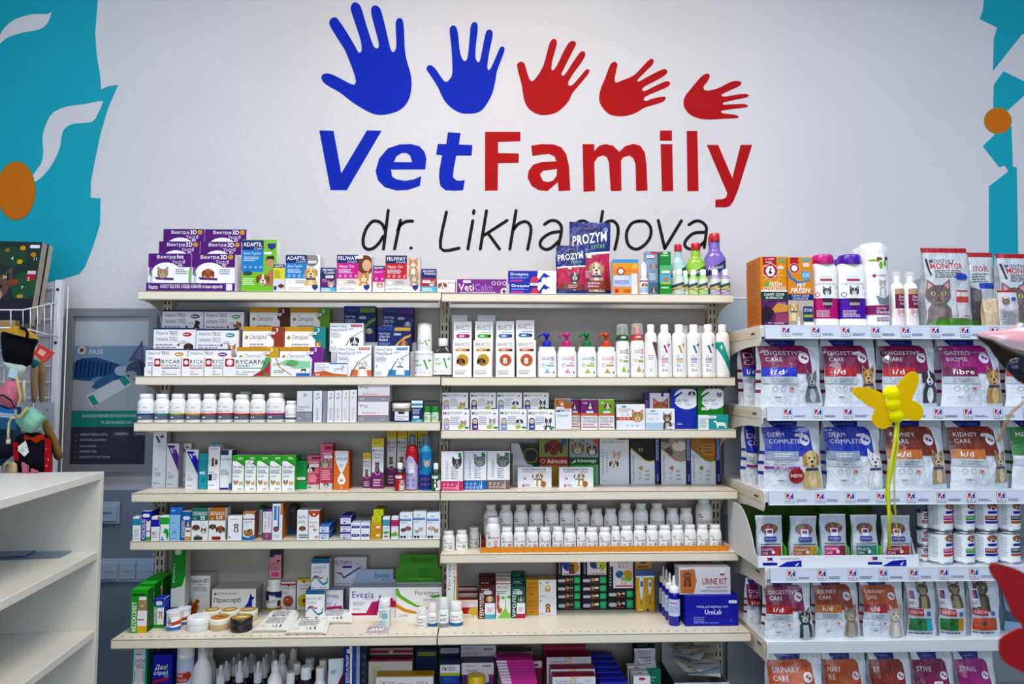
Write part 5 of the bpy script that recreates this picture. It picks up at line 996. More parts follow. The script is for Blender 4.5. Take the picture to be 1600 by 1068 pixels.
carton('two_cat_box','box with two tabby cats above a green name band','4R',889.8,935.3,684.4,757,dep=.028,col={'f':'8c98a0','s':'104828'},art=[('r',0,.5,1,1,'98a4a8'),('pet','c',.28,.78,.24,('7a6c58','c8c0b0','2a2418')),('pet','c',.78,.74,.2,('4a3a30','e8e4dc','282018')),('r',0,.43,1,.59,'0c5028'),('t',.26,.46,.92,.56,'Advantage','f0f4f0','b'),('p',[(.05,.46),(.22,.55),(.2,.48)],'e0e8e0'),('c',.9,.94,.1,.08,'d86830'),('r',0,0,.9,.43,'18c020')])
KQ = [('t',.14,.84,.84,.96,'Каніквантель','28203c','B'),('L',.14,.74,.5,.8,1,'b05060'),('t',.6,.72,.84,.81,'плюс','c02838','b'),('pet','db',.52,.55,.08,('f0ece8','fff','604838')),('pet','db',.64,.56,.09,('c8a070','f4f0ec','9a6c3c')),('c',.76,.18,.08,.09,'b07838'),('c',.2,.46,.06,.05,'e8d0d0'),('c',.22,.44,.025,.02,'b02828'),('r',.14,.06,.2,.16,'d85060'),('L',.22,.06,.4,.18,2,'8890a8')]
for a,b,lb in ((808.6,862,'white tablet carton drawn with two hugging dogs, in front of the spaniel box'),(873.5,927.2,'white tablet carton drawn with two hugging dogs, in front of the two-cat box')):
    carton('two_dog_tablet_carton',lb,'4R',a,b,729.4,761.5,dep=.02,col={'f':'eceef4','s':'c8ccd8','t':'d4d6e0'},art=KQ,group='white two-dog tablet cartons')
carton('upside_down_box','white box standing upside down with a kitten drawing','4R',937,983,682.5,757,dep=.028,col={'f':'dfe4ea','s':'8a8c94'},art=[('p',[(.3,1),(1,1),(1,.95),(.7,.94)],'8a2050'),('t',.08,.86,.82,.93,'stronghold','9a8c28','u'),('pet','c',.58,.6,.14,('d8b8b0','f0e0dc','a88880')),('pet','d',.48,.44,.14,('c8b090','f0e8e0','4a3428')),('L',.08,.2,.14,.75,9,'9aa0a8'),('L',.22,.25,.28,.7,8,'9aa0a8'),('o',.14,.08,.04,'8090a0',.008)])
def stg(c,photo,drop):return [('r',0,0,1,1,'dadfe6'),('p',[(0,.7),(.3,.58),(.6,.46),(.8,.44),(1,.46),(1,1),(0,1)],photo[0])]+photo[1]+[('p',[(0,.7),(.3,.58),(.6,.46),(.8,.44),(1,.46),(1,.48),(.8,.46),(.62,.48),(.3,.61),(0,.73)],c),('t',.06,.06,.17,.58,'Стронгхолд Плюс','2c3440','v'),('p',[(.3,.32),(.45,.37),(.5,.34),(.5,.3),(.45,.27)],drop),('t',.33,.08,.44,.26,'2,5','b8b080','v'),('L',.6,.06,.8,.3,3,'a0a8b0')]
eye = lambda x,y,c:[('c',x,y,.09,.07,c),('c',x,y,.04,.05,'0c0c0c')]
for a,b,c,ph,lb in ((985.3,1023,'c8a040',('140f0e',eye(.42,.94,'a8a880')+eye(.42,.68,'a8a880')),'spot-on box with a black cat face and a gold line'),
 (1032.8,1071.6,'d07860',('a0948e',[('p',[(0,1),(.4,1),(.3,.8),(0,.85)],'5a544e'),('c',.75,.75,.3,.2,'dcd4d0'),('p',[(.55,.9),(.65,.84),(.72,.86),(.65,.8)],'c06060'),('p',[(.1,.68),(.4,.75),(.5,.6),(.35,.55)],'4a443e')]+eye(.25,.97,'8a9050')+eye(.32,.7,'8a9050')),'spot-on box with a grey and white cat face and a coral line'),
 (1079.5,1118,'48a038',('b87838',[('c',.75,.7,.35,.3,'d09850'),('p',[(.6,.92),(.75,.85),(.8,.88),(.75,.82)],'a85848'),('L',.5,.6,.95,.98,6,'9a6028')]+eye(.35,.96,'b8a040')+eye(.38,.7,'b8a040')),'spot-on box with a ginger cat face and a green line')):
    carton('cat_face_box',lb,'4R',a,b,677,756.3,dep=.03,col={'f':'dadfe6','s':'14206c'},art=stg(c,ph,c),group='cat face spot-on boxes',
 sart=[('r',0,0,1,1,'14206c')]+[('o',.5,.45+.07*i,.18,'c8d0e8') for i in range(8)])
    p0 = Spot('4R',b+.3,b+7.6,677,756.3)
    if b < 1110 or 1:
        carton('navy_box_end','narrow navy printed box end beside the ' + lb.split('a ',1)[1],'4R',b+.6,b+7.4,677,756.3,dep=.03,col={'f':'14206c','s':'101a58'},art=[('o',.5,.5+.055*i,.34,'d0d8f0',.12) for i in range(9)]+[('t',.3,.06,.7,.2,'zoetis','d0d8f0','v')],group='navy box ends')
# ---------------------------------------------------------------- shelf 5 left: small cartons
S5 = [
 (207,220,807,'e8eaec','c0c4c8',[('r',0,.65,1,.92,'2898b0'),('r',.8,.92,1,1,'c03040'),('R',.2,.15,.8,.5,'d0d4d8',.2),('L',.1,.05,.9,.12,1,'999')],'small white carton with a turquoise band at the left end',.03,'dropper_carton',None),
 (220.6,235.3,798.6,'1c28a8','141c88',[('t',.08,.06,.45,.74,'КОМБІХЕЛС','e8ecf8','Bv'),('R',.1,.8,.9,.92,'e8ecf4',.5),('r',.55,.0,1,.14,'58b830'),('r',.55,.14,1,.7,'e8e4e0'),('c',.75,.7,.15,.15,'3a2c20'),('r',.6,.3,.98,.34,'d04040')],'royal blue carton with upright white lettering',.06,'dropper_carton',None),
 (236,249.4,806.7,'e8e8ec','c0c4c8',[('r',0,.58,1,.88,'1c28b0'),('r',.75,.88,1,1,'c03040'),('L',.1,.1,.9,.4,4,'999'),('c',.3,.3,.12,.1,'a05050')],'small white carton with a dark blue band',.03,'dropper_carton',None),
 (250.3,264.3,805.5,'e8ece8','58b868',[('r',0,.66,1,.94,'28b040'),('p',[(.35,.3),(.5,.5),(.9,.45),(1,.25),(.8,.0),(.6,.3)],'20a848'),('p',[(0,0),(.3,.2),(.5,.0)],'58b0d0')],'small white carton with a green dog shape',.03,'dropper_carton',None),
 (265,281.6,792.6,'98c8ec','5898d0',[('r',0,.78,1,1,'2878d0'),('L',.15,.88,.6,.94,1,'c0d8f0'),('c',.4,.55,.07,.05,'2a3a50'),('L',.3,.2,.7,.3,2,'3878a8'),('L',.1,.04,.8,.1,1,'6090b8')],'tall sky blue carton',.04,'dropper_carton',None),
 (282.4,298.3,799,'1c68a8','124c80',[('t',.08,.1,.38,.7,'ОТОХЕЛС','e8f0f8','Bv'),('R',.2,.72,.9,.84,'e0e4ec',.5),('r',.42,.12,1,.45,'e8e4e0'),('pet','d',.72,.56,.24,('a87848','e8d8c0','5a3818')),('r',.42,0,1,.14,'e0a060'),('r',.5,.3,.95,.36,'c83838')],'dark blue carton with upright lettering and a puppy',.05,'dropper_carton',None),
 (299,325,794,'ecebe8','d8d6d2',[('r',0,.62,1,1,'127068'),('t',.06,.78,.92,.9,'ЛЕВОМІКОЛ','e8ecec','b'),('t',.12,.65,.3,.72,'10мл','c8dcdc',''),('t',.55,.64,.82,.76,'5%','fff','B'),('pet','d',.28,.4,.2,('6a3c28','8a5838','4a2818')),('pet','c',.75,.3,.17,('5a5450','e8e4e0','3a3430')),('c',.4,.12,.15,.1,'a08070'),('R',.15,.02,.7,.12,'1c4038'),('R',.5,.46,.85,.58,'d8dce8',.4)],'teal topped carton with dogs marked 5%',.04,'antibiotic_carton',None),
 (326,352,793.7,'ecebe8','dcdad6',[('r',0,.62,1,1,'b07018'),('t',.06,.78,.92,.9,'ІВЕРМІКОЛ','f4ece0','b'),('t',.12,.65,.3,.72,'10мл','f0e0c8',''),('t',.45,.64,.82,.76,'0,5%','fff','B'),('pet','d',.25,.42,.19,('4a3c38','7a6a60','302420')),('pet','d',.72,.34,.24,('8a5030','a86c44','6a3820')),('R',.2,.02,.75,.12,'8c2020')],'golden brown topped carton with dogs marked 0,5%',.05,'antibiotic_carton',None),
 (355.6,378,806,'eceef2','3878b0',[('L',.2,.84,.85,.9,1,'999'),('pet','db',.6,.62,.14,('6a3824','f4f0ec','402014')),('L',.5,.3,.8,.4,2,'88a0c8'),('c',.15,.12,.06,.06,'385878')],'white carton with a sitting brown and white puppy',.03,'dog_drop_carton',None),
 (379.3,397.5,799,'eceaea','a0583c',[('r',0,.88,1,1,'b87858'),('R',.15,.8,.9,.92,'e4e4e8',.4),('r',0,.72,1,.76,'8a4828'),('t',.1,.58,.85,.68,'ДЕКТА','40608c','b'),('t',.1,.5,.5,.55,'5 мл','8090a0',''),('c',.5,.24,.4,.28,'a87848'),('pet','d',.3,.3,.18,('c89048','e0b878','8a5c28')),('pet','d',.66,.34,.16,('5a4030','c8a888','3a2418')),('p',[(0,0),(1,0),(1,.2),(.5,.08),(0,.14)],'2878c0')],'white carton with an orange top and three puppies',.045,'dog_drop_carton',None),
 (402,409.8,792,'d8dcd8','3a8c40',[('r',0,.9,1,1,'28883c'),('t',.3,.15,.7,.86,'ДЕКСАМЕТАЗОН','28302c','v'),('r',0,0,1,.06,'48a050')],'narrow white carton with green ends, upright black lettering',.05,'ointment_carton',838),
 (410.6,424.4,796,'e4e0e8','50385c',[('r',0,.94,1,1,'5a2080'),('t',.15,.3,.42,.92,'Гентафарм','2a2434','v'),('L',.55,.4,.9,.9,8,'9a90a8'),('r',0,0,1,.24,'8a4878'),('pet','c',.5,.14,.24,('6a5868','a898a8','3a2c3c'))],'white carton with a purple rim, upright lettering and a cat',.05,'ointment_carton',None),
 (425.2,441.3,787,'e4e8ee','c87828',[('r',.15,.55,.45,.95,'5890c0'),('r',.55,.3,.7,.95,'4878b0'),('c',.4,.3,.28,.28,'40506c'),('c',.4,.3,.16,.16,'b04838'),('r',.8,.7,1,1,'d88030'),('L',.2,.06,.8,.16,2,'b0b8c4')],'white dental carton with blue stripes and an orange corner',.05,'toothpaste_carton',None),
 (463.8,481.2,797,'e8e8e8','c8c8cc',[('t',.1,.72,.85,.84,'SunPet','3a4a50','i'),('L',.1,.56,.9,.66,2,'777'),('pet','d',.5,.38,.26,('8a4c28','a86c40','5c2c14')),('r',.2,.14,.98,.18,'287868'),('r',.2,.06,.98,.1,'287868')],'white carton with a long eared brown hound',.06,'dog_drop_carton',None),
 (482,498.5,797.5,'ecebea','b84c28',[('p',[(0,1),(1,1),(1,.9),(.75,.8),(.5,.78),(.25,.8),(0,.9)],'c84c28'),('c',.5,.88,.1,.09,'f4e8e0'),('t',.08,.56,.85,.62,'ОТИДЕЗ','3a3a44','b'),('L',.1,.42,.7,.5,2,'b08070'),('pet','dp',.6,.32,.15,('6a5040','e8e0d8','3a2820')),('pet','c',.75,.08,.13,('b08838','e8d8a8','7a5818'))],'white carton with a rounded orange red top',.075,'dog_drop_carton',None),
 (597.6,609,807.5,'e4eaec','58a0b0',[('r',0,.6,1,.88,'48a0b8'),('r',.1,.9,1,.96,'e0e8e8'),('t',.3,.44,.8,.54,'10','5890a8','b'),('c',.5,.3,.4,.2,'50b838'),('c',.5,.12,.3,.12,'a05040')],'narrow carton with a turquoise band and green leaves',.03,'dropper_carton',None),
 (611.2,622.8,807,'e8e4ea','b85878',[('r',0,.58,1,.86,'c82868'),('c',.4,.2,.5,.25,'60c828'),('c',.6,.3,.2,.1,'d89030'),('dots',.3,.8,.52,.05,3,'c060a0')],'narrow carton with a magenta band and green leaves',.03,'dropper_carton',None)]
for a,b,t,f,sc,art,lb,dp,nm,pb in S5:
    carton(nm,lb,'5L',a,b,t,pb or None,d=None if pb else .004,dep=dp,col={'f':f,'s':sc,'t':art[0][5] if art[0][0] == 'r' and art[0][4] == 1 else 'd0d0d4'},art=art)
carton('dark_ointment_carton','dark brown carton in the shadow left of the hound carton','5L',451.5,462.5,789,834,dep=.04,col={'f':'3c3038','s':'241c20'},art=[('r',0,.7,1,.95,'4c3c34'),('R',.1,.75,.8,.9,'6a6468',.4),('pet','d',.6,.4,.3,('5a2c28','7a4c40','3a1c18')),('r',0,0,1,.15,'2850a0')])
def stack(nm,label,lvl,a,b,tops,pb=None,d=.004,**k):
    prev = None; outs = []
    for i,t in enumerate(tops):
        prev = carton(nm,label[i],lvl,a,b,t,pb,d=d if pb is None else None,on=prev,**k) if prev is None else carton(nm,label[i],lvl,a,b,t,d=prev.Y-LV[lvl][1],on=prev,x=prev.x,w=prev.w,**k)
        outs.append(prev)
    return outs
small_blue = [('r',0,0,1,.8,'d8e2f0'),('r',0,.8,1,1,'2c70c0'),('t',.15,.45,.8,.68,'КОТЕРВІН','28407c','b'),('r',.2,.15,.5,.32,'2858b0'),('L',.55,.15,.85,.35,2,'7890b8')]
stack('lying_carton',['lying bright blue carton, lower of the pair beside the orange topped carton','lying bright blue carton, upper of the pair beside the orange topped carton'],'5L',498.9,514,(831.5,820),dep=.11,col={'f':'d8e2f0','s':'1c6cc0','t':'1c78c8'},art=small_blue,group='lying blue cartons')
vio = [('r',0,0,1,.82,'e0dff0'),('r',0,.82,1,1,'2c2880'),('r',0,0,1,.08,'3c3890'),('t',.2,.48,.85,.68,'СУРОЛАН','3a3468','b'),('r',.25,.18,.5,.34,'2838a0'),('L',.55,.2,.85,.36,1,'8880b0')]
stack('lying_carton',['lying violet edged carton at the bottom of the stack of three','lying violet edged carton in the middle of the stack of three','lying violet edged carton on top of the stack of three'],'5L',531.6,547.6,(831.5,819.5,806.5),dep=.09,col={'f':'e0dff0','s':'302c90','t':'342e94'},art=vio,group='lying violet edged cartons')
wh = [('r',0,0,1,1,'eceef4'),('R',.06,.3,.92,.62,'1c2c88',.3),('t',.2,.4,.75,.54,'ФІПРОМАКС','d8e0f8','b'),('L',.2,.72,.6,.82,1,'9098b0')]
for a,b,w1 in ((548.3,563,'next to the violet ones'),(563.8,577.8,'next to the yellow ones')):
    stack('lying_carton',['lower lying white carton with a dark blue oval, ' + w1,'upper lying white carton with a dark blue oval, ' + w1],'5L',a,b,(828.8,816),dep=.09,col={'f':'eceef4','s':'c0c4d0','t':'b8bcc8'},art=wh,group='lying white cartons with dark ovals')
q = stack('lying_carton',['lower lying amber yellow carton','upper lying amber yellow carton'],'5L',578.6,596.4,(829.5,816.4),dep=.08,col={'f':'e0a818','s':'a87c10','t':'c8981c'},art=[('L',.2,.45,.5,.6,1,'b88010'),('R',.5,.35,.85,.62,'f0e8d0',.2)],group='lying amber yellow cartons')
p1 = carton('lying_carton','lime yellow lying carton directly on the amber ones','5L',581,596,806,d=.004,on=q[1],dep=.08,col={'f':'d8dc18','s':'8c9010','t':'b8bc18'},art=[('L',.35,.2,.7,.35,1,'4a5010'),('t',.4,.5,.6,.8,'bi','4a7018','b')],group='lime yellow lying cartons')
carton('lying_carton','lime yellow lying carton on the very top of the small carton pile','5L',583.6,599,796,d=.004,on=p1,dep=.08,col={'f':'d8dc18','s':'8c9010','t':'a8ac18'},art=[('L',.3,.6,.7,.75,1,'4a5010'),('t',.5,.25,.7,.5,'bi','4a7018','b')],group='lime yellow lying cartons')
def tri(p,n,p2=None):return [('r',0,0,1,1,'e8ebf0'),('L',.3,.85,.65,.9,1,'50687c'),('R',.0,.69,.92,.78,'2c78c0',.4),('t',.08,.71,.84,.76,'Трисульфон','e0ecf8','b'),('L',.05,.6,.6,.66,2,'888e98')]+[('pet',)+x for x in p]+[('c',.16,.08,.1,.1,'1c2c4c'),('c',.4,.08,.1,.1,'1c2c4c'),('t',.6,.04,.95,.13,n,'90a8c8','')]
for a,b,t,p,n,lb in ((624.4,644.5,801,[('d',.3,.34,.18,('6a3c34','8a5c50','482824')),('d',.66,.4,.2,('8a5848','a87868','6a3c30'))],'7,0','white and blue carton with two brown puppies'),(645.6,665.8,799,[('c',.3,.26,.14,('a09080','d0c8bc','6a5c50')),('c',.6,.34,.16,('b0a088','e0d8cc','6a5c48'))],'3,0','white and blue carton with two cats'),
 (666.6,687.6,801,[('d',.36,.4,.2,('d0b088','e8d8bc','a88858')),('c',.72,.3,.16,('a87848','d8b888','6a4820'))],'15,0','white and blue carton with a labrador and a cat')):
    carton('worming_suspension_carton',lb,'5L',a,b,t,d=.004,dep=.05,col={'f':'e8ebf0','s':'b0b8c4','t':'d0d4dc'},art=tri(p,n),group='white and blue suspension cartons')
# ---------------------------------------------------------------- shelf 5 right: white jars in an orange edged tray
def vd(t,c='28283c',c2='c82828',tall=False):
    return [('r',.1,.72,.13,.86,c2),('r',.1,.83,.24,.86,c2),('L',.16,.7,.34,.8,1,c2),('t',.18,.52,.88,.66,t,c,'b'),('p',[(.15,.2),(.3,.42),(.42,.2),(.38,.18),(.3,.34),(.19,.18)],'8890a0'),('r',.48,.1,.5,.46,'a0a8b4'),('L',.56,.1,.88,.46,3,c2 if t[0] in 'MC' else '505c6c')]
e = Spot('5R',750.5,1139,852,861.5); W = e.w
ty = max(e.Y,YF+.012)
te = empty('jar_tray',(e.x,ty,LV['5R'][0])); tag(te,'long low cardboard tray with an orange front edge holding white jars','tray')
m = MB(); h1 = .017; m.box(-W/2,W*.05,0,.002,.0,h1,'e89a28','card',.0005); m.box(W*.05+.001,W/2,0,.002,.0,h1,'e89a28','card',.0005); m.build('front_edge',te)
m = MB(); m.box(-W/2,W/2,.002,.15,0,.0015,'d8d4cc','card',.0003); m.box(-W/2,-W/2+.002,.002,.15,.0015,.05,'e8e4e0','card',.0003); m.box(W/2-.002,W/2,.002,.15,.0015,.02,'e8e4e0','card',.0003); m.build('base',te)
m = MB(); m.box(-W/2+.003,W/2-.003,.066,.15,.0015,.027,'c85028','card',.0005); m.build('inner_step',te)
dty = ty-YF; zj = LV['5R'][0]+.002; zj2 = LV['5R'][0]+.0275
names = 'MultiCat AmylaDol Metronid Felif Felif Ampicil AmylaDol Biotin Biotin Multi Dexa FlexiDol Renal Immuno Urinary Amy Cardio Renal'.split()
edges = [(782.7,801.8),(803,821.6),(822.6,841.6),(842.8,861.8),(863.6,881),(882,901),(901.8,915.4),(916.2,935.6),(937,955.4),(956,970),(971,990.6),(991.6,1010.6),(1011.4,1030.2),(1031,1050.6),(1051.4,1070.6),(1071.4,1090),(1091,1109.6),(1110.6,1130)]
tops = [825,825,824.5,824.5,824,826,824,825,825,823,822.5,822,821.5,821.5,821,820.5,820.5,820.5]
ordn = ['first','second','third','fourth','fifth','sixth','seventh','eighth','ninth','tenth','eleventh','twelfth','thirteenth','fourteenth','fifteenth','sixteenth','seventeenth','last']
bottle('tablet_jar','taller white jar with red print leading the front row in the tray','5R',759,781.6,809,d=dty+.006,z=zj,prof=PILL,cap=PILLCAP,lab=(.05,.66),art=vd('Multical','a02050','c82838'))
for i,(a,b) in enumerate(edges):
    bottle('tablet_jar',ordn[i] + ' small white tablet jar in the front row of the orange edged tray','5R',a,b,tops[i],d=dty+.006+(.004 if b-a < 16 else 0),z=zj,prof=PILL,cap=PILLCAP,lab=(.05,.66),art=vd(names[i],c2='c82828'),group='small white jars in the front row of the tray')
back = [(756,778,789,'Multical','t'),(779.6,801.6,789,'Felif Junior','t'),(803.3,825.4,789,'Felif Junior','t'),(827,850,788.5,'Felif Junior','t'),(851.6,874,788,'AmylaDol','t'),(875.6,898.8,788,'AmylaDol','t'),(899.6,922.8,788,'SensiDol','t'),(924.2,943.8,795,'ImperDol','s'),(945.4,966,795,'Laurinol','s'),
 (968,991,787,'Felif Adult','p'),(992.6,1014.8,787,'Felif Adult','p'),(1018,1040.8,786.6,'Felif Adult','p'),(1043.4,1063,794,'UrinaryDol','s'),(1064.4,1085,794,'UrinaryDol','s'),(1090.6,1117,778,'CardioDol','b')]
bl = ['tall white bottle behind the leading jar in the tray','tall white bottle with green print, first of three in the back row','tall white bottle with green print, middle of three in the back row','tall white bottle with green print, last of three in the back row','tall white bottle with dark print after the green printed three','tall white bottle with dark print, fifth from the orange tray corner in the back row','tall white bottle with dark print, last before the two shorter jars',
 'shorter white jar with red print, left of a pair in the back row','shorter white jar with dark print, right of a pair in the back row','tall white bottle with a violet dot, left one of three','tall white bottle with a violet dot, middle one of three','tall white bottle with a violet dot, right one of three','shorter white jar with red mark beside the violet dotted bottles','shorter white jar with red mark beside the big rear bottle','biggest white bottle with red lettering at the end of the back row']
for (a,b,t,n,k),lb in zip(back,bl):
    ar = vd(n,'3a8068' if 'Junior' in n else 'c02838' if n[0] in 'CI' else '28283c') if k != 'p' else [('t',.1,.62,.9,.74,n,'3a4468','i'),('c',.22,.3,.16,.18,'8a6cb8'),('L',.45,.15,.9,.5,3,'50587c')]
    bottle('tablet_bottle',lb,'5R',a,b,t,d=dty+.07,z=zj2,prof=TALLP if k != 's' else PILL,cap=TALLPCAP if k != 's' else PILLCAP,lab=(.05,.68),art=ar,group='white bottles in the back row of the tray')
for a,b,t,pb,lb in ((690.6,709.8,830.5,861.5,'white jar standing loose on the shelf, nearest the bay joint'),(711.6,730.6,829,860.5,'white jar standing loose on the shelf, middle of three'),(732,749,824.5,855,'white jar standing loose further back beside the tray')):
    bottle('tablet_jar',lb,'5R',a,b,t,pb,prof=PILL,cap=PILLCAP,lab=(.05,.66),art=vd('AmylaDol'))
# ---------------------------------------------------------------- deep shelf 6, left bay
MEL = [('r',0,0,.42,1,'28a028'),('r',0,.82,1,1,'28a028'),('r',.42,0,1,.16,'e8c020'),('r',.42,.16,1,.52,'eceaec'),('t',.08,.04,.36,.72,'МЕЛОКСИВЕТ','f4f8f4','Bv'),('r',.45,.52,.98,.8,'a08858'),('pet','c',.7,.65,.2,('a88c60','d8c8a0','5a4828')),('R',.5,.76,.95,.84,'e8e8ec',.4),('r',.1,.87,.9,.91,'184818'),('L',.46,.28,.95,.34,1,'c04040')]
for a,b,t,pb,dp,lb in ((204,230,921,988.5,.04,'green and yellow cat medicine carton, front one of the receding row'),(216,241,911.5,978,.045,'green and yellow cat medicine carton, second in the receding row'),(228,254,903,970.5,.075,'green cat medicine carton at the back of the receding row')):
    carton('cat_medicine_carton',lb,'6L',a,b,t,pb,dep=dp,col={'f':'28a028','s':'106018','t':'38c838'},art=MEL,group='green cat medicine cartons')
MLB = [('r',0,.76,1,1,'1c34b0'),('r',0,0,.34,.76,'28a028'),('t',.04,.04,.3,.72,'МЕЛОКСИВЕТ','f4f8f4','Bv'),('r',0,0,1,.12,'28a028'),('pet','cb',.68,.5,.17,('b06838','f0e0d0','7a4020')),('R',.2,.78,.85,.92,'dce0ea',.4),('r',.34,.7,1,.76,'3880c0')]
carton('small_medicine_carton','blue and green medicine carton with a kitten, front of its row','6L',240,256,935,980.6,dep=.04,col={'f':'eceaec','s':'2038a8','t':'2848c8'},art=MLB)
carton('small_medicine_carton','blue medicine carton behind the kitten carton','6L',251,266,926,964.5,dep=.09,col={'f':'2038a8','s':'182c88','t':'2848c8'},art=MLB,d=None)
carton('small_medicine_carton','blue topped medicine carton behind the little paper cup','6L',273,290,932,966,dep=.035,col={'f':'eceaec','s':'2038a8','t':'2848c8'},art=MLB)
def cup(lb,a,b,t,pb,c):
    bottle('drum_carton',lb,'6L',a,b,t,pb,prof=[(.82,0),(.84,.01),(.98,.92),(1,.94)],cap=[(1.0,.94),(1.03,.95),(1.03,.985),(.98,1)],lab=(.06,.9,.93),art=[('r',0,.0,1,.2,'3878b8'),('p',[(.5,.5),(1,.6),(1,.35),(.5,.3)],c),('r',.28,.15,.34,.85,'50687c'),('r',.42,.2,.47,.8,'50687c'),('c',.38,.55,.13,.2,'8898a8'),('r',.1,.45,.8,.5,'c05040')],capcol='e4e6ea',group='tapered white tubs')
cup('tapered white tub with blue and red print, front one',255,279,957,987,'d05038')
cup('tapered white tub with blue and red print, behind the front one',274,294,951,978,'c04438')
TIN = [(.97,0),(1,.04),(1,.48),(.97,.5)]; TINC = [(1.0,.5),(1.03,.54),(1.03,.9),(.98,.99),(.9,1)]
def tin(lb,a,b,t,pb,c,cc,top,ht,art=(),nm='round_tin'):
    s = bottle(nm,lb,'6L',a,b,t,pb,prof=TIN,cap=TINC,col=c,capcol=cc,h=ht,capname='lid')
    m = MB(); R = s.R*.9
    m.add([(x,y,ht+.0003) for x,y in ell(0,0,R,R,28)],[list(range(28))],top)
    put_art(m,art,2*R,2*R,lambda u,v,l:(u-R,v-R,ht+.0005+l)); m.build('lid_print',s.ob)
    return s
tp = [('c',.5,.5,.42,.42,'c8a030'),('L',.2,.4,.8,.62,2,'5a3818'),('c',.5,.5,.3,.12,'e8dcc0')]
tin('white round tin with a domed white lid, in the front row',286.5,321,958,988.5,'d4d8dc','f0f2f2','eef0f2',.042,[('L',.3,.45,.7,.55,1,'a0b4c0')])
tin('amber round tub with a gold printed white lid, in the front row',322.4,354,965,986,'c8a878','f0ead8','c08828',.035,[('c',.5,.5,.45,.45,'c89030'),('p',[(.2,.4),(.5,.7),(.8,.45),(.5,.5)],'8a3018')])
tin('black round tin with a gold printed lid',354.6,388.6,966,989,'181418','1c181c','b89020',.04,tp)
for a,b,lb in ((312,339.6,'gold lidded round tub in the back row, left of three'),(340.4,368,'gold lidded round tub in the back row, middle of three'),(369,397.6,'gold lidded round tub in the back row, right of three')):
    tin(lb,a,b,955,972,'e0d0a8','f2eee0','c8a030',.033,tp)
carton('adsorbent_box','tall white powder box with orange cats and yellow circles','6L',277.5,328,899,961,dep=.09,col={'f':'e8e6e4','s':'c4c0bc','t':'b4b0aa'},art=[('t',.32,.82,.94,.92,'Атоксіл ВП','1c1c20','B'),('L',.6,.74,.9,.8,1,'999'),('L',.5,.6,.92,.72,3,'888'),('c',.12,.52,.1,.1,'e8b030'),('c',.34,.34,.12,.14,'e8b838'),('c',.52,.2,.16,.16,'e8a828'),('L',.15,.66,.35,.72,1,'7888b8'),('p',[(.28,.0),(.3,.2),(.5,.26),(.58,.42),(.7,.36),(.62,.28),(.6,0)],'c8582c'),('p',[(.18,.15),(.4,.12),(.5,0),(.24,0)],'b02828')])
carton('adsorbent_box','low white powder box with two navy cats, its twin behind it','6L',330.6,399.5,919.7,963,dep=.075,col={'f':'eae8e6','s':'8c888c','t':'c0bcb8'},art=[('c',.08,.82,.03,.03,'187848'),('t',.13,.78,.56,.88,'КЛІОМА-ФАРМ','555a60',''),('t',.05,.48,.66,.68,'Пресорб','14181c','B'),('L',.04,.2,.2,.32,2,'888'),('p',[(.66,.0),(.68,.2),(.82,.5),(.86,.72),(.88,.84),(.92,.72),(.98,.68),(.92,.58),(.93,.2),(.96,0)],'1c2ca8'),('p',[(.56,.0),(.58,.15),(.66,.25),(.68,0)],'3a3c48'),('p',[(.76,0),(.78,.25),(.86,.3),(.9,.1),(.9,0)],'3858c8')])
carton('green_carton','green and white carton standing high behind the powder box','6L',268,290,851,915,d=.14,dep=.04,z=LV['6L'][0]+.052,col={'f':'148028','s':'9a9c98'},art=[('r',0,0,1,.3,'b8bcb8'),('p',[(.2,.3),(.8,.34),(1,.5),(1,.3)],'b8bcb8'),('R',.2,.84,.7,.94,'c8d0c8',.5),('t',.12,.4,.26,.7,'FlorPet','c8e0c8','v')])
carton('blue_carton','dark blue carton underneath the green and white one','6L',267,290,916,953,d=.14,dep=.05,z=None,h=.0515,col={'f':'1c3878','s':'142858'},art=[('r',.1,.5,.8,.6,'3898a8'),('L',.1,.2,.8,.4,2,'6080b0')])
s = bottle('supplement_jar','white jar with a blue and gold label carrying a pink carton on its lid','6L',412.5,437.6,906.5,956,prof=PILL,cap=PILLCAP,lab=(.04,.66),art=[('r',0,0,1,.16,'c8a828'),('p',[(0,.9),(1,.6),(1,.95),(0,1)],'1c2c68'),('r',0,.5,.3,.9,'1c2c68'),('t',.3,.66,.7,.8,'CHVOYA','e8ecf4','b'),('t',.05,.36,.75,.54,'PogonVET','2840a0','b'),('r',.8,.2,.95,.5,'7a3020')])
carton('pink_carton','slim pink and navy carton standing on the blue labelled jar','6L',421,439.5,860,d=s.Y-YB+.012,on=s,dep=.03,col={'f':'d898a8','s':'503840','t':'28203c'},art=[('r',0,.86,1,1,'28284c'),('r',0,.78,.4,.9,'28284c'),('r',0,0,1,.04,'58a030'),('r',.6,.62,.9,.68,'8a2840'),('t',.1,.5,.8,.6,'PogonVET','3a2848',''),('L',.1,.3,.9,.46,3,'905868'),('c',.5,.18,.36,.2,'d85878')])
carton('phosphate_binder_carton','white carton with a red top line and copper disc','6L',438.8,462,909,951,dep=.05,col={'f':'e6e2e0','s':'a8a0a0','t':'c8c0bc'},art=[('r',0,.88,1,.95,'c03028'),('p',[(.4,.9),(.6,.9),(.5,.82)],'7a1818'),('t',.06,.74,.94,.85,'ІПАКІТІН','3a2c30','b'),('L',.1,.56,.5,.68,3,'999'),('c',.5,.32,.36,.38,'b8543c'),('c',.42,.38,.12,.1,'d89078')])
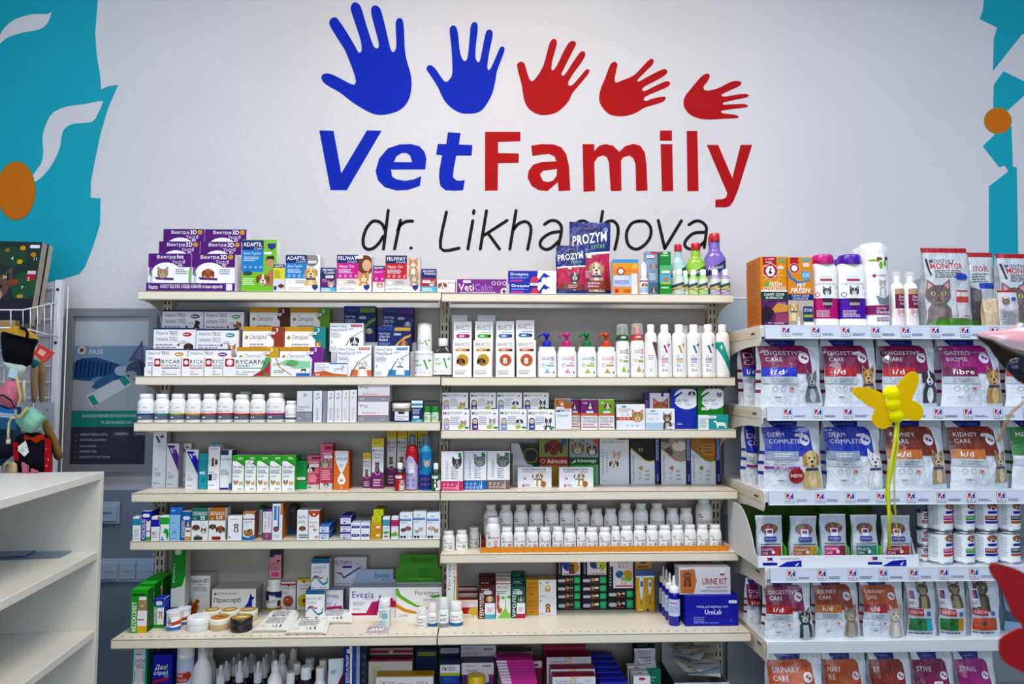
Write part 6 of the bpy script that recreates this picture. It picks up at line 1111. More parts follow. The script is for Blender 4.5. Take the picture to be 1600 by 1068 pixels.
carton('propolis_carton','white carton with a yellow top and yellow ring around a red disc','6L',463.6,485.6,904.5,949.5,dep=.05,col={'f':'e6e4dc','s':'a8a490','t':'d8c040'},art=[('r',0,.92,1,1,'e8cc28'),('p',[(.35,.96),(.65,.96),(.5,.86)],'a03020'),('t',.15,.76,.8,.84,'Propole','3a2c20',''),('L',.2,.66,.8,.73,1,'888'),('c',.5,.3,.44,.44,'d8c828'),('c',.52,.3,.16,.16,'a83828')])
def gas(n):return [('r',0,.86 if n else .9,1,1,'18648c'),('t',.06,.66,.88,.76,'GASTRIK PET','555c68',''),('L',.08,.52,.7,.62,2,'999'),('p',[(0,.26),(.15,.42),(.3,.44),(.5,.3),(.65,.2),(.85,.24),(.88,.38),(.93,.38),(.92,.2),(.7,.13),(.5,.22),(.32,.37),(.18,.36),(0,.22)],'208898'),('p',[(.05,.38),(.25,.44),(.4,.4),(.52,.34),(.64,.38),(.62,.42),(.52,.39),(.38,.46),(.2,.47)],'c83858'),('t',.5,.04,.9,.1,'Candioli','c04848','i'),('L',.05,.04,.25,.08,1,'888')]
s = carton('stomach_carton','white carton with a teal top and teal wave, lower one','6L',477.4,507,921.5,967,dep=.05,col={'f':'ebe9ec','s':'989498','t':'1c7098'},art=gas(1),group='teal topped stomach cartons')
carton('stomach_carton','white carton with a teal top and teal wave, standing on another','6L',486,514.4,873,d=s.Y-YB+.006,on=s,dep=.042,col={'f':'e0e0e6','s':'8a8890','t':'185c80'},art=gas(1),group='teal topped stomach cartons')
EV = lambda k:[('t',.06 if k else .12,.66 if k else .72,.52 if k else .75,.88 if k else .86,'Evexia','2868a8','b'),('t',.33 if k else .5,.6 if k else .66,.52 if k else .76,.67 if k else .72,'PLUS','c82060','b'),('L',.08,.4,.38,.54,3,'888'),('t',.08,.26,.24,.34,'Candioli','b04848','i'),('p',[(.48,.52),(.64,.56),(.62,.16),(.36,.16)] if k else [(.1,.36),(.96,.4),(.96,.0),(.04,.0)],'c81868'),('r',.05,.08,.6 if k else .9,.16,'c02048'),('p',[(.54,.1),(.56,.1),(.68,.74),(.65,.74)] if k else [(.4,.1),(.44,.1),(.6,.5),(.56,.5)],'28286c'),('c',.9,.6,.04,.03,'c81868'),('r',.84,.34,1,.56,'c81868')][:10 if k else 7]
carton('joint_tablet_carton','small white carton with a magenta base and a violet star','6L',508,536,921.5,962,dep=.05,col={'f':'e9e7ec','s':'787478','t':'a8a4a8'},art=EV(0),stk=None)
carton('glutamax_box','leaning white box with a navy and orange tick behind the teal topped carton','6L',522,573,870,909,d=.255,dep=.022,z=LV['6L'][0]+.083,col={'f':'d0cfdc','s':'a8a4b4'},art=[('t',.02,.74,.55,.88,'GLUTAMAX','3a3c68',''),('R',.25,.62,.55,.7,'28409c',.4),('p',[(.0,.48),(.2,.4),(.3,.25),(.8,.62),(.84,.66),(.78,.66),(.3,.32),(.2,.46)],'28286c'),('p',[(.1,.46),(.25,.44),(.35,.3),(.3,.38),(.24,.48)],'d87028'),('L',.05,.04,.5,.12,1,'9a9ab0'),('c',.7,.8,.02,.02,'b03030')])
carton('support_box','plain grey back box holding up the leaning tick box','6L',540,572,912,950,d=.255,dep=.026,col='a8a4ac',h=.0825,art=[('L',.1,.3,.9,.6,2,'8a8890')])
carton('joint_powder_box','wide white and magenta box open as a display with a raised lid','6L',545.6,619,917.5,964.5,dep=.045,col={'f':'ebe9ee','s':'9c98a4','t':'b8b8c4'},art=EV(1))
m = MB(); s = Spot('6L',552,619,890,957); 
def header(nm,lb,a,b,t,pb,col,art,d=None,dep=.003):
    s = Spot('6L',a,b,t,pb,d); m = MB(); W,H = s.w,s.h; c = .08
    m.prism([(-W/2,0),(W/2,0),(W/2,H*.75),(W/2-W*c,H*.78),(W/2-W*c,H),(-W/2+W*c,H),(-W/2+W*c,H*.78),(-W/2,H*.75)],0,dep,col)
    put_art(m,art,W,H,lambda u,v,l:(u-W/2,-.0001-l,v)); tag(m.build(nm,None,(s.x,s.Y,s.z)),lb,'display card')
header('display_header','pale blue raised lid card behind the wide magenta and white box',552,619.5,889,955,'a8b8d0',[('t',.5,.8,.84,.92,'Evexia','2868b0','b'),('t',.68,.72,.84,.78,'PLUS','b82858',''),('L',.4,.5,.82,.66,3,'6880a0')])
header('display_header','lime green raised lid card behind the wide white and green box',618.5,690,865.5,957,'48941c',[('r',.1,.76,.9,1,'489820'),('t',.36,.86,.8,.95,'Florentero','1c4a18','b'),('L',.5,.6,.8,.78,4,'2c6c18'),('r',0,0,1,.52,'b8c0cc'),('L',.3,.56,.9,.6,1,'78b850')])
carton('probiotic_tablet_box','wide white box with a green and orange sweep','6L',618.5,690.5,917.5,965.5,dep=.04,col={'f':'eceae6','s':'a8a8a0','t':'b8bcc4'},art=[('t',.42,.76,.94,.9,'Florentero','2c302c',''),('p',[(.7,.74),(.96,.76),(.94,.68),(.8,.66)],'58a828'),('L',.6,.56,.92,.64,2,'98a088'),('p',[(0,.98),(.05,.98),(.1,.78),(.3,.58),(.45,.44),(.7,.34),(.7,.31),(.42,.38),(.25,.5),(.06,.68),(0,.76)],'70b830'),('p',[(0,.5),(.2,.32),(.45,.22),(.46,.14),(.2,.2),(0,.36)],'e09a28'),('t',.05,.06,.27,.16,'Candioli','b04040','i')])
carton('upright_probiotic_box','white box on end with vertical lettering and a green orange arc at the bay joint','6R',697.5,715,868,953,d=.11,dep=.03,col={'f':'dcdad6','s':'b87838'},art=[('t',.12,.5,.36,.98,'Florentero','2c302c','v'),('p',[(.9,.95),(1,.9),(1,.1),(.6,.0),(.4,.0),(.85,.3)],'c88848'),('p',[(.75,.7),(.82,.7),(.7,.2),(.3,.02),(.1,.02),(.6,.25)],'60a838'),('L',.6,.6,.75,.95,6,'98a088')])
def env(lb,cx,cy,wpx,zoff=0,rz=0):
    z = LV['6L'][0]+zoff; Y = YatZ(cx,cy,z); p = P(cx,cy,Y); w = wpx/F_PX*Y; dpt = .055
    e = empty('pillow_pack',(p.x,Y,z),rz); tag(e,lb,'packet','flat white pillow packs')
    m = MB(); hw = w/2; V = []; F = []
    prof = [(-1,.009),(-.8,.017),(0,.02),(.8,.017),(1,.007)]
    for a,zz in prof:V += [(a*hw*.98,-dpt,zz*.55),(a*hw*.82,dpt*.6,zz+.004)]
    for i in range(4):F.append([2*i,2*i+2,2*i+3,2*i+1])
    B = [(a*hw*.78,-dpt*.8,0) for a,_ in prof]; C = [(a*hw*.7,dpt*.55,0) for a,_ in prof]; n = len(V); V += B+C
    for i in range(4):F.append([2*i,n+i,n+i+1,2*i+2]); F.append([2*i+1,2*i+3,n+5+i+1,n+5+i]); F.append([n+i,n+5+i,n+6+i,n+i+1])
    F += [[0,1,n+5,n],[8,n+4,n+9,9]]
    m.add(V,F,'efece6')
    put_art(m,[('t',.14,.1,.3,.2,'Біокапс','555',''),('L',.2,.4,.8,.85,3,'a0a4b0'),('c',.52,.16,.02,.03,'333'),('r',.6,.1,.64,.22,'444'),('r',.72,.1,.77,.24,'333'),('r',.3,.9,.36,.97,'333'),('r',.6,.9,.66,.97,'333')],w*.8,dpt*1.5,lambda u,v,l:(u-w*.4,v-dpt*.95,.013+v*.15+l+.003))
    m.build('pack',e)
env('flat white pillow pack lying in front of the white carton with the copper disc',440,968,54,.002,.03)
env('flat white pillow pack at the front edge right of the black tin',432,979,60,0,-.03)
env('flat white pillow pack in front of the teal topped cartons, nearest the edge',484,982.5,64,0,-.02)
env('flat white pillow pack lying before the small magenta based carton',524,967,58,.0,.05)
s = carton('small_dropper_carton','small white carton carrying a white dropper bottle','6L',591,609,952,981,dep=.03,col={'f':'dde4e2','s':'b8c4c4','t':'dfe4e2'},art=[('L',.1,.6,.9,.95,3,'709898'),('R',.3,.5,.8,.8,'90b8b8',.2),('L',.1,.1,.8,.4,4,'88a8b0')])
bottle('dropper_bottle','white capped dropper bottle standing on a small carton','6L',591.5,608.5,938.5,d=s.Y-YB+.004,on=s,prof=[(.8,0),(.85,.1),(.85,.2)],cap=[(1.0,.2),(1.03,.22),(1.0,.95),(.9,1)],h=.03)
s = Spot('6L',571,606,985,988.5); m = MB(); m.box(-s.w/2,s.w/2,0,.05,.001,.004,'d8c8d4','haze',.001)
for i in range(12):m.ball((-s.w*.3+.05*s.w*i,.008+.007*(i % 3),.006),.003,'f4f0f2','plastic',8)
put_art(m,[('L',.1,.3,.9,.8,3,'8a7080')],s.w,.05,lambda u,v,l:(u-s.w/2,v,.0045+l)); tag(m.build('pill_sachet',None,(s.x,s.Y,s.z)),'clear sachet of small white tablets lying on the deep shelf','sachet')
for a,b,t,pb,c1,sh,lv_,lb in ((650.5,666,951,982,'3a4460',0,'6L','shortest of the four small white bottles at the bay joint'),(668,683,945,981,'3868a8',0,'6L','small white bottle with a blue square on its label'),(684.8,700.6,936,983,'8a9098',0,'6L','tallest small white bottle with a grey banded label, right at the joint'),(701.8,723,943,980.5,'2878b0',1,'6R','stout small white bottle with a blue base band')):
    bottle('small_white_bottle',lb,lv_,a,b,t,pb,prof=[(.95,0),(1,.02),(1,.56),(.9,.62),(.72,.66),(.7,.68)],cap=[(.82,.66),(.84,.67),(.84,.97),(.78,1)],lab=(.05,.56),art=[('r',0,.02,1,.3,c1) if c1 != '3a4460' else ('L',.1,.1,.9,.3,2,'667'),('t',.15,.42,.85,.62,'ImPET' if not sh else 'ДЕНТА','28284c' if not sh else 'c03868','b'),('L',.2,.74,.8,.88,1,'667')])
# ---------------------------------------------------------------- deep shelf 6, right bay
GL = [('r',0,0,1,.28,'ecdccb'),('t',.1,.06,.95,.2,'ГЛІЄЯН','b89870',''),('r',0,.28,1,.62,'b8202c'),('c',.85,.42,.35,.22,'d8b838'),('p',[(.75,.6),(.85,.8),(.9,.6)],'282428'),('r',0,.62,1,.92,'e8c8cc'),('R',.55,.68,.85,.8,'dcdce8',.4)]
a0 = None
for i,(t,pb,dd) in enumerate(((937,967,.03),(925,957.5,.035),(917,950,.035))):
    carton('liver_box',['red and cream box with a yellow disc, front of three','red and cream box with a yellow disc, middle of three','red and cream box with a yellow disc, back of three'][i],'6R',716-i*.3,746.6-i*.6,t,pb,dep=.03,col={'f':'ecdccb','s':'6a2420','t':'a01c28'},art=GL,group='red and cream boxes',h=Spot('6R',716,746,937,967).h+i*.004)
def hep(c,c3,word,tx):return [('r',0,0,1,1,c),('t',.06,.03,.3,.8 if c[0] == '5' else .88,word,'f0ece8','Bv'),('L',.15,.86,.7,.93,1,'d8c8c4'),('r',.38,.1,1,.48,'e8e6ea'),('r',.38,0,1,.14,c3),('t',.5,.2,.88,.34,tx,'c02838','b'),('pet','d',.68,.6,.2,('d8c088' if c[0] == '5' else '303030','e8d8b0','a88848')),('R',.3,.74,.8,.86,'d0d4e4',.4)]
for nm,a,b,tops,c,sc,art,lbs in (('liver_syrup_carton',748,773.6,((915,966.5),(905,956.5),(896.5,948)),'5a1c28','3c1018',hep('5a1c28','58b0c0','ГЕПАТОЛІК','ЗАХИСТ'),['maroon carton with upright white lettering and a pug, front of its row','maroon carton directly behind the pug carton','maroon carton at the back of its row']),
 ('kidney_powder_carton',774.6,798,((908.5,965.2),(901.5,955.5),(896,948)),'e8e8e4','a84030',[('r',0,.93,1,.96,'b83028'),('t',.12,.8,.88,.89,'ФІТОКІТ','2c4448','b'),('L',.1,.66,.85,.76,2,'888'),('p',[(.1,.0),(.3,.1),(.5,.2),(.62,.3),(.65,.6),(.7,.6),(.7,.28),(.85,.15),(1,.1),(1,0)],'90c860'),('c',.48,.56,.13,.1,'68b848'),('c',.9,.58,.14,.1,'68b848'),('p',[(.05,.62),(.2,.66),(.28,.55),(.2,.4),(.28,.26),(.4,.3),(.42,.2),(.3,.12),(.15,.16),(.05,.3),(.08,.45)],'c85838')],['white carton with a red squirrel and green tree, front of its row','white carton with red lines behind the squirrel carton','white carton with red lines at the back of its row']),
 ('urinary_syrup_carton',799.4,820.6,((915.5,965.4),(903,956),(893,948)),'0c5c50','083c34',hep('0c5c50','c02848','УРОЛІК','ЗАХИСТ'),['dark teal carton with upright white lettering and a terrier, front of its row','dark teal carton directly behind the terrier carton','dark teal carton at the back of its row'])):
    for (t,pb),lb in zip(tops,lbs):carton(nm,lb,'6R',a,b,t,pb,dep=.03,col={'f':c,'s':sc,'t':c},art=art,group=nm.replace('_',' ') + 's in a receding row')
SV = lambda p:[('r',0,0,.42,1,'e0a018'),('t',.05,.72,.38,.86,'СВІЧКИ','5a3c10','b'),('t',.04,.5,.38,.64,'ЗООХЕЛС','5a3c10','b'),('r',.05,.34,.38,.4,'d87858'),('L',.12,.14,.28,.24,1,'5a3c10'),('r',.42,0,1,1,'e8e8ea')]+p+[('L',.45,.06,.65,.12,1,'555'),('c',.48,.82,.03,.03,'8898a8')]
s = carton('candle_box','yellow and white box with a brown hound, lower of the stacked pair','6R',822,869.5,933.5,960.5,dep=.045,col={'f':'e8e8ea','s':'b88818','t':'b89028'},art=SV([('pet','db',.72,.55,.07,('a8582c','e8c070','6a3418'))]),group='yellow and white stacked boxes')
carton('candle_box','yellow and white box with an egg shaped pug, upper of the stacked pair','6R',822,869,905.5,d=s.Y-YB,on=s,dep=.045,col={'f':'e8e8ea','s':'b88818','t':'b89028'},art=SV([('c',.72,.5,.1,.11,'d8b078'),('c',.72,.55,.06,.05,'f0dcb8'),('p',[(.62,.85),(.78,.9),(.7,.8)],'6a3418')]),group='yellow and white stacked boxes')
def blk(n):return [('r',0,0,1,1,'14101a'),('R',.03,.25,.34,.62,'c4c8d8',.5),('c',.4,.6,.06,.06,'d85838'),('c',.44,.5,.05,.06,'e8b830'),('c',.42,.68,.03,.03,'58b048'),('t',.5,.42,.66,.7,n,'e8e4ec','b'),('L',.3,.14,.7,.24,1,'d85870'),('R',.72,.12,.96,.88,'18c070',.15),('L',.77,.3,.92,.7,2,'58e098')]
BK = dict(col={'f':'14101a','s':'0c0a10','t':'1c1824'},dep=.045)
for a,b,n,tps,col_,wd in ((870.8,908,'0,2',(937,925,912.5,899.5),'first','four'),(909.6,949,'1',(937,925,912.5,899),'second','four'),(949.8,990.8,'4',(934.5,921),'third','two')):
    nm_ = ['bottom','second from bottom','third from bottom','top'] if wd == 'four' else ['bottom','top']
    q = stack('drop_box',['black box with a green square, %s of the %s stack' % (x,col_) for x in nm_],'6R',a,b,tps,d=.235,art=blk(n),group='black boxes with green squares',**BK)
    sp_ = {'first':('upright black box with a dark dog on rainbow colours',[('c',.45,.75,.25,.3,'2850b0'),('c',.7,.55,.22,.25,'d8a030'),('pet','db',.6,.62,.1,('5a3828','8a5838','3a2018'))]),'second':('upright black box with a white dog on rainbow colours',[('c',.5,.75,.2,.2,'284878'),('c',.75,.7,.2,.25,'c8d028'),('pet','db',.65,.62,.09,('e0d0c8','f4f0ec','5a3828'))]),'third':('largest upright black and white box with red killer lettering and a labrador',[('c',.45,.5,.16,.14,'2878c0'),('c',.75,.5,.18,.16,'e0b028'),('c',.8,.35,.12,.1,'90c838'),('t',.4,.82,.78,.9,'БЛОХИ','28242c','b'),('t',.42,.7,.78,.8,'KILL','d02838','b'),('pet','db',.6,.42,.09,('d8b888','f0dcb8','b89058')),('c',.16,.84,.1,.09,'e8e8ec')])}[col_]
    ttp = {'first':874,'second':874,'third':873}[col_]
    wd_ = a+ (41 if col_ == 'third' else b-a)
    carton('upright_drop_box',sp_[0],'6R',a,b,ttp,d=.235,on=q[-1],dep=.04,col={'f':'14101a','s':'0c0a10'},art=[('r',.2,.05,.96,1,'e4e4ea'),('L',.06,.1,.14,.9,8,'b8b0c0')]+sp_[1]+[('p',[(.25,.1),(.95,.1),(.9,.14),(.3,.14)],'c82868')])
# thermometer pack
s = Spot('6R',994,1022.6,890,956); e = empty('thermometer_pack',(s.x,s.Y,s.z)); tag(e,'yellow blister pack with two digital thermometers and a hanging tab','thermometer'); W,H = s.w,s.h
m = MB(); m.box(-W/2,W/2,0,.02,0,H,{'f':'d8a828','s':'b88818'},'card',.001); m.box(-W/2,W/2*.85,.012,.014,H,H+.033,'c89858'); put_art(m,[('r',0,.86,1,1,'4868a0'),('r',0,.82,1,.86,'e8ecf4'),('r',0,.1,.5,.5,'e0b838'),('c',.62,.05,.09,.09,'3858a0'),('L',.1,.03,.4,.1,1,'f4e8c0')],W,H,lambda u,v,l:(u-W/2,-.0001-l,v))
put_art(m,[('R',.3,.6,.7,.8,'28201c',.4),('L',.15,.1,.8,.4,1,'7a3020')],W*.9,.033,lambda u,v,l:(u-W/2,.0115-l,H+v)); m.build('backing_card',e)
for x,sc_ in ((-W*.22,1),(W*.24,.7)):
    m = MB(); zc = H*.62; m.lathe([(.001,zc-.045*sc_),(.0035*sc_,zc-.04*sc_),(.0075*sc_,zc-.015*sc_),(.0085*sc_,zc+.01),(.007*sc_,zc+.03*sc_),(.002,zc+.034*sc_)],'e0e6f0','gloss',x,-.003,ey=.45,n=16); m.tube([(x,-.003,zc-.04*sc_),(x,-.003,zc-.06)],.0014,'9098a0','metal',8)
    t_ = m.build('thermometer',e); m = MB(); m.box(x-.004*sc_,x+.004*sc_,-.0078,-.006,zc,zc+.018*sc_,'385878','gloss'); m.build('screen',t_)
# blue bottles and kits
BBt = [(.94,0),(1,.02),(1,.6),(.96,.64),(.9,.66)]
def noz(e,R,H):
    m = MB(); m.lathe([(R*.36,H*.78),(R*.34,H*.8),(R*.2,H*.97),(R*.14,H)],'f0f2f0'); m.build('nozzle',e)
for a,b,t,pb,lb in ((1046.4,1064.6,901,978,'dark blue bottle with a white nozzle cap, nearest of the four'),(1040.6,1057.5,896,969.5,'dark blue bottle with a white nozzle cap, second of the four'),(1036,1052,891,963.5,'dark blue bottle with a white nozzle cap, third of the four'),(1031.4,1046.6,886,957.5,'dark blue bottle with a white nozzle cap, furthest back of the four')):
    bottle('blue_lotion_bottle',lb,'6R',a,b,t,pb,prof=BBt,cap=[(.82,.66),(.84,.67),(.84,.77),(.6,.79)],col='1418a8',key='gloss',lab=(.2,.54),labcol='c8d4ec',art=[('L',.1,.7,.85,.85,1,'c03048'),('L',.1,.2,.85,.6,5,'8090b0')],extra=noz,group='dark blue nozzle bottles')
s = carton('sampling_kit_box','large royal blue kit box with white lettering','6R',1070.5,1154,930,977.5,dep=.085,col={'f':'1820a8','s':'101880','t':'1a22a0'},stk=(.89,.8),art=[('t',.22,.58,.8,.68,'Набір для відбору сечі','e0e4f8',''),('t',.37,.38,.68,.54,'UroLab','e8ecf8','b'),('L',.16,.12,.4,.32,3,'8890d0'),('L',.16,.08,.64,.13,1,'8890d0'),('t',.84,.14,.87,.24,'i','6870c8','')],tart=[('L',.08,.5,.3,.7,1,'4850c0')])
carton('urine_kit_box','grey white box with a brown cat and red lettering, on the blue kit box','6R',1061,1141.6,886,d=s.Y-YB+.012,on=s,dep=.06,col={'f':'d0d0d6','s':'a8a8b0','t':'908c90'},art=[('p',[(.02,.05),(.02,.9),(.3,.95),(.34,.5),(.28,.02)],'c07848'),('pet','cb',.16,.7,.07,('6a2c14','a05c34','401808')),('t',.45,.36,.93,.6,'URINE KIT','b0283c','B'),('t',.52,.22,.93,.3,'НАБІР ДЛЯ ВІДБОРУ СЕЧІ','3a3438','b'),('t',.42,.1,.93,.18,'РОЗРОБЛЕНИЙ ВЕТЕРИНАРАМИ','3a3438','b'),('c',.84,.84,.04,.06,'e4e0dc'),('c',.84,.74,.05,.02,'a05c30')])
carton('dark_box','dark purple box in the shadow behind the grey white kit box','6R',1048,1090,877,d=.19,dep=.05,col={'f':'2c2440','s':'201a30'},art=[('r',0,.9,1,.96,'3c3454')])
# ---------------------------------------------------------------- base shelf 7, cut off by the bottom of the frame
def c7(nm,lb,a,b,t,pb=None,d=.03,dep=.07,col='eee',art=(),side='7L',**k):return carton(nm,lb,side,a,b,t,pb,d=d,dep=dep,col=col,art=art,**k)
c7('skin_spray_box','teal and white skin box at the left end of the base shelf',204,229,1012,d=.02,col={'f':'189878','s':'0c6850','t':'787c78'},art=[('r',.14,0,.86,.99,'d4d8dc'),('t',.18,.82,.82,.87,'СКІН','1c1c20','b'),('t',.18,.755,.82,.81,'ГАРД','1c1c20','b'),('r',.2,.6,.24,.73,'333'),('r',.76,.6,.8,.73,'333'),('L',.3,.91,.7,.94,1,'5878b0')])
c7('stain_spray_bottle','bright blue container with a multicoloured label beside the teal box',237.5,268,1022,d=.03,col={'f':'1828b0','s':'101c80','t':'14208c'},cat='container',art=[('t',.1,.79,.78,.87,'Дезі','f0f0f4','Bi'),('t',.06,.72,.8,.79,'спрей','f0f0f4','Bi'),('c',.72,.72,.12,.12,'50a8c0'),('c',.7,.82,.08,.08,'60b848'),('p',[(.0,.62),(.8,.66),(.8,.7),(0,.66)],'b82838')])
CANP = [(.97,0),(1,.02),(1,.8),(.97,.82)]
bottle('aerosol_can','white aerosol can with an orange red flag shape','7L',271,297,1004,d=.03,prof=CANP,cap=[(.98,.82),(1,.83),(1,.98),(.95,1)],col='c8cce0',lab=(.1,.8),labcol='c4cae0',art=[('p',[(0,.78),(.9,.8),(.95,.72),(.8,.64),(0,.62)],'c84828'),('t',.02,.72,.55,.77,'ЗМІ','f0e8e4','b'),('t',.02,.65,.75,.7,'СПРЕЙ','f0e8e4','b'),('L',0,.5,.8,.6,2,'3868a8')])
SPB = [(.94,0),(1,.02),(1,.6),(.9,.72),(.6,.8),(.4,.83),(.38,.85)]; SPBC = [(.46,.82),(.48,.84),(.46,.91),(.3,.92),(.26,1)]
WL = [('r',0,.5,1,.58,'48a040'),('t',.05,.38,.95,.5,'ХЛОРГЕКСИДИН','1c3ca0','B'),('t',.05,.26,.9,.36,'СПРЕЙ','1c3ca0','b')]
bottle('antiseptic_bottle','white spray bottle with blue lettering, in front','7L',294.5,325.6,1012,d=.03,prof=SPB,cap=SPBC,lab=(.1,.62),art=WL,group='white antiseptic spray bottles')
bottle('antiseptic_bottle','white spray bottle hidden behind the blue lettered one','7L',309,333,1012,d=.1,prof=SPB,cap=SPBC,group='white antiseptic spray bottles')
DK = [(.94,0),(1,.02),(1,.5),(.9,.6),(.5,.68),(.45,.7)]; DKC = [(.55,.68),(.57,.7),(.55,.82),(.3,.86),(.2,1)]
dl = [(340,1043,.02),(349,1036,.07),(361,1030,.12),(369,1024,.17),(370,1036,.035),(379,1030,.085),(389,1024,.14),(399,1037,.03),(408,1031,.08),(412.5,1025,.13),(423.5,1018,.18)]
dn = ['front left','second behind front left','third back on the left','furthest back on the left','front middle','second in the middle','third in the middle','front one beside the white sprays','second beside the white sprays','third beside the white sprays','furthest back in the centre']
for (x,y,d),n in zip(dl,dn):bottle('amber_dropper_bottle','dark dropper bottle with a white nozzle, ' + n,'7L',x-11.4+d*8,x+11.4-d*8,y,d=d+.0,prof=DK,cap=DKC,col='1c1010',key='gloss',capcol='d8dade',group='dark dropper bottles',h=.142 if 0 else None)
for a,b,t,d,lb in ((413,438.6,1036,.02,'white antiseptic spray bottle among the dark bottles, in front'),(427,448,1024,.11,'white spray bottle with long neck behind the dark bottles'),(443,466,1016,.17,'white spray bottle furthest back among the medicine bottles')):
    bottle('antiseptic_bottle',lb,'7L',a,b,t,d=d,prof=SPB,cap=SPBC,group='white antiseptic spray bottles')
RB = [(.95,0),(1,.02),(1,.66),(.85,.75),(.6,.8),(.55,.82)]; RBC = [(.64,.8),(.66,.82),(.66,.98),(.6,1)]
for a,b,t,d,c,lb in ((441,461,1053,.02,'1c1010','small dark bottle with a plain white screw cap, leftmost'),(462,487,1045,.02,'1c1010','dark bottle with a wide white screw cap'),(453,470,1038,.09,'1c1010','dark bottle with white screw cap in the second row'),(470,492,1032,.12,'241814','dark bottle with pale screw cap in the third row'),(487.5,507,1045,.02,'e4e6ea','white bottle with a white screw cap in front of the tube'),(493,512,1033,.09,'dfe4ec','pale bottle behind the white screw cap bottle')):
    bottle('screw_cap_bottle',lb,'7L',a,b,t,d=d,prof=RB,cap=RBC,col=c,key='gloss',group='screw cap bottles on the base shelf')
bag('cream_tube','leaning white cream tube with a red patch','7L',509,533,1035,d=.03,T=.03,col='e4e8ee',art=[('t',.2,.8,.6,.86,'VET','555c68','i'),('p',[(.6,.6),(1,.8),(1,.3),(.7,.3)],'b82840')],key='plastic',rz=.15,cat='tube',nu=8,nv=10)
c7('ointment_box','upright navy and white box with vertical lettering',536,550,1004,d=.02,dep=.1,col={'f':'1c2c80','s':'142058'},art=[('p',[(.6,1),(1,1),(1,0),(.75,0),(.75,.85)],'dcdfe8'),('t',.3,.5,.62,.86,'ГЕКСАЛЮР','e8ecf4','Biv'),('R',.35,.88,.8,.93,'dce0ea',.3)])
c7('ointment_box','upright blue and grey box next to the navy one',551,562,1004,d=.025,dep=.1,col={'f':'3050a0','s':'203468'},art=[('r',.5,0,1,1,'9aa4b8'),('c',.25,.75,.2,.2,'3080c8')])
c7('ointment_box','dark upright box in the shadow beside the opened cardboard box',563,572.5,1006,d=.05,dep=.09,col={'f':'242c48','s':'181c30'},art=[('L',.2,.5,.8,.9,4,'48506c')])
c7('antibiotic_box','pinkish brown opened box with a crimson rim at the back',576,645,1012,d=.12,dep=.07,col={'f':'a89494','s':'6c5c58','t':'5a2c34'},art=[('r',0,.93,1,.97,'98184c'),('p',[(.44,.96),(.5,.9),(.56,.96)],'d8c8a0'),('r',0,.84,1,.87,'9a1838')])
c7('antibiotic_box','pale box with a crimson top edge in the middle row',575,644,1031,d=.07,dep=.045,col={'f':'c8c0b8','s':'8a8078','t':'8c1c38'},art=[('r',0,.98,1,1,'9c1838'),('c',.18,.88,.12,.05,'b8c890'),('t',.1,.8,.5,.85,'Vetmedin','888','')])
q = c7('capsule_box','white box with red lettering and golden top edges, front of the base shelf',587,677,1056,d=.02,dep=.045,col={'f':'dcd8d8','s':'9a9494','t':'c0981c'},art=[('t',.06,.84,.34,.92,'Сінулокс','b85060',''),('t',.38,.8,.62,.88,'250 мг','a83848','b'),('t',.7,.82,.9,.9,'KRKA','b84838','i'),('r',0,.985,1,1,'c8a020')])
c7('capsule_box','gold topped box lying behind the red lettered white one',589,675,1051,d=.0665,dep=.003,col={'f':'c8a020','s':'8a7020','t':'b08c18'},art=[('r',0,.9,1,.95,'e0c860')])
side = '7R'
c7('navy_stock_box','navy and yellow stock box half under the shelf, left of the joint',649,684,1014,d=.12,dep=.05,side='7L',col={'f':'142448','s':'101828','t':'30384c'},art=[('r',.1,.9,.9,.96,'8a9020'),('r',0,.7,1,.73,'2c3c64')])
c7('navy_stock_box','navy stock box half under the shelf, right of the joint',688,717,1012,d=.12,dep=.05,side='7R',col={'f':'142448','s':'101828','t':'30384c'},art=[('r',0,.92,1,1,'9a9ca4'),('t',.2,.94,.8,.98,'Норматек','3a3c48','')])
c7('spot_on_tray_box','white and blue tray box with a lime stripe and black script word',687.5,718.5,1038,d=.05,dep=.06,side='7R',col={'f':'2048a0','s':'182c60','t':'283c68'},art=[('r',0,.86,1,1,'dcdde0'),('r',0,.81,1,.86,'b8c028'),('t',.08,.9,.75,.98,'Ригізол','1c1c24','bi'),('L',.2,.7,.9,.78,2,'4878c8')])
hp = [('r',0,.82,1,1,'c4c0c6'),('o',.08,.95,.035,'8a2848',.008),('o',.08,.88,.035,'8a2848',.008),('t',.14,.93,.4,.98,'Маруїсол','5a4c5c',''),('t',.14,.86,.5,.91,'Комфорта','7a2848',''),('L',.65,.92,.95,.97,1,'555'),('p',[(0,.5),(1,.6),(1,.78),(.3,.8),(0,.82)],'603070'),('r',.15,.76,.8,.8,'1c1820')]
c7('anaesthetic_box','purple and white box in the upper back of the base shelf',720,775,1008,d=.12,dep=.06,side='7R',col={'f':'583068','s':'3c2048','t':'8a8490'},art=hp)
c7('anaesthetic_box','purple and white box with a red band, in front of its twin',721,771.5,1035,d=.06,dep=.05,side='7R',col={'f':'583068','s':'3c2048','t':'4c4450'},art=[('r',0,.8,1,1,'d4d0d6'),('r',.2,.74,1,.8,'b83848'),('t',.14,.92,.4,.97,'Артініл','8a3858',''),('t',.14,.85,.5,.9,'Ронкоміл','8a3858',''),('R',.65,.66,.85,.8,'d0d0e0',.3),('L',.65,.92,.95,.97,1,'555')])
bottle('yellow_jar','round yellow lidded jar at the bottom of the frame','7R',730,758,1058,d=.012,prof=[(.95,0),(1,.02),(1,.8)],cap=[(1,.8),(1,.96),(.8,.99),(.3,1)],col='d8c8a0',capcol='d8b818')
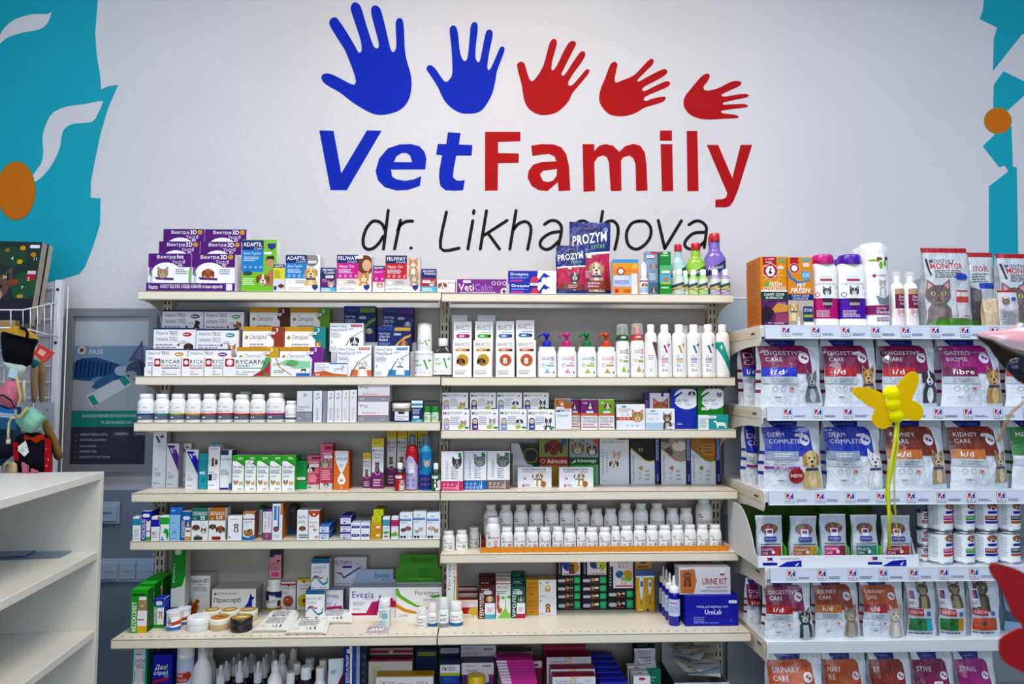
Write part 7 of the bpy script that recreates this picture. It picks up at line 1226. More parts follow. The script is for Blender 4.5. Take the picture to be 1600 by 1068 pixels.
c7('pink_stock_box','white and pink box with a crimson edge under the shelf',778,832,1018,d=.15,dep=.04,side='7R',col={'f':'c8a8b0','s':'7a3048','t':'5a4448'},art=[('t',.2,.92,.5,.96,'Роксилан','8a2848',''),('c',.87,.9,.05,.03,'3a3438')])
c7('pink_stock_box','crimson and white box with a dog shape, in front of the pink one',786,847,1031,d=.1,dep=.04,side='7R',col={'f':'7a1838','s':'5a1028','t':'8c1c3c'},art=[('r',0,.86,1,.98,'c8b4bc'),('c',.85,.91,.06,.03,'5a3040'),('r',0,0,.2,.85,'b8a0a8')])
prev = None
PK = [('r',0,0,.28,1,'d4ccd4'),('r',.28,0,1,1,'c83898')]
for i in range(9):
    y = 1068-i*4.6; w0 = i*1.2
    prev = carton('flat_pink_pack','flat magenta and white pack, %s of the leaning pile' % ['bottom','second','third','fourth','fifth','sixth','seventh','eighth','ninth','tenth','eleventh','topmost'][i],'7R',785-w0,840-w0*.8,y,d=.012+i*.004,z=(P(812,1072.5,YB+.045).z) if i == 0 else None,on=prev,dep=.06,col={'f':'d0509c','s':'c8b8c4','t':'c83898'},art=PK,group='flat magenta and white packs')
z0p = P(812,1072.5,YB+.045).z
s = Spot('7R',785,840,1072.5,d=.04); m = MB(); m.box(-s.w/2,s.w/2,0,.07,0,z0p-s.z-.0005,{'f':'c8b8c4','s':'a898a4'}); tag(m.build('pink_stock_box',None,(s.x,s.Y-.02,s.z)),'pale pink box under the leaning pile of magenta packs','box')
CL = [('r',0,.86,1,.97,'d8d4d8'),('t',.06,.89,.55,.94,'Clavaseptin 250 mg','3a2c38','b'),('p',[(.4,1),(.6,1),(.5,.9)],'e8c8a0'),('L',.1,.86,.9,.88,1,'6a4c5c'),('R',.75,.9,.9,.94,'c0c4d4',.4)]
for i,(a,b,t,d) in enumerate(((863,931,1057,.012),(860,930,1045,.06),(854,924,1026,.115),(849,915,1004,.17))):
    c7('clavulanate_box',['crimson topped white box with an arrow mark, front one','crimson topped white box with an arrow mark, second one','crimson topped grey box with an arrow mark, third one','all crimson box with a thin arrow line at the back'][i],a,b,t,d=d,dep=.045,side='7R',col={'f':'e0dce0' if i < 3 else '8c1838','s':'8c1c40','t':'a01c48'},art=CL if i < 3 else [('r',0,.9,1,.93,'a83858'),('p',[(.4,.6),(.6,.6),(.5,.5)],'c88858')],group='crimson topped boxes')
for i in range(6):
    a,b,t,d = 938-i*3.4,981-i*4.6,1066-i*8.5,.012+i*.034
    c7('royal_blue_box','royal blue box with a small grey tag, %s in the receding row' % ['front','second','third','fourth','fifth','last'][i],a,b,t,d=d,dep=.03,side='7R',col={'f':'1c2cb0','s':'141c70','t':'1c28a0'},art=[('R',.6,.9,.9,.96,'a0a8d8',.2),('r',0,.97,1,1,'3848c8')],group='royal blue boxes in a receding row')
for i,(a,b,t,d) in enumerate(((990,1017,1057,.012),(986,1013,1049,.05),(981,1009,1041,.088))):
    c7('ear_care_box','white box with a red oval on top, ' + ['front','middle','rear'][i],a,b,t,d=d,dep=.03,side='7R',col={'f':'dcdde0','s':'a8a8ac','t':'d0d0d4'},art=[('c',.5,.96,.2,.09,'c84858'),('L',.2,.8,.9,.85,1,'888'),('r',.4,.6,.8,.75,'a02838')],group='white boxes with red ovals')
s = c7('wormer_display','green and black display box with clear bagged tablets',990,1033,1045,d=.1,dep=.05,side='7R',col={'f':'188868','s':'105040'},art=[('r',0,.4,1,.6,'28b088'),('c',.5,.5,.12,.12,'d8e8e0'),('L',.1,.7,.9,.85,2,'88c8b0')])
bag('tablet_sachets','clear bag of blister tablets standing in the green display box','7R',992,1027,1018,d=.105,T=.03,on=s,col='b8b4bc',key='film',nu=8,nv=8,art=[('L',.1,.2,.9,.7,3,'8a8088')],cat='bag')
c7('wormer_header','black display card with grey lettering behind the clear tablet bag',989,1024,1006,d=.165,dep=.012,side='7R',col={'f':'14181c','s':'101014'},cat='card',art=[('t',.1,.86,.9,.93,'Вермідин','a8a4a0','b'),('r',.2,.95,.7,1,'207060')])
# bundle of loose sachets in an open box
s = Spot('7R',1054,1140,1066,d=.02); 
m = MB(); W = s.w; H = s.h
m.box(-W/2,W/2,0,.002,0,H,'c8ccd4'); m.box(-W/2,-W/2+.002,.002,.17,0,H,'1c2440'); m.box(W/2-.002,W/2,.002,.17,0,H,'a8a8ac'); m.box(-W/2+.002,W/2-.002,.166,.168,0,H+.1,'b8b8b8'); m.box(-W/2+.002,W/2-.002,.002,.17,0,.002,'b0b0b0')
put_art(m,[('L',.2,.7,.8,.95,4,'8890a8')],W,H,lambda u,v,l:(u-W/2,-l-.0001,v)); tag(m.build('sachet_box',None,(s.x,s.Y,s.z)),'open box stuffed with loose paper and plastic sachets','box')
rr = random.Random(5)
for i in range(12):
    m = MB(); w2,h2 = rr.uniform(.08,.12),rr.uniform(.06,.1); V = []; F = []
    cv = rr.uniform(-.004,.004); n = 6
    for j in range(n+1):
        for k2 in range(2):t = j/n; V.append(((t-.5)*w2,(k2-.5)*h2,cv*math.sin(t*math.pi)+k2*.004+.0008*noise.noise(Vector((j,i,k2)))))
    k3 = len(V); V += [(x,y,z+.0015) for x,y,z in V]
    for j in range(n):a = 2*j; F += [[a,a+1,a+3,a+2],[k3+a,k3+a+2,k3+a+3,k3+a+1]]
    m.add(V,F,['e4e4e0','b8c4cc','d8d4c8','ccd4d8','a8a49c'][i % 5],['card','film','card','haze'][i % 4],True)
    if i % 2 == 0:put_art(m,[('L',.15,.2,.85,.8,4,'687078')],w2*.8,h2*.8,lambda u,v,l:(u-w2*.4,v-h2*.4,.004+cv+l))
    o = m.build('loose_sachet',None,(s.x+rr.uniform(-.028,.028),s.Y+.03+.1*rr.random(),s.z+H+.015+i*.0095)); o.rotation_euler = (rr.uniform(0,.12),.06*(-1)**i,rr.uniform(-.6,.6))
    tag(o,['lowest','second','third','fourth','fifth','sixth','seventh','eighth','ninth','tenth','eleventh','topmost'][i]+' crumpled sachet in the heap on the open sachet box','sachet','loose sachets heaped in the open box')
s = Spot('7R',1060,1115,1000,d=.2); m = MB(); m.box(-s.w/2,s.w/2,0,.03,0,s.h-.002,{'f':'d4d4d2','s':'a0a0a0'}); put_art(m,[('L',.4,.93,.7,.97,1,'3a3a3a'),('r',.05,.86,.9,.9,'98b090'),('t',.1,.8,.8,.86,'Prolacar OZA','4878a8','b')],s.w,s.h,lambda u,v,l:(u-s.w/2,-l-.0001,v)); tag(m.build('tall_sachet_box',None,(s.x,s.Y+.0,s.z)),'tall pale box behind the heap of sachets','box')
# ---------------------------------------------------------------- rack: top shelf
G1 = dict(cat='box')
sun = [('p',[(.47+.5*math.cos(a),.73+.25*math.sin(a)),(.47+.2*math.cos(a+.1),.73+.1*math.sin(a+.1)),(.47+.2*math.cos(a-.1),.73+.1*math.sin(a-.1))],'f4c858') for a in [k*math.pi/8 for k in range(16)]]
def ah(y,r):return [('c',.38,y,r,r,'f0e8e0'),('c',.38,y,r*.95,r*.95,'b81c34'),('c',.38,y,r*.6,r*.6,'f4f4f2'),('p',[(.3,y-.03),(.36,y+.02),(.34,y+.05),(.42,y+.04),(.4,y),(.46,y-.03),(.38,y-.045)],'282830')]+[('L',.38-r*.8,y-.085*r/.3,.38+r*.8,y-.06*r/.3,1,'f0d8d8'),('L',.38-r*.7,y+.06*r/.3,.38+r*.7,y+.085*r/.3,1,'f0d8d8')]
for i,(d,x0,x1,t) in enumerate(((.003,1188.5,1230,401),(.125,1187,1224,413))):
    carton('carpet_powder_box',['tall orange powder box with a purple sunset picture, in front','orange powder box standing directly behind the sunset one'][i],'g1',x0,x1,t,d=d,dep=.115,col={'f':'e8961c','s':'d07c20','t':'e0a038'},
 sart=[('r',0,0,1,1,'d8882c'),('L',.1,.03,.9,.95,40,'a0501c')],art=[('r',0,.5,1,1,'ec9c1c')]+sun+[('r',.1,.88,.62,1,'b81c34'),('t',.2,.95,.54,.98,'#1 CARPET','f0d8d8','b'),('L',.2,.91,.54,.935,1,'f0d8d8')]+ah(.79,.29)+[('R',.7,.92,.95,.97,'68a878',.2),('R',.66,.82,.88,.87,'e8d8c8',.3),
 ('p',[(.08,.58),(.35,.66),(.3,.57)],'70b030'),('t',.32,.57,.82,.63,'FRESH','f4f4ec','bi'),('t',.08,.51,.95,.565,'SCENTSATIONS','f4f4ec','bi'),('r',0,.49,1,.51,'f4f4f0'),('r',0,.37,1,.49,'10382c'),('t',.12,.43,.88,.47,'CARPET ODOR','f4f4f4','bi'),('t',.18,.385,.82,.42,'ELIMINATOR','f4f4f4','bi'),
 ('r',0,0,1,.37,'5a1c58'),('p',[(.3,.18),(1,.2),(1,.3),(.6,.32)],'e0a048'),('p',[(0,.02),(.35,.08),(.5,.2),(.2,.3),(0,.22)],'200c28'),('p',[(.5,.0),(1,.05),(1,.18),(.55,.18)],'9a4468'),('t',.62,.31,.93,.34,'TAHITIAN','e8a8d8','b'),('t',.25,.02,.85,.045,'NET 1.18 LB (536g)','f0e8f0','b')])
carton('pet_powder_box','tall orange and blue powder box with a golden puppy and kitten','g1',1231,1270.5,402,d=.003,dep=.115,col={'f':'e8961c','s':'d07c20','t':'e0a038'},art=[('r',0,.5,1,1,'ec9c1c'),('p',[(0,.85),(.15,.72),(.45,.64),(.9,.68),(.9,.66),(.4,.6),(.05,.7),(0,.78)],'2888c8'),('r',.12,.88,.44,1,'b81c34')]+[(q[0],q[1]-.1)+q[2:] if q[0] == 'c' else q for q in ah(.84,.2) if q[0] == 'c']+[('R',.55,.68,.92,.8,'60a8d0',.3),('t',.6,.71,.88,.77,'OXI','f0f4f8','bi'),('R',.62,.86,.88,.92,'e8d8c8',.3),('r',.6,.94,.9,.98,'58b0c8'),
 ('t',.36,.56,.72,.62,'PET','f8f8f8','Bi'),('t',.1,.48,.9,.55,'FRESH','f8f8f8','Bi'),('r',0,.37,1,.46,'1c2470'),('t',.15,.42,.85,.45,'CARPET ODOR','dfe6f4','b'),('t',.2,.38,.8,.41,'ELIMINATOR','dfe6f4','b'),('r',0,0,1,.37,'a89c8c'),('r',.0,.22,1,.37,'b8b0a4'),('pet','db',.22,.27,.17,('e0c080','f0dcb0','c89850')),('pet','cb',.4,.12,.1,('b0a898','e8e4dc','6a6458')),('R',.58,.06,.98,.28,'24406c',.15),('t',.62,.2,.94,.25,'LIFTS HAIR','e8ecf4','b'),('r',.6,.12,.96,.16,'a8b048'),('r',.6,0,1,.05,'f0f0f0')])
OV = [(.94,0),(1,.015),(1,.78),(.95,.84),(.8,.875)]; OC = [(.78,.87),(.8,.88),(.78,.985),(.7,1)]
def obo(c):return [('r',0,0,1,.11,'f6f6f6'),('r',0,.12,1,.5,c),('R',.2,.86,.7,.92,'e4e6ec',.4),('R',.24,.82,.72,.86,'b03048',.4),('t',.06,.74,.88,.79,'OBOPHARMA','9a9ca8',''),('pet','c',.5,.62,.17,('40444c','e8e8ec','2a2c34')),('c',.5,.5,.19,.14,'e4e6ea'),('p',[(.3,.5),(.7,.5),(.66,.35),(.5,.3),(.36,.36)],'3a2038'),('t',.33,.37,.68,.42,'DEODO','f4f0f4','B'),('L',.1,.15,.7,.28,5,'e8d0e0'),('o',.15,.57,.09,c,.02),('o',.85,.7,.05,'777',.015),('o',.88,.58,.04,'a08080',.012)]
for a,b,c,cc,w_ in ((1272.5,1312,'c81480','d01888','magenta'),(1313.5,1356,'5818a8','5a18b0','purple')):
    bottle('litter_deodoriser_bottle','white litter powder bottle with a %s cap and a grey cat' % w_,'g1',a,b,397,d=.01,prof=OV,cap=OC,lab=(0.01,.76),sq=3.4,ey=.62,capcol=cc,art=obo(c),group='litter powder bottles')
bottle('litter_deodoriser_bottle','purple capped bottle showing only its cap, behind the front pair','g1',1302,1322,404,d=.13,prof=OV,cap=OC,capcol='5a18b0')
bottle('litter_shaker','white shaker bottle with a loop lid behind the leaf printed one','g1',1339,1362,386.5,d=.12,prof=OV,cap=[(.8,.87),(.86,.89),(.7,.98),(.66,1)],labcol='f0f0f0')
bottle('litter_shaker','tall white shaker bottle with green leaves and a plum band','g1',1353.5,1397,378,d=.008,prof=[(.92,0),(.98,.02),(1,.1),(1,.84),(.98,.86)],cap=[(.96,.86),(.98,.87),(.82,.985),(.78,1)],lab=(.01,.85),art=[('c',.45,.93,.05,.1,'60a030'),('c',.55,.85,.07,.14,'80b840'),('c',.72,.88,.06,.13,'70a838'),('c',.9,.85,.05,.16,'88b848'),('c',.3,.92,.14,.04,'88b848'),('c',.5,.94,.1,.06,'8a4c30'),('c',.8,.95,.1,.07,'38402c'),('c',.32,.7,.06,.06,'c03038'),('t',.42,.69,.75,.72,'FLAMINGO','555',''),('pet','cb',.6,.58,.14,('b8b8bc','e8e8ea','6a6a70')),('p',[(.35,.42),(.45,.3),(.95,.28),(.98,.45),(.6,.38)],'78848c'),('r',0,.15,1,.28,'8a1868'),('t',.36,.22,.72,.26,'Cat litter','f0e0ec','b'),('t',.36,.165,.98,.21,'Deodoriser','f4e8f0','B'),('L',.35,.05,.9,.12,2,'a06888')])
for a,b,lb in ((1397.5,1417,'kitten training spray in a plum labelled bottle, next to the leaf shaker'),(1418,1439.5,'kitten training spray in a plum labelled bottle, second of two')):
    def cc_(e,R,H):
        m = MB(); m.lathe([(R*.66,H*.8),(R*.68,H*.82),(R*.66,H*.99),(R*.6,H)],'ffffff','clear'); m.build('clear_cap',e)
    bottle('training_spray_bottle',lb,'g1',a,b,423,d=.012,prof=[(.94,0),(1,.02),(1,.68),(.9,.75),(.6,.79),(.56,.8)],cap=[(.4,.8),(.42,.81),(.4,.9),(.3,.92)],capname='spray_head',lab=(.02,.68),art=[('r',.15,.85,.85,1,'c0a078'),('r',.15,.45,.85,.85,'7a1848'),('t',.4,.74,.8,.82,'Kitten','f4e8ec','b'),('t',.34,.64,.8,.72,'Training','f4e8ec','b'),('t',.44,.54,.8,.62,'Spray','f4e8ec','b'),('r',.15,0,.85,.4,'e8d8dc'),('pet','c',.55,.32,.3,('d8a8b0','f4ece8','a87888'))],extra=cc_,group='kitten training sprays')
carton('puppy_trainer_bottle','pale blue puppy trainer container with a small puppy','g1',1441,1461,434,d=.05,dep=.05,col={'f':'c4d0dc','s':'a0b0c0','t':'d8e4ec'},cat='container',art=[('t',.3,.82,.95,.87,'Puppy','28304c','b'),('t',.25,.73,.95,.78,'Trainer','28304c','b'),('pet','db',.66,.62,.1,('d8c0a0','f0e4d0','b89870')),('p',[(0,0),(.5,.5),(.9,.5),(.9,.48),(.6,.46),(.3,.0)],'98a8b8'),('r',0,0,1,.14,'f0f0f2'),('t',.4,.06,.9,.11,'SAVIC','1c2c50','B')])
def mon(x):return [('r',0,0,1,1,'c4c8ce'),('r',0,.96,1,1,'b82030'),('t',.12,.82,.7,.87,'MONTHLY','383038','bi'),('t',.14,.74,.88,.82,'MONITOR','c82838','B'),('L',.2,.62,.85,.73,4,'4a4850'),('p',[(.03,.88),(.08,.88),(.14,.66),(.1,.66)],'1c1c20'),('pet','cb',.25,.4,.25,('6c5c5c','7c6c6a','4c4040')),('R',.64,.6,.92,.68,'1c48b8',.5),('r',.62,.1,.92,.46,'d8cccc'),('R',.62,.3,.92,.38,'d85048',.1),('r',.62,.44,.9,.46,'c02830'),('t',.78,.11,.92,.14,'MTEA','333','b'),('p',[(0,0),(1,0),(1,.09),(.5,.1),(.1,.08)],'50901c')]
for a,b,t,d,lb in ((1448.5,1521,388,.006,'clear litter monitor bag with a grey cat and red rim, fully visible one'),(1521,1562,395,.068,'clear litter monitor bag with a red rim, in the middle'),(1567,1640,397,.026,'clear litter monitor bag with a red rim, cut by the frame')):
    bag('litter_monitor_bag',lb,'g1',a,b,t,d=d,T=.055,col='b8bec6',seal='b82030',art=mon(0) if a < 1515 or a > 1560 else [('r',0,0,1,1,'c4c8ce'),('r',0,.96,1,1,'b82030'),('t',.1,.76,.7,.83,'ITOR','c82838','B'),('L',.05,.6,.7,.74,4,'4a4850'),('R',.25,.52,.85,.6,'1c48b8',.3),('p',[(0,0),(.4,.0),(.3,.5),(0,.55)],'5c5050'),('p',[(0,0),(1,0),(1,.1),(0,.1)],'50901c')],group='clear litter monitor bags')
bag('granule_bag','small clear bag of beige litter granules in front of the monitor bags','g1',1541,1566,468,d=.003,T=.03,col='d8c0a0',seal='e0d0b8',nu=8,nv=8)
bag('sample_bag','little zip bag with a cat picture and red line, front right of the top shelf','g1',1562,1594,456,d=.002,T=.02,col='d4d0d4',seal='c02830',nu=8,nv=8,art=[('r',.05,.0,.95,.5,'b8b4b8'),('pet','c',.35,.72,.16,('7a5c48','a88868','4a3428')),('R',.6,.75,.85,.85,'3868b8',.3),('L',.1,.05,.9,.45,7,'8a8488')])
# ---------------------------------------------------------------- rack: pet food bags
def food(c,words,bc,bw,pet,extra=(),gr=('b8c0cc','VETERINARIAN'),top=.86):
    a = [('p',[(.12,1),(.62,1),(.6,.92),(.2,.91)],'1c2c88'),('L',.22,.94,.55,.97,1,'6878c0'),('p',[(0,.84),(.5,.855),(.72,.85),(.8,.8),(.84,.5),(.84,.43),(0,.43)],c)]
    n = len(words); y = .76
    for w in words:a.append(('t',.08,y-.055,min(.74,.08+.068*len(w)),y+.005,w,'e8e2e6','')); y -= .095
    if bc:a += [('r',0,.38,.56,.52,bc),('t',.14,.415,.14+.07*len(bw),.49,bw,'f4f0f0','b')]
    a += [('r',0,.28,.56,.38,gr[0]),('t',.14,.33,.48,.355,gr[1],'3a4048','b'),('t',.14,.295,.46,.32,'RECOMMENDED','3a4048','b'),('o',.2,.2,.045,'8a90a0',.008),('o',.33,.2,.045,'8a90a0',.008),('c',.47,.2,.04,.04,'e8b0a8'),('p',[(.44,.21),(.5,.21),(.47,.18)],'b83028'),('L',.2,.06,.3,.09,1,'60646c'),('c',.7,.66,.09,.09,'dcd8e2'),('c',.68,.67,.025,.025,c),('c',.73,.65,.03,.02,c)]
    def up(q):
        k = q[0]; d = .065
        if k == 'p':return q if q[1][0][1] > .9 else ('p',[(x,y+(d if y > .1 else 0)) for x,y in q[1]],q[2])
        if k in 'oc':return q[:2]+(q[2]+d,)+q[3:]
        if k == 'pet':return q[:3]+(q[3]+.03,)+q[4:]
        return q if q[2] > .9 else q[:2]+(q[2]+d,q[3],q[4]+d)+q[5:]
    return [up(q) for q in a+[('pet',)+pet]+list(extra)]
def gst(c):return [(.2,.24,c),(.36,.4,c),(.52,.56,c),(.68,.72,c)]
DG,BM,KD,UR,BL = '80104c','a0107c','7c2c14','c05c1c','1438b0'
SILV = 'd9dfe7'
fb = 'pet food bags on the rack'
for a,b,t,d,c,words,bc,bw,pet,ex,key,lb,rz in (
 (1162,1186,530,.17,DG,('DI','CA'),'1c38c0','i/d',('db',.9,.2,.01,('888','999','777')),[],'g2','crimson labelled dog food bag with side stripes, behind the schnauzer bag',.0),
 (1190,1289,530,.006,DG,('DIGESTIVE','CARE'),'1c38c0','i/d',('dpb',.82,.37,.11,('6c7078','b4b8c0','3a3c44')),[],'g2','dog food bag with a crimson panel, blue strip and grey schnauzer',.0),
 (1291,1377,530,.01,DG,('DIGESTIVE','CARE'),'b02030','i/d',('dpb',.8,.42,.14,('b88c54','e0c090','3a2c24')),[],'g2','dog food bag with a crimson panel, red strip and german shepherd',.0),
 (1383,1470,530,.01,DG,('DIGESTIVE','CARE'),'c02830','i/d',('db',.82,.4,.14,('2c2c34','ecece8','1c1c22')),[],'g2','dog food bag with a crimson panel, red strip and black and white puppy',.0),
 (1476,1571,530,.01,BM,('GASTRO','BIOME'),'70184c','fibre',('dpb',.83,.4,.13,('b89058','d8b880','2c2420')),[],'g2','dog food bag with a magenta panel and panting shepherd',.0),
 (1576,1670,530,.01,DG,('DIGESTIVE','CARE'),'c02830','i/d',('db',.82,.4,.14,('b89058','ecece8','6c4c2c')),[],'g2','dog food bag mostly outside the frame, behind the foil balloon',.0),
 (1168,1189,658,.15,BL,('DE','CO'),None,'',('db',.9,.2,.01,('888','999','777')),[('r',0,.2,1,.24,'8a2090')],'g3','royal blue labelled dog food bag, behind the labrador puppy bag',.0),
 (1196,1290,658,.006,BL,('DERM','COMPLETE'),None,'',('db',.79,.42,.15,('d0b478','e4cc98','a88048')),[('r',0,.38,.56,.5,'8c98ac'),('L',.14,.41,.48,.48,2,'c8d0dc'),('r',0,.24,.56,.28,'8a2098'),('t',.14,.245,.36,.275,'PUPPY','f0e4f0','b'),('c',.5,.15,.13,.13,'b01c28'),('t',.4,.125,.6,.175,'NEW','f8f4f4','B')],'g3','dog food bag with a blue panel, red round badge and labrador puppy',.0),
 (1294,1384,658,.01,BL,('DERM','COMPLETE'),None,'',('dpb',.84,.4,.14,('dcdcdc','f4f4f4','b8b8bc')),[('r',0,.38,.56,.5,'8c98ac'),('L',.14,.41,.48,.48,2,'c8d0dc')],'g3','dog food bag with a blue panel and white terrier',.0),
 (1389,1484,658,.01,KD,('KIDNEY','CARE'),'c87c38','k/d',('dpb',.84,.4,.12,('a89070','d8c8a8','5c4c3c')),[],'g3','dog food bag with a brown panel and shaggy terrier, beside the white terrier bag',.0),
 (1490,1580,658,.01,KD,('KIDNEY','CARE'),'c87c38','k/d',('dpb',.84,.4,.12,('a89070','d8c8a8','5c4c3c')),[],'g3','dog food bag with a brown panel and shaggy terrier, beside the green one',.0),
 (1587,1680,658,.01,'148028',('METABOLIC',),None,'',('db',.84,.3,.12,('a89070','d8c8a8','5c4c3c')),[],'g3','dog food bag with a green panel at the frame edge',.0),
 (1169,1192,908,.15,DG,('DIGE','CARE'),'a01828','i/d',('c',.9,.1,.01,('888','999','777')),[],'g5','crimson labelled cat food bag beside the rack edge, behind the black and white cat bag',.0),
 (1197,1272,908,.01,DG,('DIGESTIVE','CARE'),'a81824','i/d',('cb',.82,.36,.14,('2c3038','b8c4cc','1c1c22')),[],'g5','small cat food bag with a crimson panel and black and white cat',.0),
 (1275,1348,908,.02,'98401c',('KIDNEY','CARE'),'c87830','k/d',('cb',.76,.38,.15,('8c7c6c','b0a498','443830')),[],'g5','small cat food bag with a brown panel and tabby cat',.06),
 (1351,1415,908,.02,UR,('URINARY','CARE'),'b01c38','c/d',('cb',.76,.38,.17,('b4b0a8','dcd8d0','7c7870')),[],'g5','small cat food bag with an orange panel and cream cat',.0)):
    T = .08 if key != 'g5' else .05
    if b-a < 40:art = food(c,(),None,'',pet,ex)+[('t',.1,.72,.95,.8,words[0],'d8c8d0',''),('t',.1,.61,.95,.69,words[1],'d8c8d0','')]+([('r',0,.44,1,.58,bc),('t',.2,.47,.8,.55,bw,'f4f0f0','b')] if bc else [])
    else:art = food(c,words,bc,bw,pet,ex)
    bag('pet_food_bag',lb,key,a,b,t,d=d,T=T,col=SILV,art=art,gus=gst(c),group=fb,rz=rz,stk=(.62,.795) if a in (1291,1196,1294,1490) else None)
def sci(c,c2,pet):return [('pet',)+pet,('r',.02,.55,.25,.85,'eceef4'),('r',.05,.68,.13,.83,'c03040'),('r',.13,.68,.22,.83,'1c38a0'),('t',.03,.57,.23,.65,"Hill's",'1c2040','b'),('p',[(0,.52),(.5,.5),(.52,.38),(0,.4)],'b81c28'),('t',.03,.42,.46,.48,'SCIENCE PLAN','f4e8e8','b'),('r',0,.13,.8,.34,c),('r',.58,.13,.8,.34,c2),('c',.33,.25,.11,.07,'2a4c20'),('R',.62,.38,.76,.46,'3878b0'),('L',0,.06,.85,.11,1,'50545c')]
for a,b,c,c2,pet,lb in ((1420,1466,'107038','28a0b0',('cb',.55,.84,.2,('5c4c38','a89878','2c2418')),'kitten food bag with a dark green base and turquoise corner'),(1470,1514,'10702c','c89020',('cb',.6,.84,.2,('5c4c34','a08c60','2c2418')),'kitten food bag with a dark green base and amber corner'),(1519.5,1567,'c04c20','a05828',('cb',.38,.86,.24,('3c3028','6c5c50','1c1814')),'kitten food bag with an orange base and walking cat')):
    bag('kitten_food_bag',lb,'g5',a,b,908,d=.02,T=.045,col='d4dae2',art=sci(c,c2,pet),group='kitten food bags')
bag('kitten_food_bag','pale blue food bag behind the red butterfly at the frame edge','g5',1573,1625,908,d=.06,T=.045,col='90b0cc',art=[('r',0,.2,1,.4,'285878')])
for a,b,c,words,bc,lb,d in ((1204,1292,UR,('URINARY','CARE'),'b02c20','cat food bag with an orange panel on the bottom shelf, whole one in front',.004),(1294,1362,UR,('NARY','RE'),'c88020','cat food bag with an orange panel, partly behind its neighbour',.03),(1366,1431,'8c2c14',('EY',),'c87838','cat food bag with a rust panel on the bottom shelf',.02),(1434,1499,DG,('STIVE',),'b01830','cat food bag with a crimson panel on the bottom shelf',.02),(1502,1565,BM,('STINAL',),None,'cat food bag with a magenta panel on the bottom shelf',.02)):
    bag('cat_food_bag',lb,'g6',a,b,1023,d=d,T=.07,col=SILV,art=food(c,words,bc,'',('c',.84,.48,.13,('7c6c60','b8a898','3c302c'))),gus=gst(c),group='cat food bags on the bottom shelf',stk=(.55,.64) if a in (1204,1434) else None)
# pouch tray and cans on the fourth rack shelf
zt = LV['g4'][0]; s = Spot('g4',1184,1436,867.5,d=.001); W = s.w; e = empty('pouch_tray',(s.x,s.Y,zt)); tag(e,'white cardboard counter tray with curved sides holding food pouches','tray')
m = MB(); m.box(-W/2,W/2,0,.002,0,.035,'eef0f6','card',.0005)
fa = []
for x in (.03,.68):fa += [('sub',x,.1,x+.09,.92,[('r',.25,.4,.75,1,'dfe2ec'),('r',.33,.6,.5,.92,'c03040'),('r',.5,.6,.67,.92,'1c38a0'),('p',[(0,.1),(1,.1),(1,.4),(0,.4)],'1c2c98')]),('t',x+.11,.66,x+.23,.8,'ЗДОРОВ’Я НИРОК','1c2858','b'),('p',[(x+.09,.05),(x+.24,.05),(x+.24,.6),(x+.15,.5)],'1c2cb0'),('p',[(x+.21,.1),(x+.225,.45),(x+.2,.2)],'f0f2f8')]
put_art(m,fa,W,.035,lambda u,v,l:(u-W/2,-l-.0001,v)); m.build('front_strip',e)
for x in (-W/2-.001,W/2-.001):
    m = MB(); pts = [(0,0),(.0,.035)]+[(.02+.14*i/8,.035+.13*math.sin(i/8*math.pi/2)**.7) for i in range(9)]+[(.26,.165),(.26,0)]; m.prism(pts,x,x+.002,'dcdcdc','card','x'); m.build('side_panel',e)
m = MB(); m.box(-W/2+.002,W/2-.002,.002,.26,0,.002,'d8dce0'); m.box(-W/2+.002,W/2-.002,.256,.26,.002,.145,'587830'); m.build('base',e)
pu = [(1179.5,1223.5,808.5,DG,'DIGESTIVE','b03828','i/d'),(1234.5,1278.5,809.5,'b87030','URINARY','c8a020','c/d'),(1282,1324.5,806.5,'c0187c','BIOME','8c1838','i/d'),(1331,1373.5,807.5,'107060','MULTI','209080','w/d'),(1380,1424.5,808.5,'98183c','DIGESTIVE','b83830','i/d')]
lbp = ['crimson banded','orange and yellow banded','magenta banded','teal banded','dark red banded']
for i,(a,b,t,c,w_,c2,cw) in enumerate(pu):
    bag('food_pouch','silver wet food pouch, ' + lbp[i]+', with a bowl of chunks','g4',a+1 if i else a+4,b,t,d=.02,T=.022,z=zt+.0025,col='bcc6d0',nu=8,nv=12,rx=-.0,group='wet food pouches in the tray',art=[('c',.5,.76,.34,.2,'7a4c34')]+[('c',.3+.08*k,.76+.02*((k*7) % 3),.07,.06,['8c5c3c','6a3c28','a07048'][k % 3]) for k in range(6)]+[('r',.36,.6,.64,.76,'e8eaf2'),('r',.4,.67,.5,.74,'c03040'),('r',.5,.67,.6,.74,'1c38a0'),('R',.26,.5,.76,.6,'1c2c98',.3),('t',.3,.53,.72,.57,'PRESCRIPTION','c8d0f0','b'),('r',.1,.43,.92,.45,'3c5060'),('r',.1,.2,.68,.4,c),('r',.68,.2,.92,.4,c2),('t',.14,.31,.6,.36,w_,'f0e0e8',''),('t',.14,.23,.38,.28,'CARE','f0e0e8',''),('c',.6,.28,.07,.07,'f0e0e8')])
    if i != 0:pass
for i,(a,w_) in enumerate(((1228.5,'crimson and orange'),(1280.2,'orange and magenta'),(1327,'magenta and teal'),(1376.6,'teal and dark red'))):
    s2 = Spot('g4',a-1.5,a+1.5,830,d=.015); m = MB(); m.prism([(0,0),(0,.05),(.22,.16),(.22,0)],-.0008,.0008,'58d820','gloss','x'); tag(m.build('tray_divider',None,(s2.x,s2.Y,zt+.0026)),'bright green plastic divider between the %s pouches' % w_,'divider','green tray dividers')
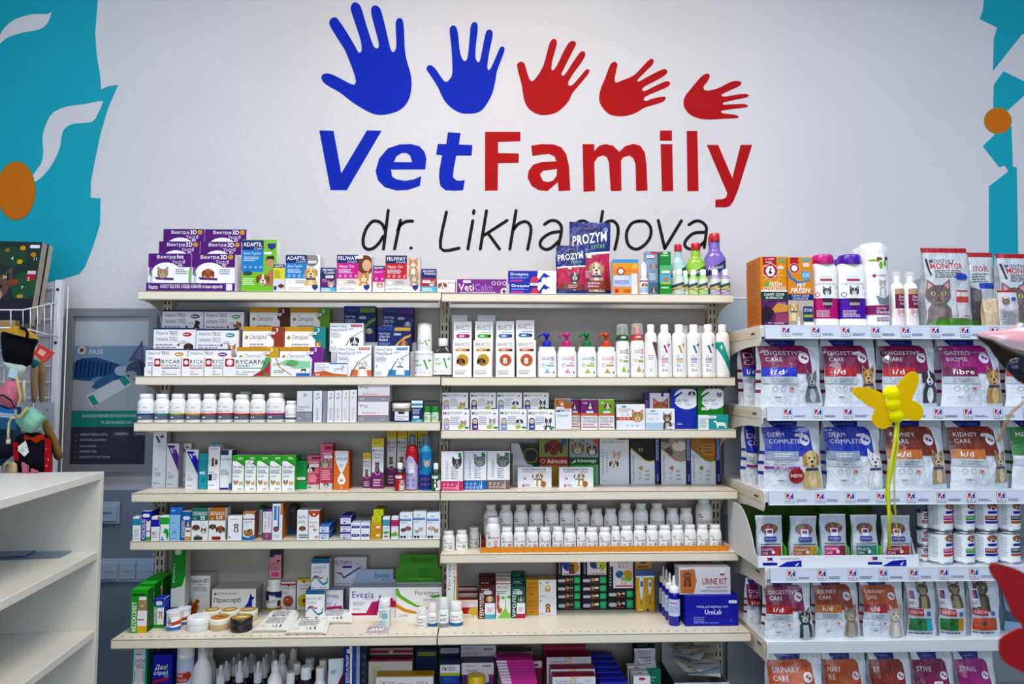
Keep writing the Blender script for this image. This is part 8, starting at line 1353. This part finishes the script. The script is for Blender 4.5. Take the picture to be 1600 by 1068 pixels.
def cn(c,w1,c2,x=.62):return [('L',.05,.15,.22,.9,14,'a0acbc'),('c',x,.86,.26,.16,'8c5c34'),('c',x-.1,.88,.1,.07,'a87444'),('c',x+.1,.86,.1,.07,'6c3c24'),('r',x-.11,.68,x+.11,.84,'eceef4'),('r',x-.08,.73,x,.82,'c03040'),('r',x,.73,x+.08,.82,'1c38a0'),('R',x-.24,.58,x+.24,.68,'1c2c98',.3),('r',x-.34,.34,x+.34,.5,c),('t',x-.3,.4,x+.1,.47,w1,'f0ecec',''),('r',x-.34,.22,x+.3,.31,c2),('c',x+.26,.4,.06,.06,'f0e8ec')]
for i,(a,b,c,w1,c2,x) in enumerate(((1460.5,1497.5,'d01888','BIOME','c05020',.72),(1499,1530.5,'28a820','METABOLIC','1c2ca0',.68),(1532.5,1567.5,'8c2c18','KIDNEY','1c2ca0',.58),(1569.5,1603,'103848','DIABETES','c05030',.66))):
    n = ['magenta','green','brown','dark teal'][i]
    q = can('food_can','white food can with a %s band, lower of two' % n,'g4',a,b,831,d=.012,art=cn(c,w1,c2,x),group='large white food cans')
    can('food_can','white food can with a %s band, upper of two' % n,'g4',a,b,780.5,d=.012,on=q,art=cn(c,w1,c2,x),group='large white food cans')
q = None
for i,t in enumerate((853.5,826,798)):
    q = can('small_food_can',['bottom','middle','top'][i]+' small brown banded can beside the pouch tray','g4',1438.5-0*i,1459.2,t,d=.05,on=q,art=cn('8c4420','KIDNEY','a84c20',.5),group='stack of small brown banded cans')
# ---------------------------------------------------------------- left side: poster, wire rack, clothes, white bookcase
a,b = P(93,738,YW-.03),P(246,482,YW-.03); W,H = b.x-a.x,b.z-a.z; e = empty('framed_poster',(a.x,YW-.008,a.z)); tag(e,'dark framed pet passport poster with a blue toned cat and phone','poster'); fr = .028
m = MB()
for pts in ([(0,0),(W,0),(W-fr,fr),(fr,fr)],[(0,H),(W,H),(W-fr,H-fr),(fr,H-fr)],[(0,0),(0,H),(fr,H-fr),(fr,fr)],[(W,0),(W,H),(W-fr,H-fr),(W-fr,fr)]):m.prism(pts,-.024,0,'7c7d80','paint')
m.build('frame',e); m = MB(); w2,h2 = W-2*fr,H-2*fr; m.box(fr,W-fr,-.01,-.004,fr,H-fr,'d4dae4')
put_art(m,[('r',0,.36,1,.72,'b8bcc4'),('r',0,.66,1,.8,'8ca8c4'),('p',[(0,.57),(0,.68),(.1,.715),(.3,.72),(.5,.69),(.68,.66),(.66,.58),(.5,.56),(.2,.56)],'2c5c94')]+[('p',[(.02+.055*k,.58+.01*(k%2)),(.035+.055*k,.58),(.06+.055*k,.705-.003*k),(.035+.055*k,.7-.002*k)],'0c2850') for k in range(9)]+[('c',.38,.565,.14,.05,'7ca0c0'),('p',[(.3,.56),(.24,.515),(.32,.505),(.48,.55),(.6,.6),(.5,.62)],'3c6c9c'),('c',.64,.63,.1,.07,'b8c8d8'),
 ('c',.84,.63,.15,.13,'4c5c74'),('p',[(.72,.7),(.9,.84),(.93,.69)],'5c6884'),('p',[(.8,.72),(.885,.81),(.9,.7)],'8878a0'),('c',.76,.6,.08,.06,'a8b0bc'),('c',.72,.595,.02,.015,'302838'),('p',[(.78,.64),(.84,.655),(.83,.645)],'101828'),('p',[(.86,.7),(.88,.7),(.95,.6),(.92,.6)],'182438'),('p',[(.9,.7),(.92,.69),(.99,.62),(.97,.6)],'182438'),
 ('p',[(.18,.46),(.7,.6),(.78,.54),(.26,.38)],'dfe4ea'),('p',[(.2,.45),(.27,.47),(.35,.41),(.28,.39)],'30a898'),('p',[(.6,.575),(.68,.6),(.76,.55),(.68,.525)],'30a898'),('c',.1,.77,.055,.055,'e8e8e8'),('c',.1,.77,.03,.03,'8c5c3c'),('t',.2,.785,.36,.81,'Get pet','dfe4ec','i'),('t',.2,.745,.38,.775,'PASS','f0f2f6','b'),
 ('r',0,.25,1,.36,'1c9488'),('t',.14,.315,.98,.34,'БЕЗКОШТОВНИЙ ВЕТЕРИНАРНИЙ ПАСП','e0f0ee','b'),('t',.38,.27,.8,.295,'ТА ОРГАНАЙЗЕР 5 В 1','e0f0ee','b'),('r',0,0,1,.25,'383848')]+[('t',.12,.19-.038*k,.12+w_,.207-.038*k,t_,'d0d0dc','b') for k,(t_,w_) in enumerate((('АМБУЛАТОРНА КАРТА',.36),('КОНТРОЛЬ ЗДОРОВ’Я',.34),('ОРГАНАЙЗЕР',.22),('КНОПКА SOS',.22),('ДИСКОНТИ У ПАРТНЕРІВ',.4)))]+[('p',[(.05,.2-.038*k),(.065,.19-.038*k),(.09,.207-.038*k),(.065,.195-.038*k)],'a0a0b0') for k in range(5)]+[('R',.56,.19,.76,.215,'6c6c7c',.2),('t',.6,.195,.73,.21,'Google Play','e0e0e8',''),('R',.82,.19,.98,.215,'6c6c7c',.2),('t',.86,.195,.97,.21,'App Store','e0e0e8','')],w2,h2,lambda u,v,l:(fr+u,-.0101-l,fr+v),eps=.00002)
m.build('poster_print',e); m = MB(); m.box(fr-.001,W-fr+.001,-.016,-.015,fr-.001,H-fr+.001,'202428','glass'); m.build('pane',e)
YR = 2.42
def wq(px,py,y=YR):p = P(px,py,y); return (p.x,p.y,p.z)
x0,x1 = P(-60,600,YR).x,P(90,600,YR).x; zb_,zt_ = P(90,760,YR).z-.5,P(90,437,YR).z
e = empty('wire_grid_rack',(x0,YR,0)); tag(e,'white wire grid display rack with square posts and a basket','rack')
m = MB(); m.box(x1-x0-.022,x1-x0,0,.02,0,zt_,'d4d8e0','paint',.001); m.box(0,.022,0,.02,0,zt_,'d4d8e0','paint',.001); m.build('post',e)
m = MB(); m.box(.022,x1-x0-.022,.015,.018,.4,zt_-.02,'a8a8b0','paint')
for i in range(26):z = .5+i*.053; (m.box(.02,x1-x0-.02,.006,.009,z,z+.003,'e4e6ea','paint',.0005) if z < zt_ else 0)
for i in range(7):x = .03+i*.05; m.box(x,x+.003,.009,.012,.4,zt_-.02,'e4e6ea','paint',.0005)
m.build('grid',e)
m = MB()
for z in (P(88,452,YR).z,P(88,535,YR).z):m.lathe([(.0001,0),(.005,.001),(.004,.003)],'3a2c24','metal',n=12)
for v in range(len(m.v)):x,y,z = m.v[v]; k = v >= len(m.v)//2; m.v[v] = (x1-x0-.011+x,-.0005-z,(P(88,535 if k else 452,YR).z)+y)
m.build('bolt',e)
m = MB(); bk = [(wq(90,472,YR),wq(90,526,YR)),(wq(36,484,YR-.16),wq(36,512,YR-.16)),(wq(-60,484,YR-.16),wq(-60,512,YR-.16))]
for k in (0,1):m.tube([tuple(Vector(q[k])-Vector((x0,YR,0))) for q in bk],.0022,'eceef2','paint',6)
for i in range(6):
    for (p,q),(r,s_) in ((bk[0],bk[1]),(bk[1],bk[2])):
        t = i/5; A = Vector(p).lerp(Vector(r),t); B_2 = Vector(q).lerp(Vector(s_),t); m.tube([tuple(A-Vector((x0,YR,0))),tuple(B_2-Vector((x0,YR,0)))],.0014,'eceef2','paint',6)
m.build('basket',e)
def quadbox(nm,lb,pts,th,col,art=None,cat='box',y=YR-.1):
    """board standing in the rack: four pixel corners at depth y, made into a slab th deep"""
    q = [P(px,py,y+dy) for px,py,dy in pts]; o = q[0]; m = MB(); V = [tuple(p-o) for p in q]; n = (q[1]-q[0]).cross(q[3]-q[0]).normalized(); n = n if n.y > 0 else -n
    V += [tuple(p-o+n*th) for p in q]; m.add(V,[[0,1,2,3],[7,6,5,4],[0,4,5,1],[1,5,6,2],[2,6,7,3],[3,7,4,0]],[col[0]]+[col[1]]*5)
    if art:
        W = (q[1]-q[0]).length; H = (q[3]-q[0]).length
        put_art(m,art,W,H,lambda u,v,l:tuple((q[0].lerp(q[1],u/W)).lerp(q[3].lerp(q[2],u/W),v/H)-o-n*(l+.0002)))
    ob = m.build(nm,None,tuple(o)); tag(ob,lb,cat); return ob
cal = [('r',0,0,1,1,'1c2c28'),('c',.8,.45,.22,.3,'1c4830'),('c',.5,.82,.3,.2,'203c28'),('r',.82,.52,.97,.62,'a02838'),('r',.82,.6,.97,.64,'c8b8bc'),('r',0,0,1,.3,'201c28'),('pet','dp',.28,.42,.3,('5c4438','a88464','2a2020')),('c',.2,.95,.06,.04,'c8a020'),('c',.68,.92,.05,.05,'d89820'),('c',.66,.75,.05,.05,'c8a020'),('c',.88,.84,.05,.05,'b88818'),('c',.42,.89,.04,.04,'8c7820'),('c',.75,.33,.06,.04,'a89030'),('c',.6,.5,.1,.06,'7c4420'),('R',.8,.92,.97,.96,'d8dcf0',.3),('t',.5,.77,.54,.81,'4','e0e0e0','b'),('t',.9,.77,.95,.81,'11','e0e0e0','b'),('t',.4,.54,.47,.58,'24','e0e0e0','b'),('t',.84,.52,.88,.56,'2','e0e0e0','b'),('t',.3,.3,.36,.33,'18','e0e0e0','b'),('t',.75,.42,.79,.45,'7','e0e0e0','b')]
quadbox('advent_calendar','large advent calendar box with a long eared dog and fairy lights, in front',((-40,506,-.0),(46,506,0),(66.5,378,.06),(-24,376,.06)),.026,('1c2c28','98928a'),cal,'calendar',YR-.11)
quadbox('advent_calendar','identical advent calendar box tucked behind the front one',((-40,504,0),(57,504,0),(77,382,.06),(-24,380,.06)),.022,('1c2c28','a8a298'),cal,'calendar',YR-.055)
quadbox('cardboard_pack','brown cardboard pack behind the wire basket front',((-40,520,0),(24,520,0),(24,500,0),(-40,500,0)),.02,('b09468','987c50'),None,'box',YR-.13)
def cloth(nm,lb,pts,y,th,col,cat='pet garment',folds=.006,art=None,parts=(),key='cloth',n=10):
    """soft hanging piece: pixel outline at depth y, puffed out, rounded at the edges"""
    sp_ = smooth(pts,3); c = Vector((sum(p[0] for p in sp_)/len(sp_),sum(p[1] for p in sp_)/len(sp_))); o = P(c.x,c.y,y); m = MB(); V = []; F = []; N = len(sp_); R = 6
    for side in (-1,1):
        for r in range(R):
            t = 1-r/(R-1)*.97
            for q in sp_:
                x,yy = c.x+(q[0]-c.x)*t,c.y+(q[1]-c.y)*t; d = math.sqrt(max(0,1-t*t))*th/2+folds*noise.noise(Vector((x*.09,yy*.07,side*3+th*90)))*(1-t**4); V.append(tuple(P(x,yy,y+side*d)-o))
        k = len(V); base = 0 if side < 0 else R*N
        for r in range(R-1):
            for i in range(N):
                a = base+r*N+i; b_ = base+r*N+(i+1) % N; f = [a,b_,b_+N,a+N]; F.append(f if side < 0 else f[::-1])
        F.append([base+(R-1)*N+i for i in range(N)])
    m.add(V,F,col,key,True); e = empty(nm,tuple(o)); tag(e,lb,cat); m.build('fabric',e)
    for pn,kind,data,cc,*rest in parts:
        m = MB()
        if kind == 'tube':m.tube([tuple(P(px,py,y+dy)-o) for px,py,dy in data],rest[0],cc,'cloth',8)
        else:
            th2 = rest[0]; pp = [P(px,py,y-th/2-.004) for px,py in data]; vs = [tuple(p-o) for p in pp]+[tuple(p-o+Vector((0,th2,0))) for p in pp]; k = len(pp)
            m.add(vs,[list(range(k)),list(range(k,2*k))[::-1]]+[[i,(i+1) % k,k+(i+1) % k,k+i] for i in range(k)],cc,rest[1] if len(rest) > 1 else 'cloth')
            if len(rest) > 2:put_art(m,rest[2],1,1,lambda u,v,l:tuple(pp[0].lerp(pp[1],u).lerp(pp[3].lerp(pp[2],u),v)-o-Vector((0,l+.0002,0))))
        m.build(pn,e)
    return e
Yc = YR-.2
cloth('treat_bag','black cloth bag with a yellow lining and a coral card tag',[(3,518),(20,522),(45,528),(60,531),(54,545),(50,566),(42,572),(22,570),(6,564),(2,540)],Yc,.05,'0c0c10','bag',parts=[('lining','poly',[(4,517),(22,509),(38,512),(58,529),(40,527),(20,521)],'c8a040',.012),('loop','tube',[(32,512,-.03),(40,514,-.034),(43,520,-.036),(42,528,-.03)],'0c0c10',.004),
 ('tag','poly',[(52,553),(70,567),(86,551),(61,537)],'c84840',.001,'card',[('p',[(.2,.3),(.2,.72),(.62,.72),(.62,.3)],'d8a8a0'),('t',.75,.1,.82,.7,'pets love','f4d8d0','v')])])
cloth('pet_toy','mint rag toy with a printed patch under the black bag',[(4,566),(22,568),(40,572),(38,584),(28,594),(16,592),(10,580)],Yc-.01,.03,'a8b4ac','toy',.01,parts=[('patch','poly',[(12,588),(26,592),(28,578),(16,575)],'b8d0d8',.001)])
cloth('card_pouch','teal cloth strip behind the coral tag',[(49,560),(64,566),(58,572),(50,574)],Yc+.06,.01,'387078','accessory',.002)
for a,lb in ((48,'brown paper tube bag hanging on the wire rack, left one'),(60,'brown paper tube bag hanging on the wire rack, right one')):
    cloth('paper_bag',lb,[(a,570),(a+11,568),(a+9.5,622),(a+1,624)],Yc+.12+(a-48)*.003,.02,'8c7458','bag',.003,key='card')
cloth('travel_bowl','pink open fabric cup with a black rim and cream cord',[(0,605),(12,594),(25,597),(30,612),(27,632),(22,638),(8,634),(-14,618)],Yc-.02,.07,'c87888','bowl',.004,parts=[('rim','tube',[(-10,618,-.04),(4,617,-.042),(16,624,-.042),(23,636,-.04),(12,638,-.036),(-6,630,-.03)],'141014',.0022),('cord','tube',[(26,588,-.04),(28,600,-.042),(31,615,-.04),(32,630,-.04)],'c8b078',.0036),('cord','tube',[(38,594,-.02),(37,606,-.022),(38,618,-.02),(38,628,-.02)],'b8b088',.0045)])
cloth('drawstring_pouch','mint drawstring pouch with a cream cord and toggle',[(24,655),(38,640),(52,636),(64,646),(71,653),(62,667),(50,676),(38,672),(28,664)],Yc-.03,.07,'84b4a0','pouch',.008,parts=[('drawstring','tube',[(27,652,-.03),(18,652,-.036),(14,660,-.034),(13,674,-.03),(13,688,-.028)],'c8bc90',.0034),('toggle','tube',[(13,686,-.03),(13,693,-.03)],'c8c0a0',.006),('gather','tube',[(24,648,-.03),(32,652,-.036),(40,640,-.034),(44,636,-.03)],'b8a878',.005)])
cloth('dog_garment','mustard sleeve of a pet coat hanging below the mint pouch',[(66,662),(74,655),(82,672),(92,690),(98,712),(92,719),(84,714),(80,695),(70,678)],Yc+.03,.04,'7c6038',folds=.008)
cloth('dog_garment','black pet garment with red dotted edges, orange bow and white tag',[(24,684),(40,676),(66,677),(80,690),(82,715),(78,740),(40,742),(26,738),(22,710)],Yc+.0,.05,'14121c',parts=[('bow','poly',[(37,679),(48,684),(64,678),(66,686),(56,692),(48,686),(38,687)],'b03c20',.014),('edging','poly',[(70,684),(78,688),(80,738),(69,738)],'a81c28',.006,'cloth',[('c',.3,.3,.05,.03,'e0c8c0'),('c',.6,.6,.05,.03,'e0c8c0'),('c',.35,.8,.05,.03,'e0c8c0')]),('edging','poly',[(20,690),(28,692),(28,720),(21,717)],'a81c28',.006),('tag','poly',[(24,700),(38,713),(45,706),(40,688)],'d8dcd4',.001,'card',[('L',.3,.1,.8,.6,3,'60a080'),('c',.5,.8,.06,.06,'8c2838')])])
cloth('dog_garment','dark navy garment at the left frame edge',[(-30,690),(10,688),(20,694),(20,712),(0,716),(-30,712)],Yc+.06,.04,'1c2030')
cloth('dog_garment','steel blue and brown garments deep in the rack',[(-30,650),(20,655),(34,676),(30,700),(-20,740),(-30,700)],Yc+.12,.03,'2c4458')
cloth('gift_pouch','small beige drawstring pouch with pink panels above the white bookcase',[(12,730),(18,722),(26,724),(28,736),(26,746),(12,746)],Yc-.04,.04,'b09c80','pouch',.004,parts=[('drawstring','tube',[(16,722,-.02),(8,724,-.024),(6,736,-.02)],'b0a070',.003),('panel','poly',[(33,722),(42,728),(42,745),(36,745)],'b06878',.01),('panel','poly',[(48,732),(57,736),(58,745),(48,745)],'b06878',.01)])
quadbox('hanging_card','pale grey hang card with a small round red mark on the rack',((64,690,0),(82,690,0),(84,628,0),(66,628,0)),.002,('98a0a8','888c94'),[('o',.45,.8,.14,'a03030',.03),('c',.45,.8,.04,.04,'882020')],'card',YR-.05)
quadbox('blue_pack','blue and white packaged item behind the pink fabric cup',((-20,668,0),(26,672,0),(27,636,0),(-20,630,0)),.02,('2c5c80','24486c'),[('r',0,.5,1,.9,'a8b4c8'),('r',.3,.7,.9,.9,'3878b8')],'box',YR-.14)
# white open bookcase in the left foreground
ang = -.0927; zt_ = P(163,736,2.2).z; c0 = P(163,736,2.2); e = empty('open_bookcase',(c0.x,c0.y,0),-ang); e.rotation_euler[2] = .0927
tag(e,'white open bookcase in the left foreground with empty shelves','bookcase'); L = 1.5; D = .42; t_ = .022
for nm,bx in (('top_board',(-D,0,-L,0,zt_-t_,zt_)),('side_panel',(-D,0,-t_,-.0005,0,zt_-t_-.0005)),('side_panel',(-D,0,-L,-L+t_,0,zt_-t_-.0005)),('back_panel',(-D-.006,-D-.0005,-L,0,0,zt_))):
    m = MB(); m.box(*bx,'e4e3dc' if nm != 'back_panel' else 'c8d4dc','laminate',.0012); m.build(nm,e)
sz = [P(156,861,2.18).z,P(155,985,2.17).z]; sz.append(sz[1]-(sz[0]-sz[1]))
for z in sz+[.08]:m = MB(); m.box(-D,-.002,-L+t_+.0005,-t_-.001,z-t_,z,'e4e3dc','laminate',.0012); m.build('shelf',e)
dv = Vector((math.sin(-.0927),math.cos(.0927)))
m = MB(); rr = random.Random(3)
m.box(-.26,0,-.07,.04,0,.004,'7c9cbc','haze',.001); m.box(-.25,-.1,-.06,.03,.004,.007,'2c5c8c','film',.0005)
for i in range(6):m.lathe([(.011,.004),(.0105,.014),(.008,.018)],'a8c4e0','haze',-.03-.035*i,.02,n=14)
z = sz[0]+.0012; px_ = P(112,862,YatZ(112,862,z)); o = m.build('blister_pack',None,(px_.x,px_.y,z),.12); tag(o,'blue tinted clear blister pack lying on the empty bookcase shelf','blister pack')
# ---------------------------------------------------------------- hanging decorations in front of the rack
def hang(x,y,z,top=CEIL):return [(x,y,z),(x+.002,y,(z+top)/2),(x,y,top)]
YB1 = 1.45
def wing(pts,y,o):return [tuple((P(px,py,y)-o)[k] for k in (0,2)) for px,py in pts]
o = P(1392,625,YB1); e = empty('butterfly_decoration',tuple(o)); tag(e,'yellow plastic butterfly with three ball body and trailing yellow ribbons','decoration')
for pts in ('137,505 150,480 190,468 260,470 340,490 420,525 450,560 490,700 530,800 520,835 480,865 430,878 380,862 340,820 328,775 345,720 360,685 300,655 240,610 180,565 145,530','570,470 600,420 650,360 700,322 740,315 775,335 790,380 780,440 750,520 722,590 770,615 810,650 832,700 830,745 800,785 750,797 690,785 630,780 600,700 575,600'):
    m = MB(); q = wing(smooth(Z(pts,1310,530,6.282),3),YB1,o); m.prism(q,-.001,.001,(1.0,.72,0.0),'thin'); m.build('wing',e)
for cx,cy,r in ((1392.5,614,12),(1396,632,11.6),(1400.6,649.5,11.2)):
    m = MB(); p = P(cx,cy,YB1-.006)-o; m.ball(tuple(p),r*YB1/F_PX,(1.0,.98,0.0),'thin',20,sy=.9); m.build('body_ball',e)
for k,pts in enumerate((((1401,660),(1398,690),(1393,720),(1388,760),(1389,800),(1390,857)),((1403,660),(1402,700),(1394,735),(1386,770),(1390,815)),((1400,662),(1395,700),(1386,745),(1383,775),(1392,800),(1401,820),(1407,855)),((1402,664),(1399,712),(1397,750),(1398,790),(1400,808)))):
    m = MB(); m.tube([tuple(P(x,y,YB1+.003*k)-o) for x,y in pts],(.0034,.003,.0013,.0022)[k],'e4ec28','haze' if k == 3 else 'plastic',6); m.build('ribbon',e)
m = MB(); m.tube([tuple(P(1394,606,YB1)-o),tuple(P(1389,570,YB1)-o),tuple(P(1386,556,YB1)-o)],.0008,'c0c8c0','haze',6); m.build('hanger',e)
o = P(1386,556,YB1); e = empty('chrome_bell',tuple(o)); tag(e,'small chrome ball and ring hung above the yellow butterfly','bell')
m = MB(); m.ball(tuple(P(1386,561,YB1)-o),.0085,'e0e0e0','metal',20); m.build('ball',e)
m = MB(); c = P(1381,551,YB1)-o; m.tube([(c.x+.0065*math.cos(a*.4),0,c.z+.0065*math.sin(a*.4)) for a in range(16)],.0016,'282828','metal',6); m.build('ring',e)
m = MB(); m.tube([(0,0,.004),(.2,0,.008),(.5,0,.02),(.9,0,CEIL-o.z)],.0006,'585858','plastic',6); m.build('thread',e)
YR2 = .62
o = P(1590,950,YR2); e = empty('butterfly_decoration',tuple(o)); tag(e,'blurred red butterfly close to the camera at the frame edge','decoration')
for pts in ([(1546,882),(1560,880),(1584,887),(1602,896),(1660,930),(1690,975),(1610,985),(1596,975),(1584,962),(1573,940),(1562,915),(1549,897)],[(1561,1005),(1564,996),(1582,985),(1600,980),(1680,975),(1690,1040),(1650,1060),(1605,1052),(1572,1036),(1562,1020)]):
    m = MB(); q = wing(smooth(pts,3),YR2,o); m.prism(q,-.0008,.0008,'a8001c','plastic'); m.build('wing',e)
m = MB(); m.tube([tuple(P(1690,960,YR2)-o),tuple(P(1690,1010,YR2)-o)],.008,'98001c','plastic',10); m.build('body',e); m = MB(); m.tube([tuple(P(1690,960,YR2)-o),(.06,0,CEIL-o.z)],.0005,'888888','plastic',6); m.build('thread',e)
# foil fish balloon
YB2 = .8
o = P(1600,575,YB2); e = empty('foil_balloon',tuple(o)); tag(e,'pink and dark foil balloon poking in above the crimson food bags','balloon')
m = MB(); V = []; F = []; C = []; n = 20; prof = [(1527,524,1),(1545,530,10),(1565,543,26),(1590,552,42),(1620,560,52),(1660,568,55),(1700,570,40),(1720,570,4)]
for px,py,hr in prof:
    c = P(px,py,YB2)-o; r = hr*YB2/F_PX
    for i in range(n):a = 2*math.pi*i/n; V.append((c.x,c.y+r*.7*math.cos(a),c.z+r*math.sin(a)+.002*math.sin(a*5)))
for j in range(len(prof)-1):
    for i in range(n):F.append([j*n+i,j*n+(i+1) % n,(j+1)*n+(i+1) % n,(j+1)*n+i]); s2 = math.sin(2*math.pi*(i+.5)/n); C.append('d8a0a8' if s2 > .45 else 'b8a0a8' if s2 > .1 else '2c2018')
m.add(V,F,C,'gloss',True); m.build('body',e)
m = MB(); m.tube([tuple(P(1597,508,YB2)-o),tuple(P(1585,521,YB2)-o),tuple(P(1578,531,YB2)-o)],.005,'b8a8b4','gloss',8); m.build('tail_fold',e)
m = MB(); p = P(1588,573,YB2-.021)-o; m.ball(tuple(p),.0105,'101838','gloss',16,sy=.5); m.build('eye',e); m = MB(); m.tube([(.06,0,.03),(.07,0,CEIL-o.z)],.0006,'a0a0a0','plastic',6); m.build('string',e)
m = MB(); o = P(1600,627,.9); m.tube([tuple(P(x,y,.9)-o) for x,y in ((1625,618),(1600,628),(1582,642),(1571,660),(1566,675),(1560,690))],.0022,'b89058','haze',8); m.tube([tuple(P(1625,618,.9)-o),(.05,0,CEIL-o.z)],.0006,'b89058','plastic',6)
tag(m.build('gold_ribbon',None,tuple(o)),'thin golden ribbon curling down at the frame edge below the foil balloon','ribbon')
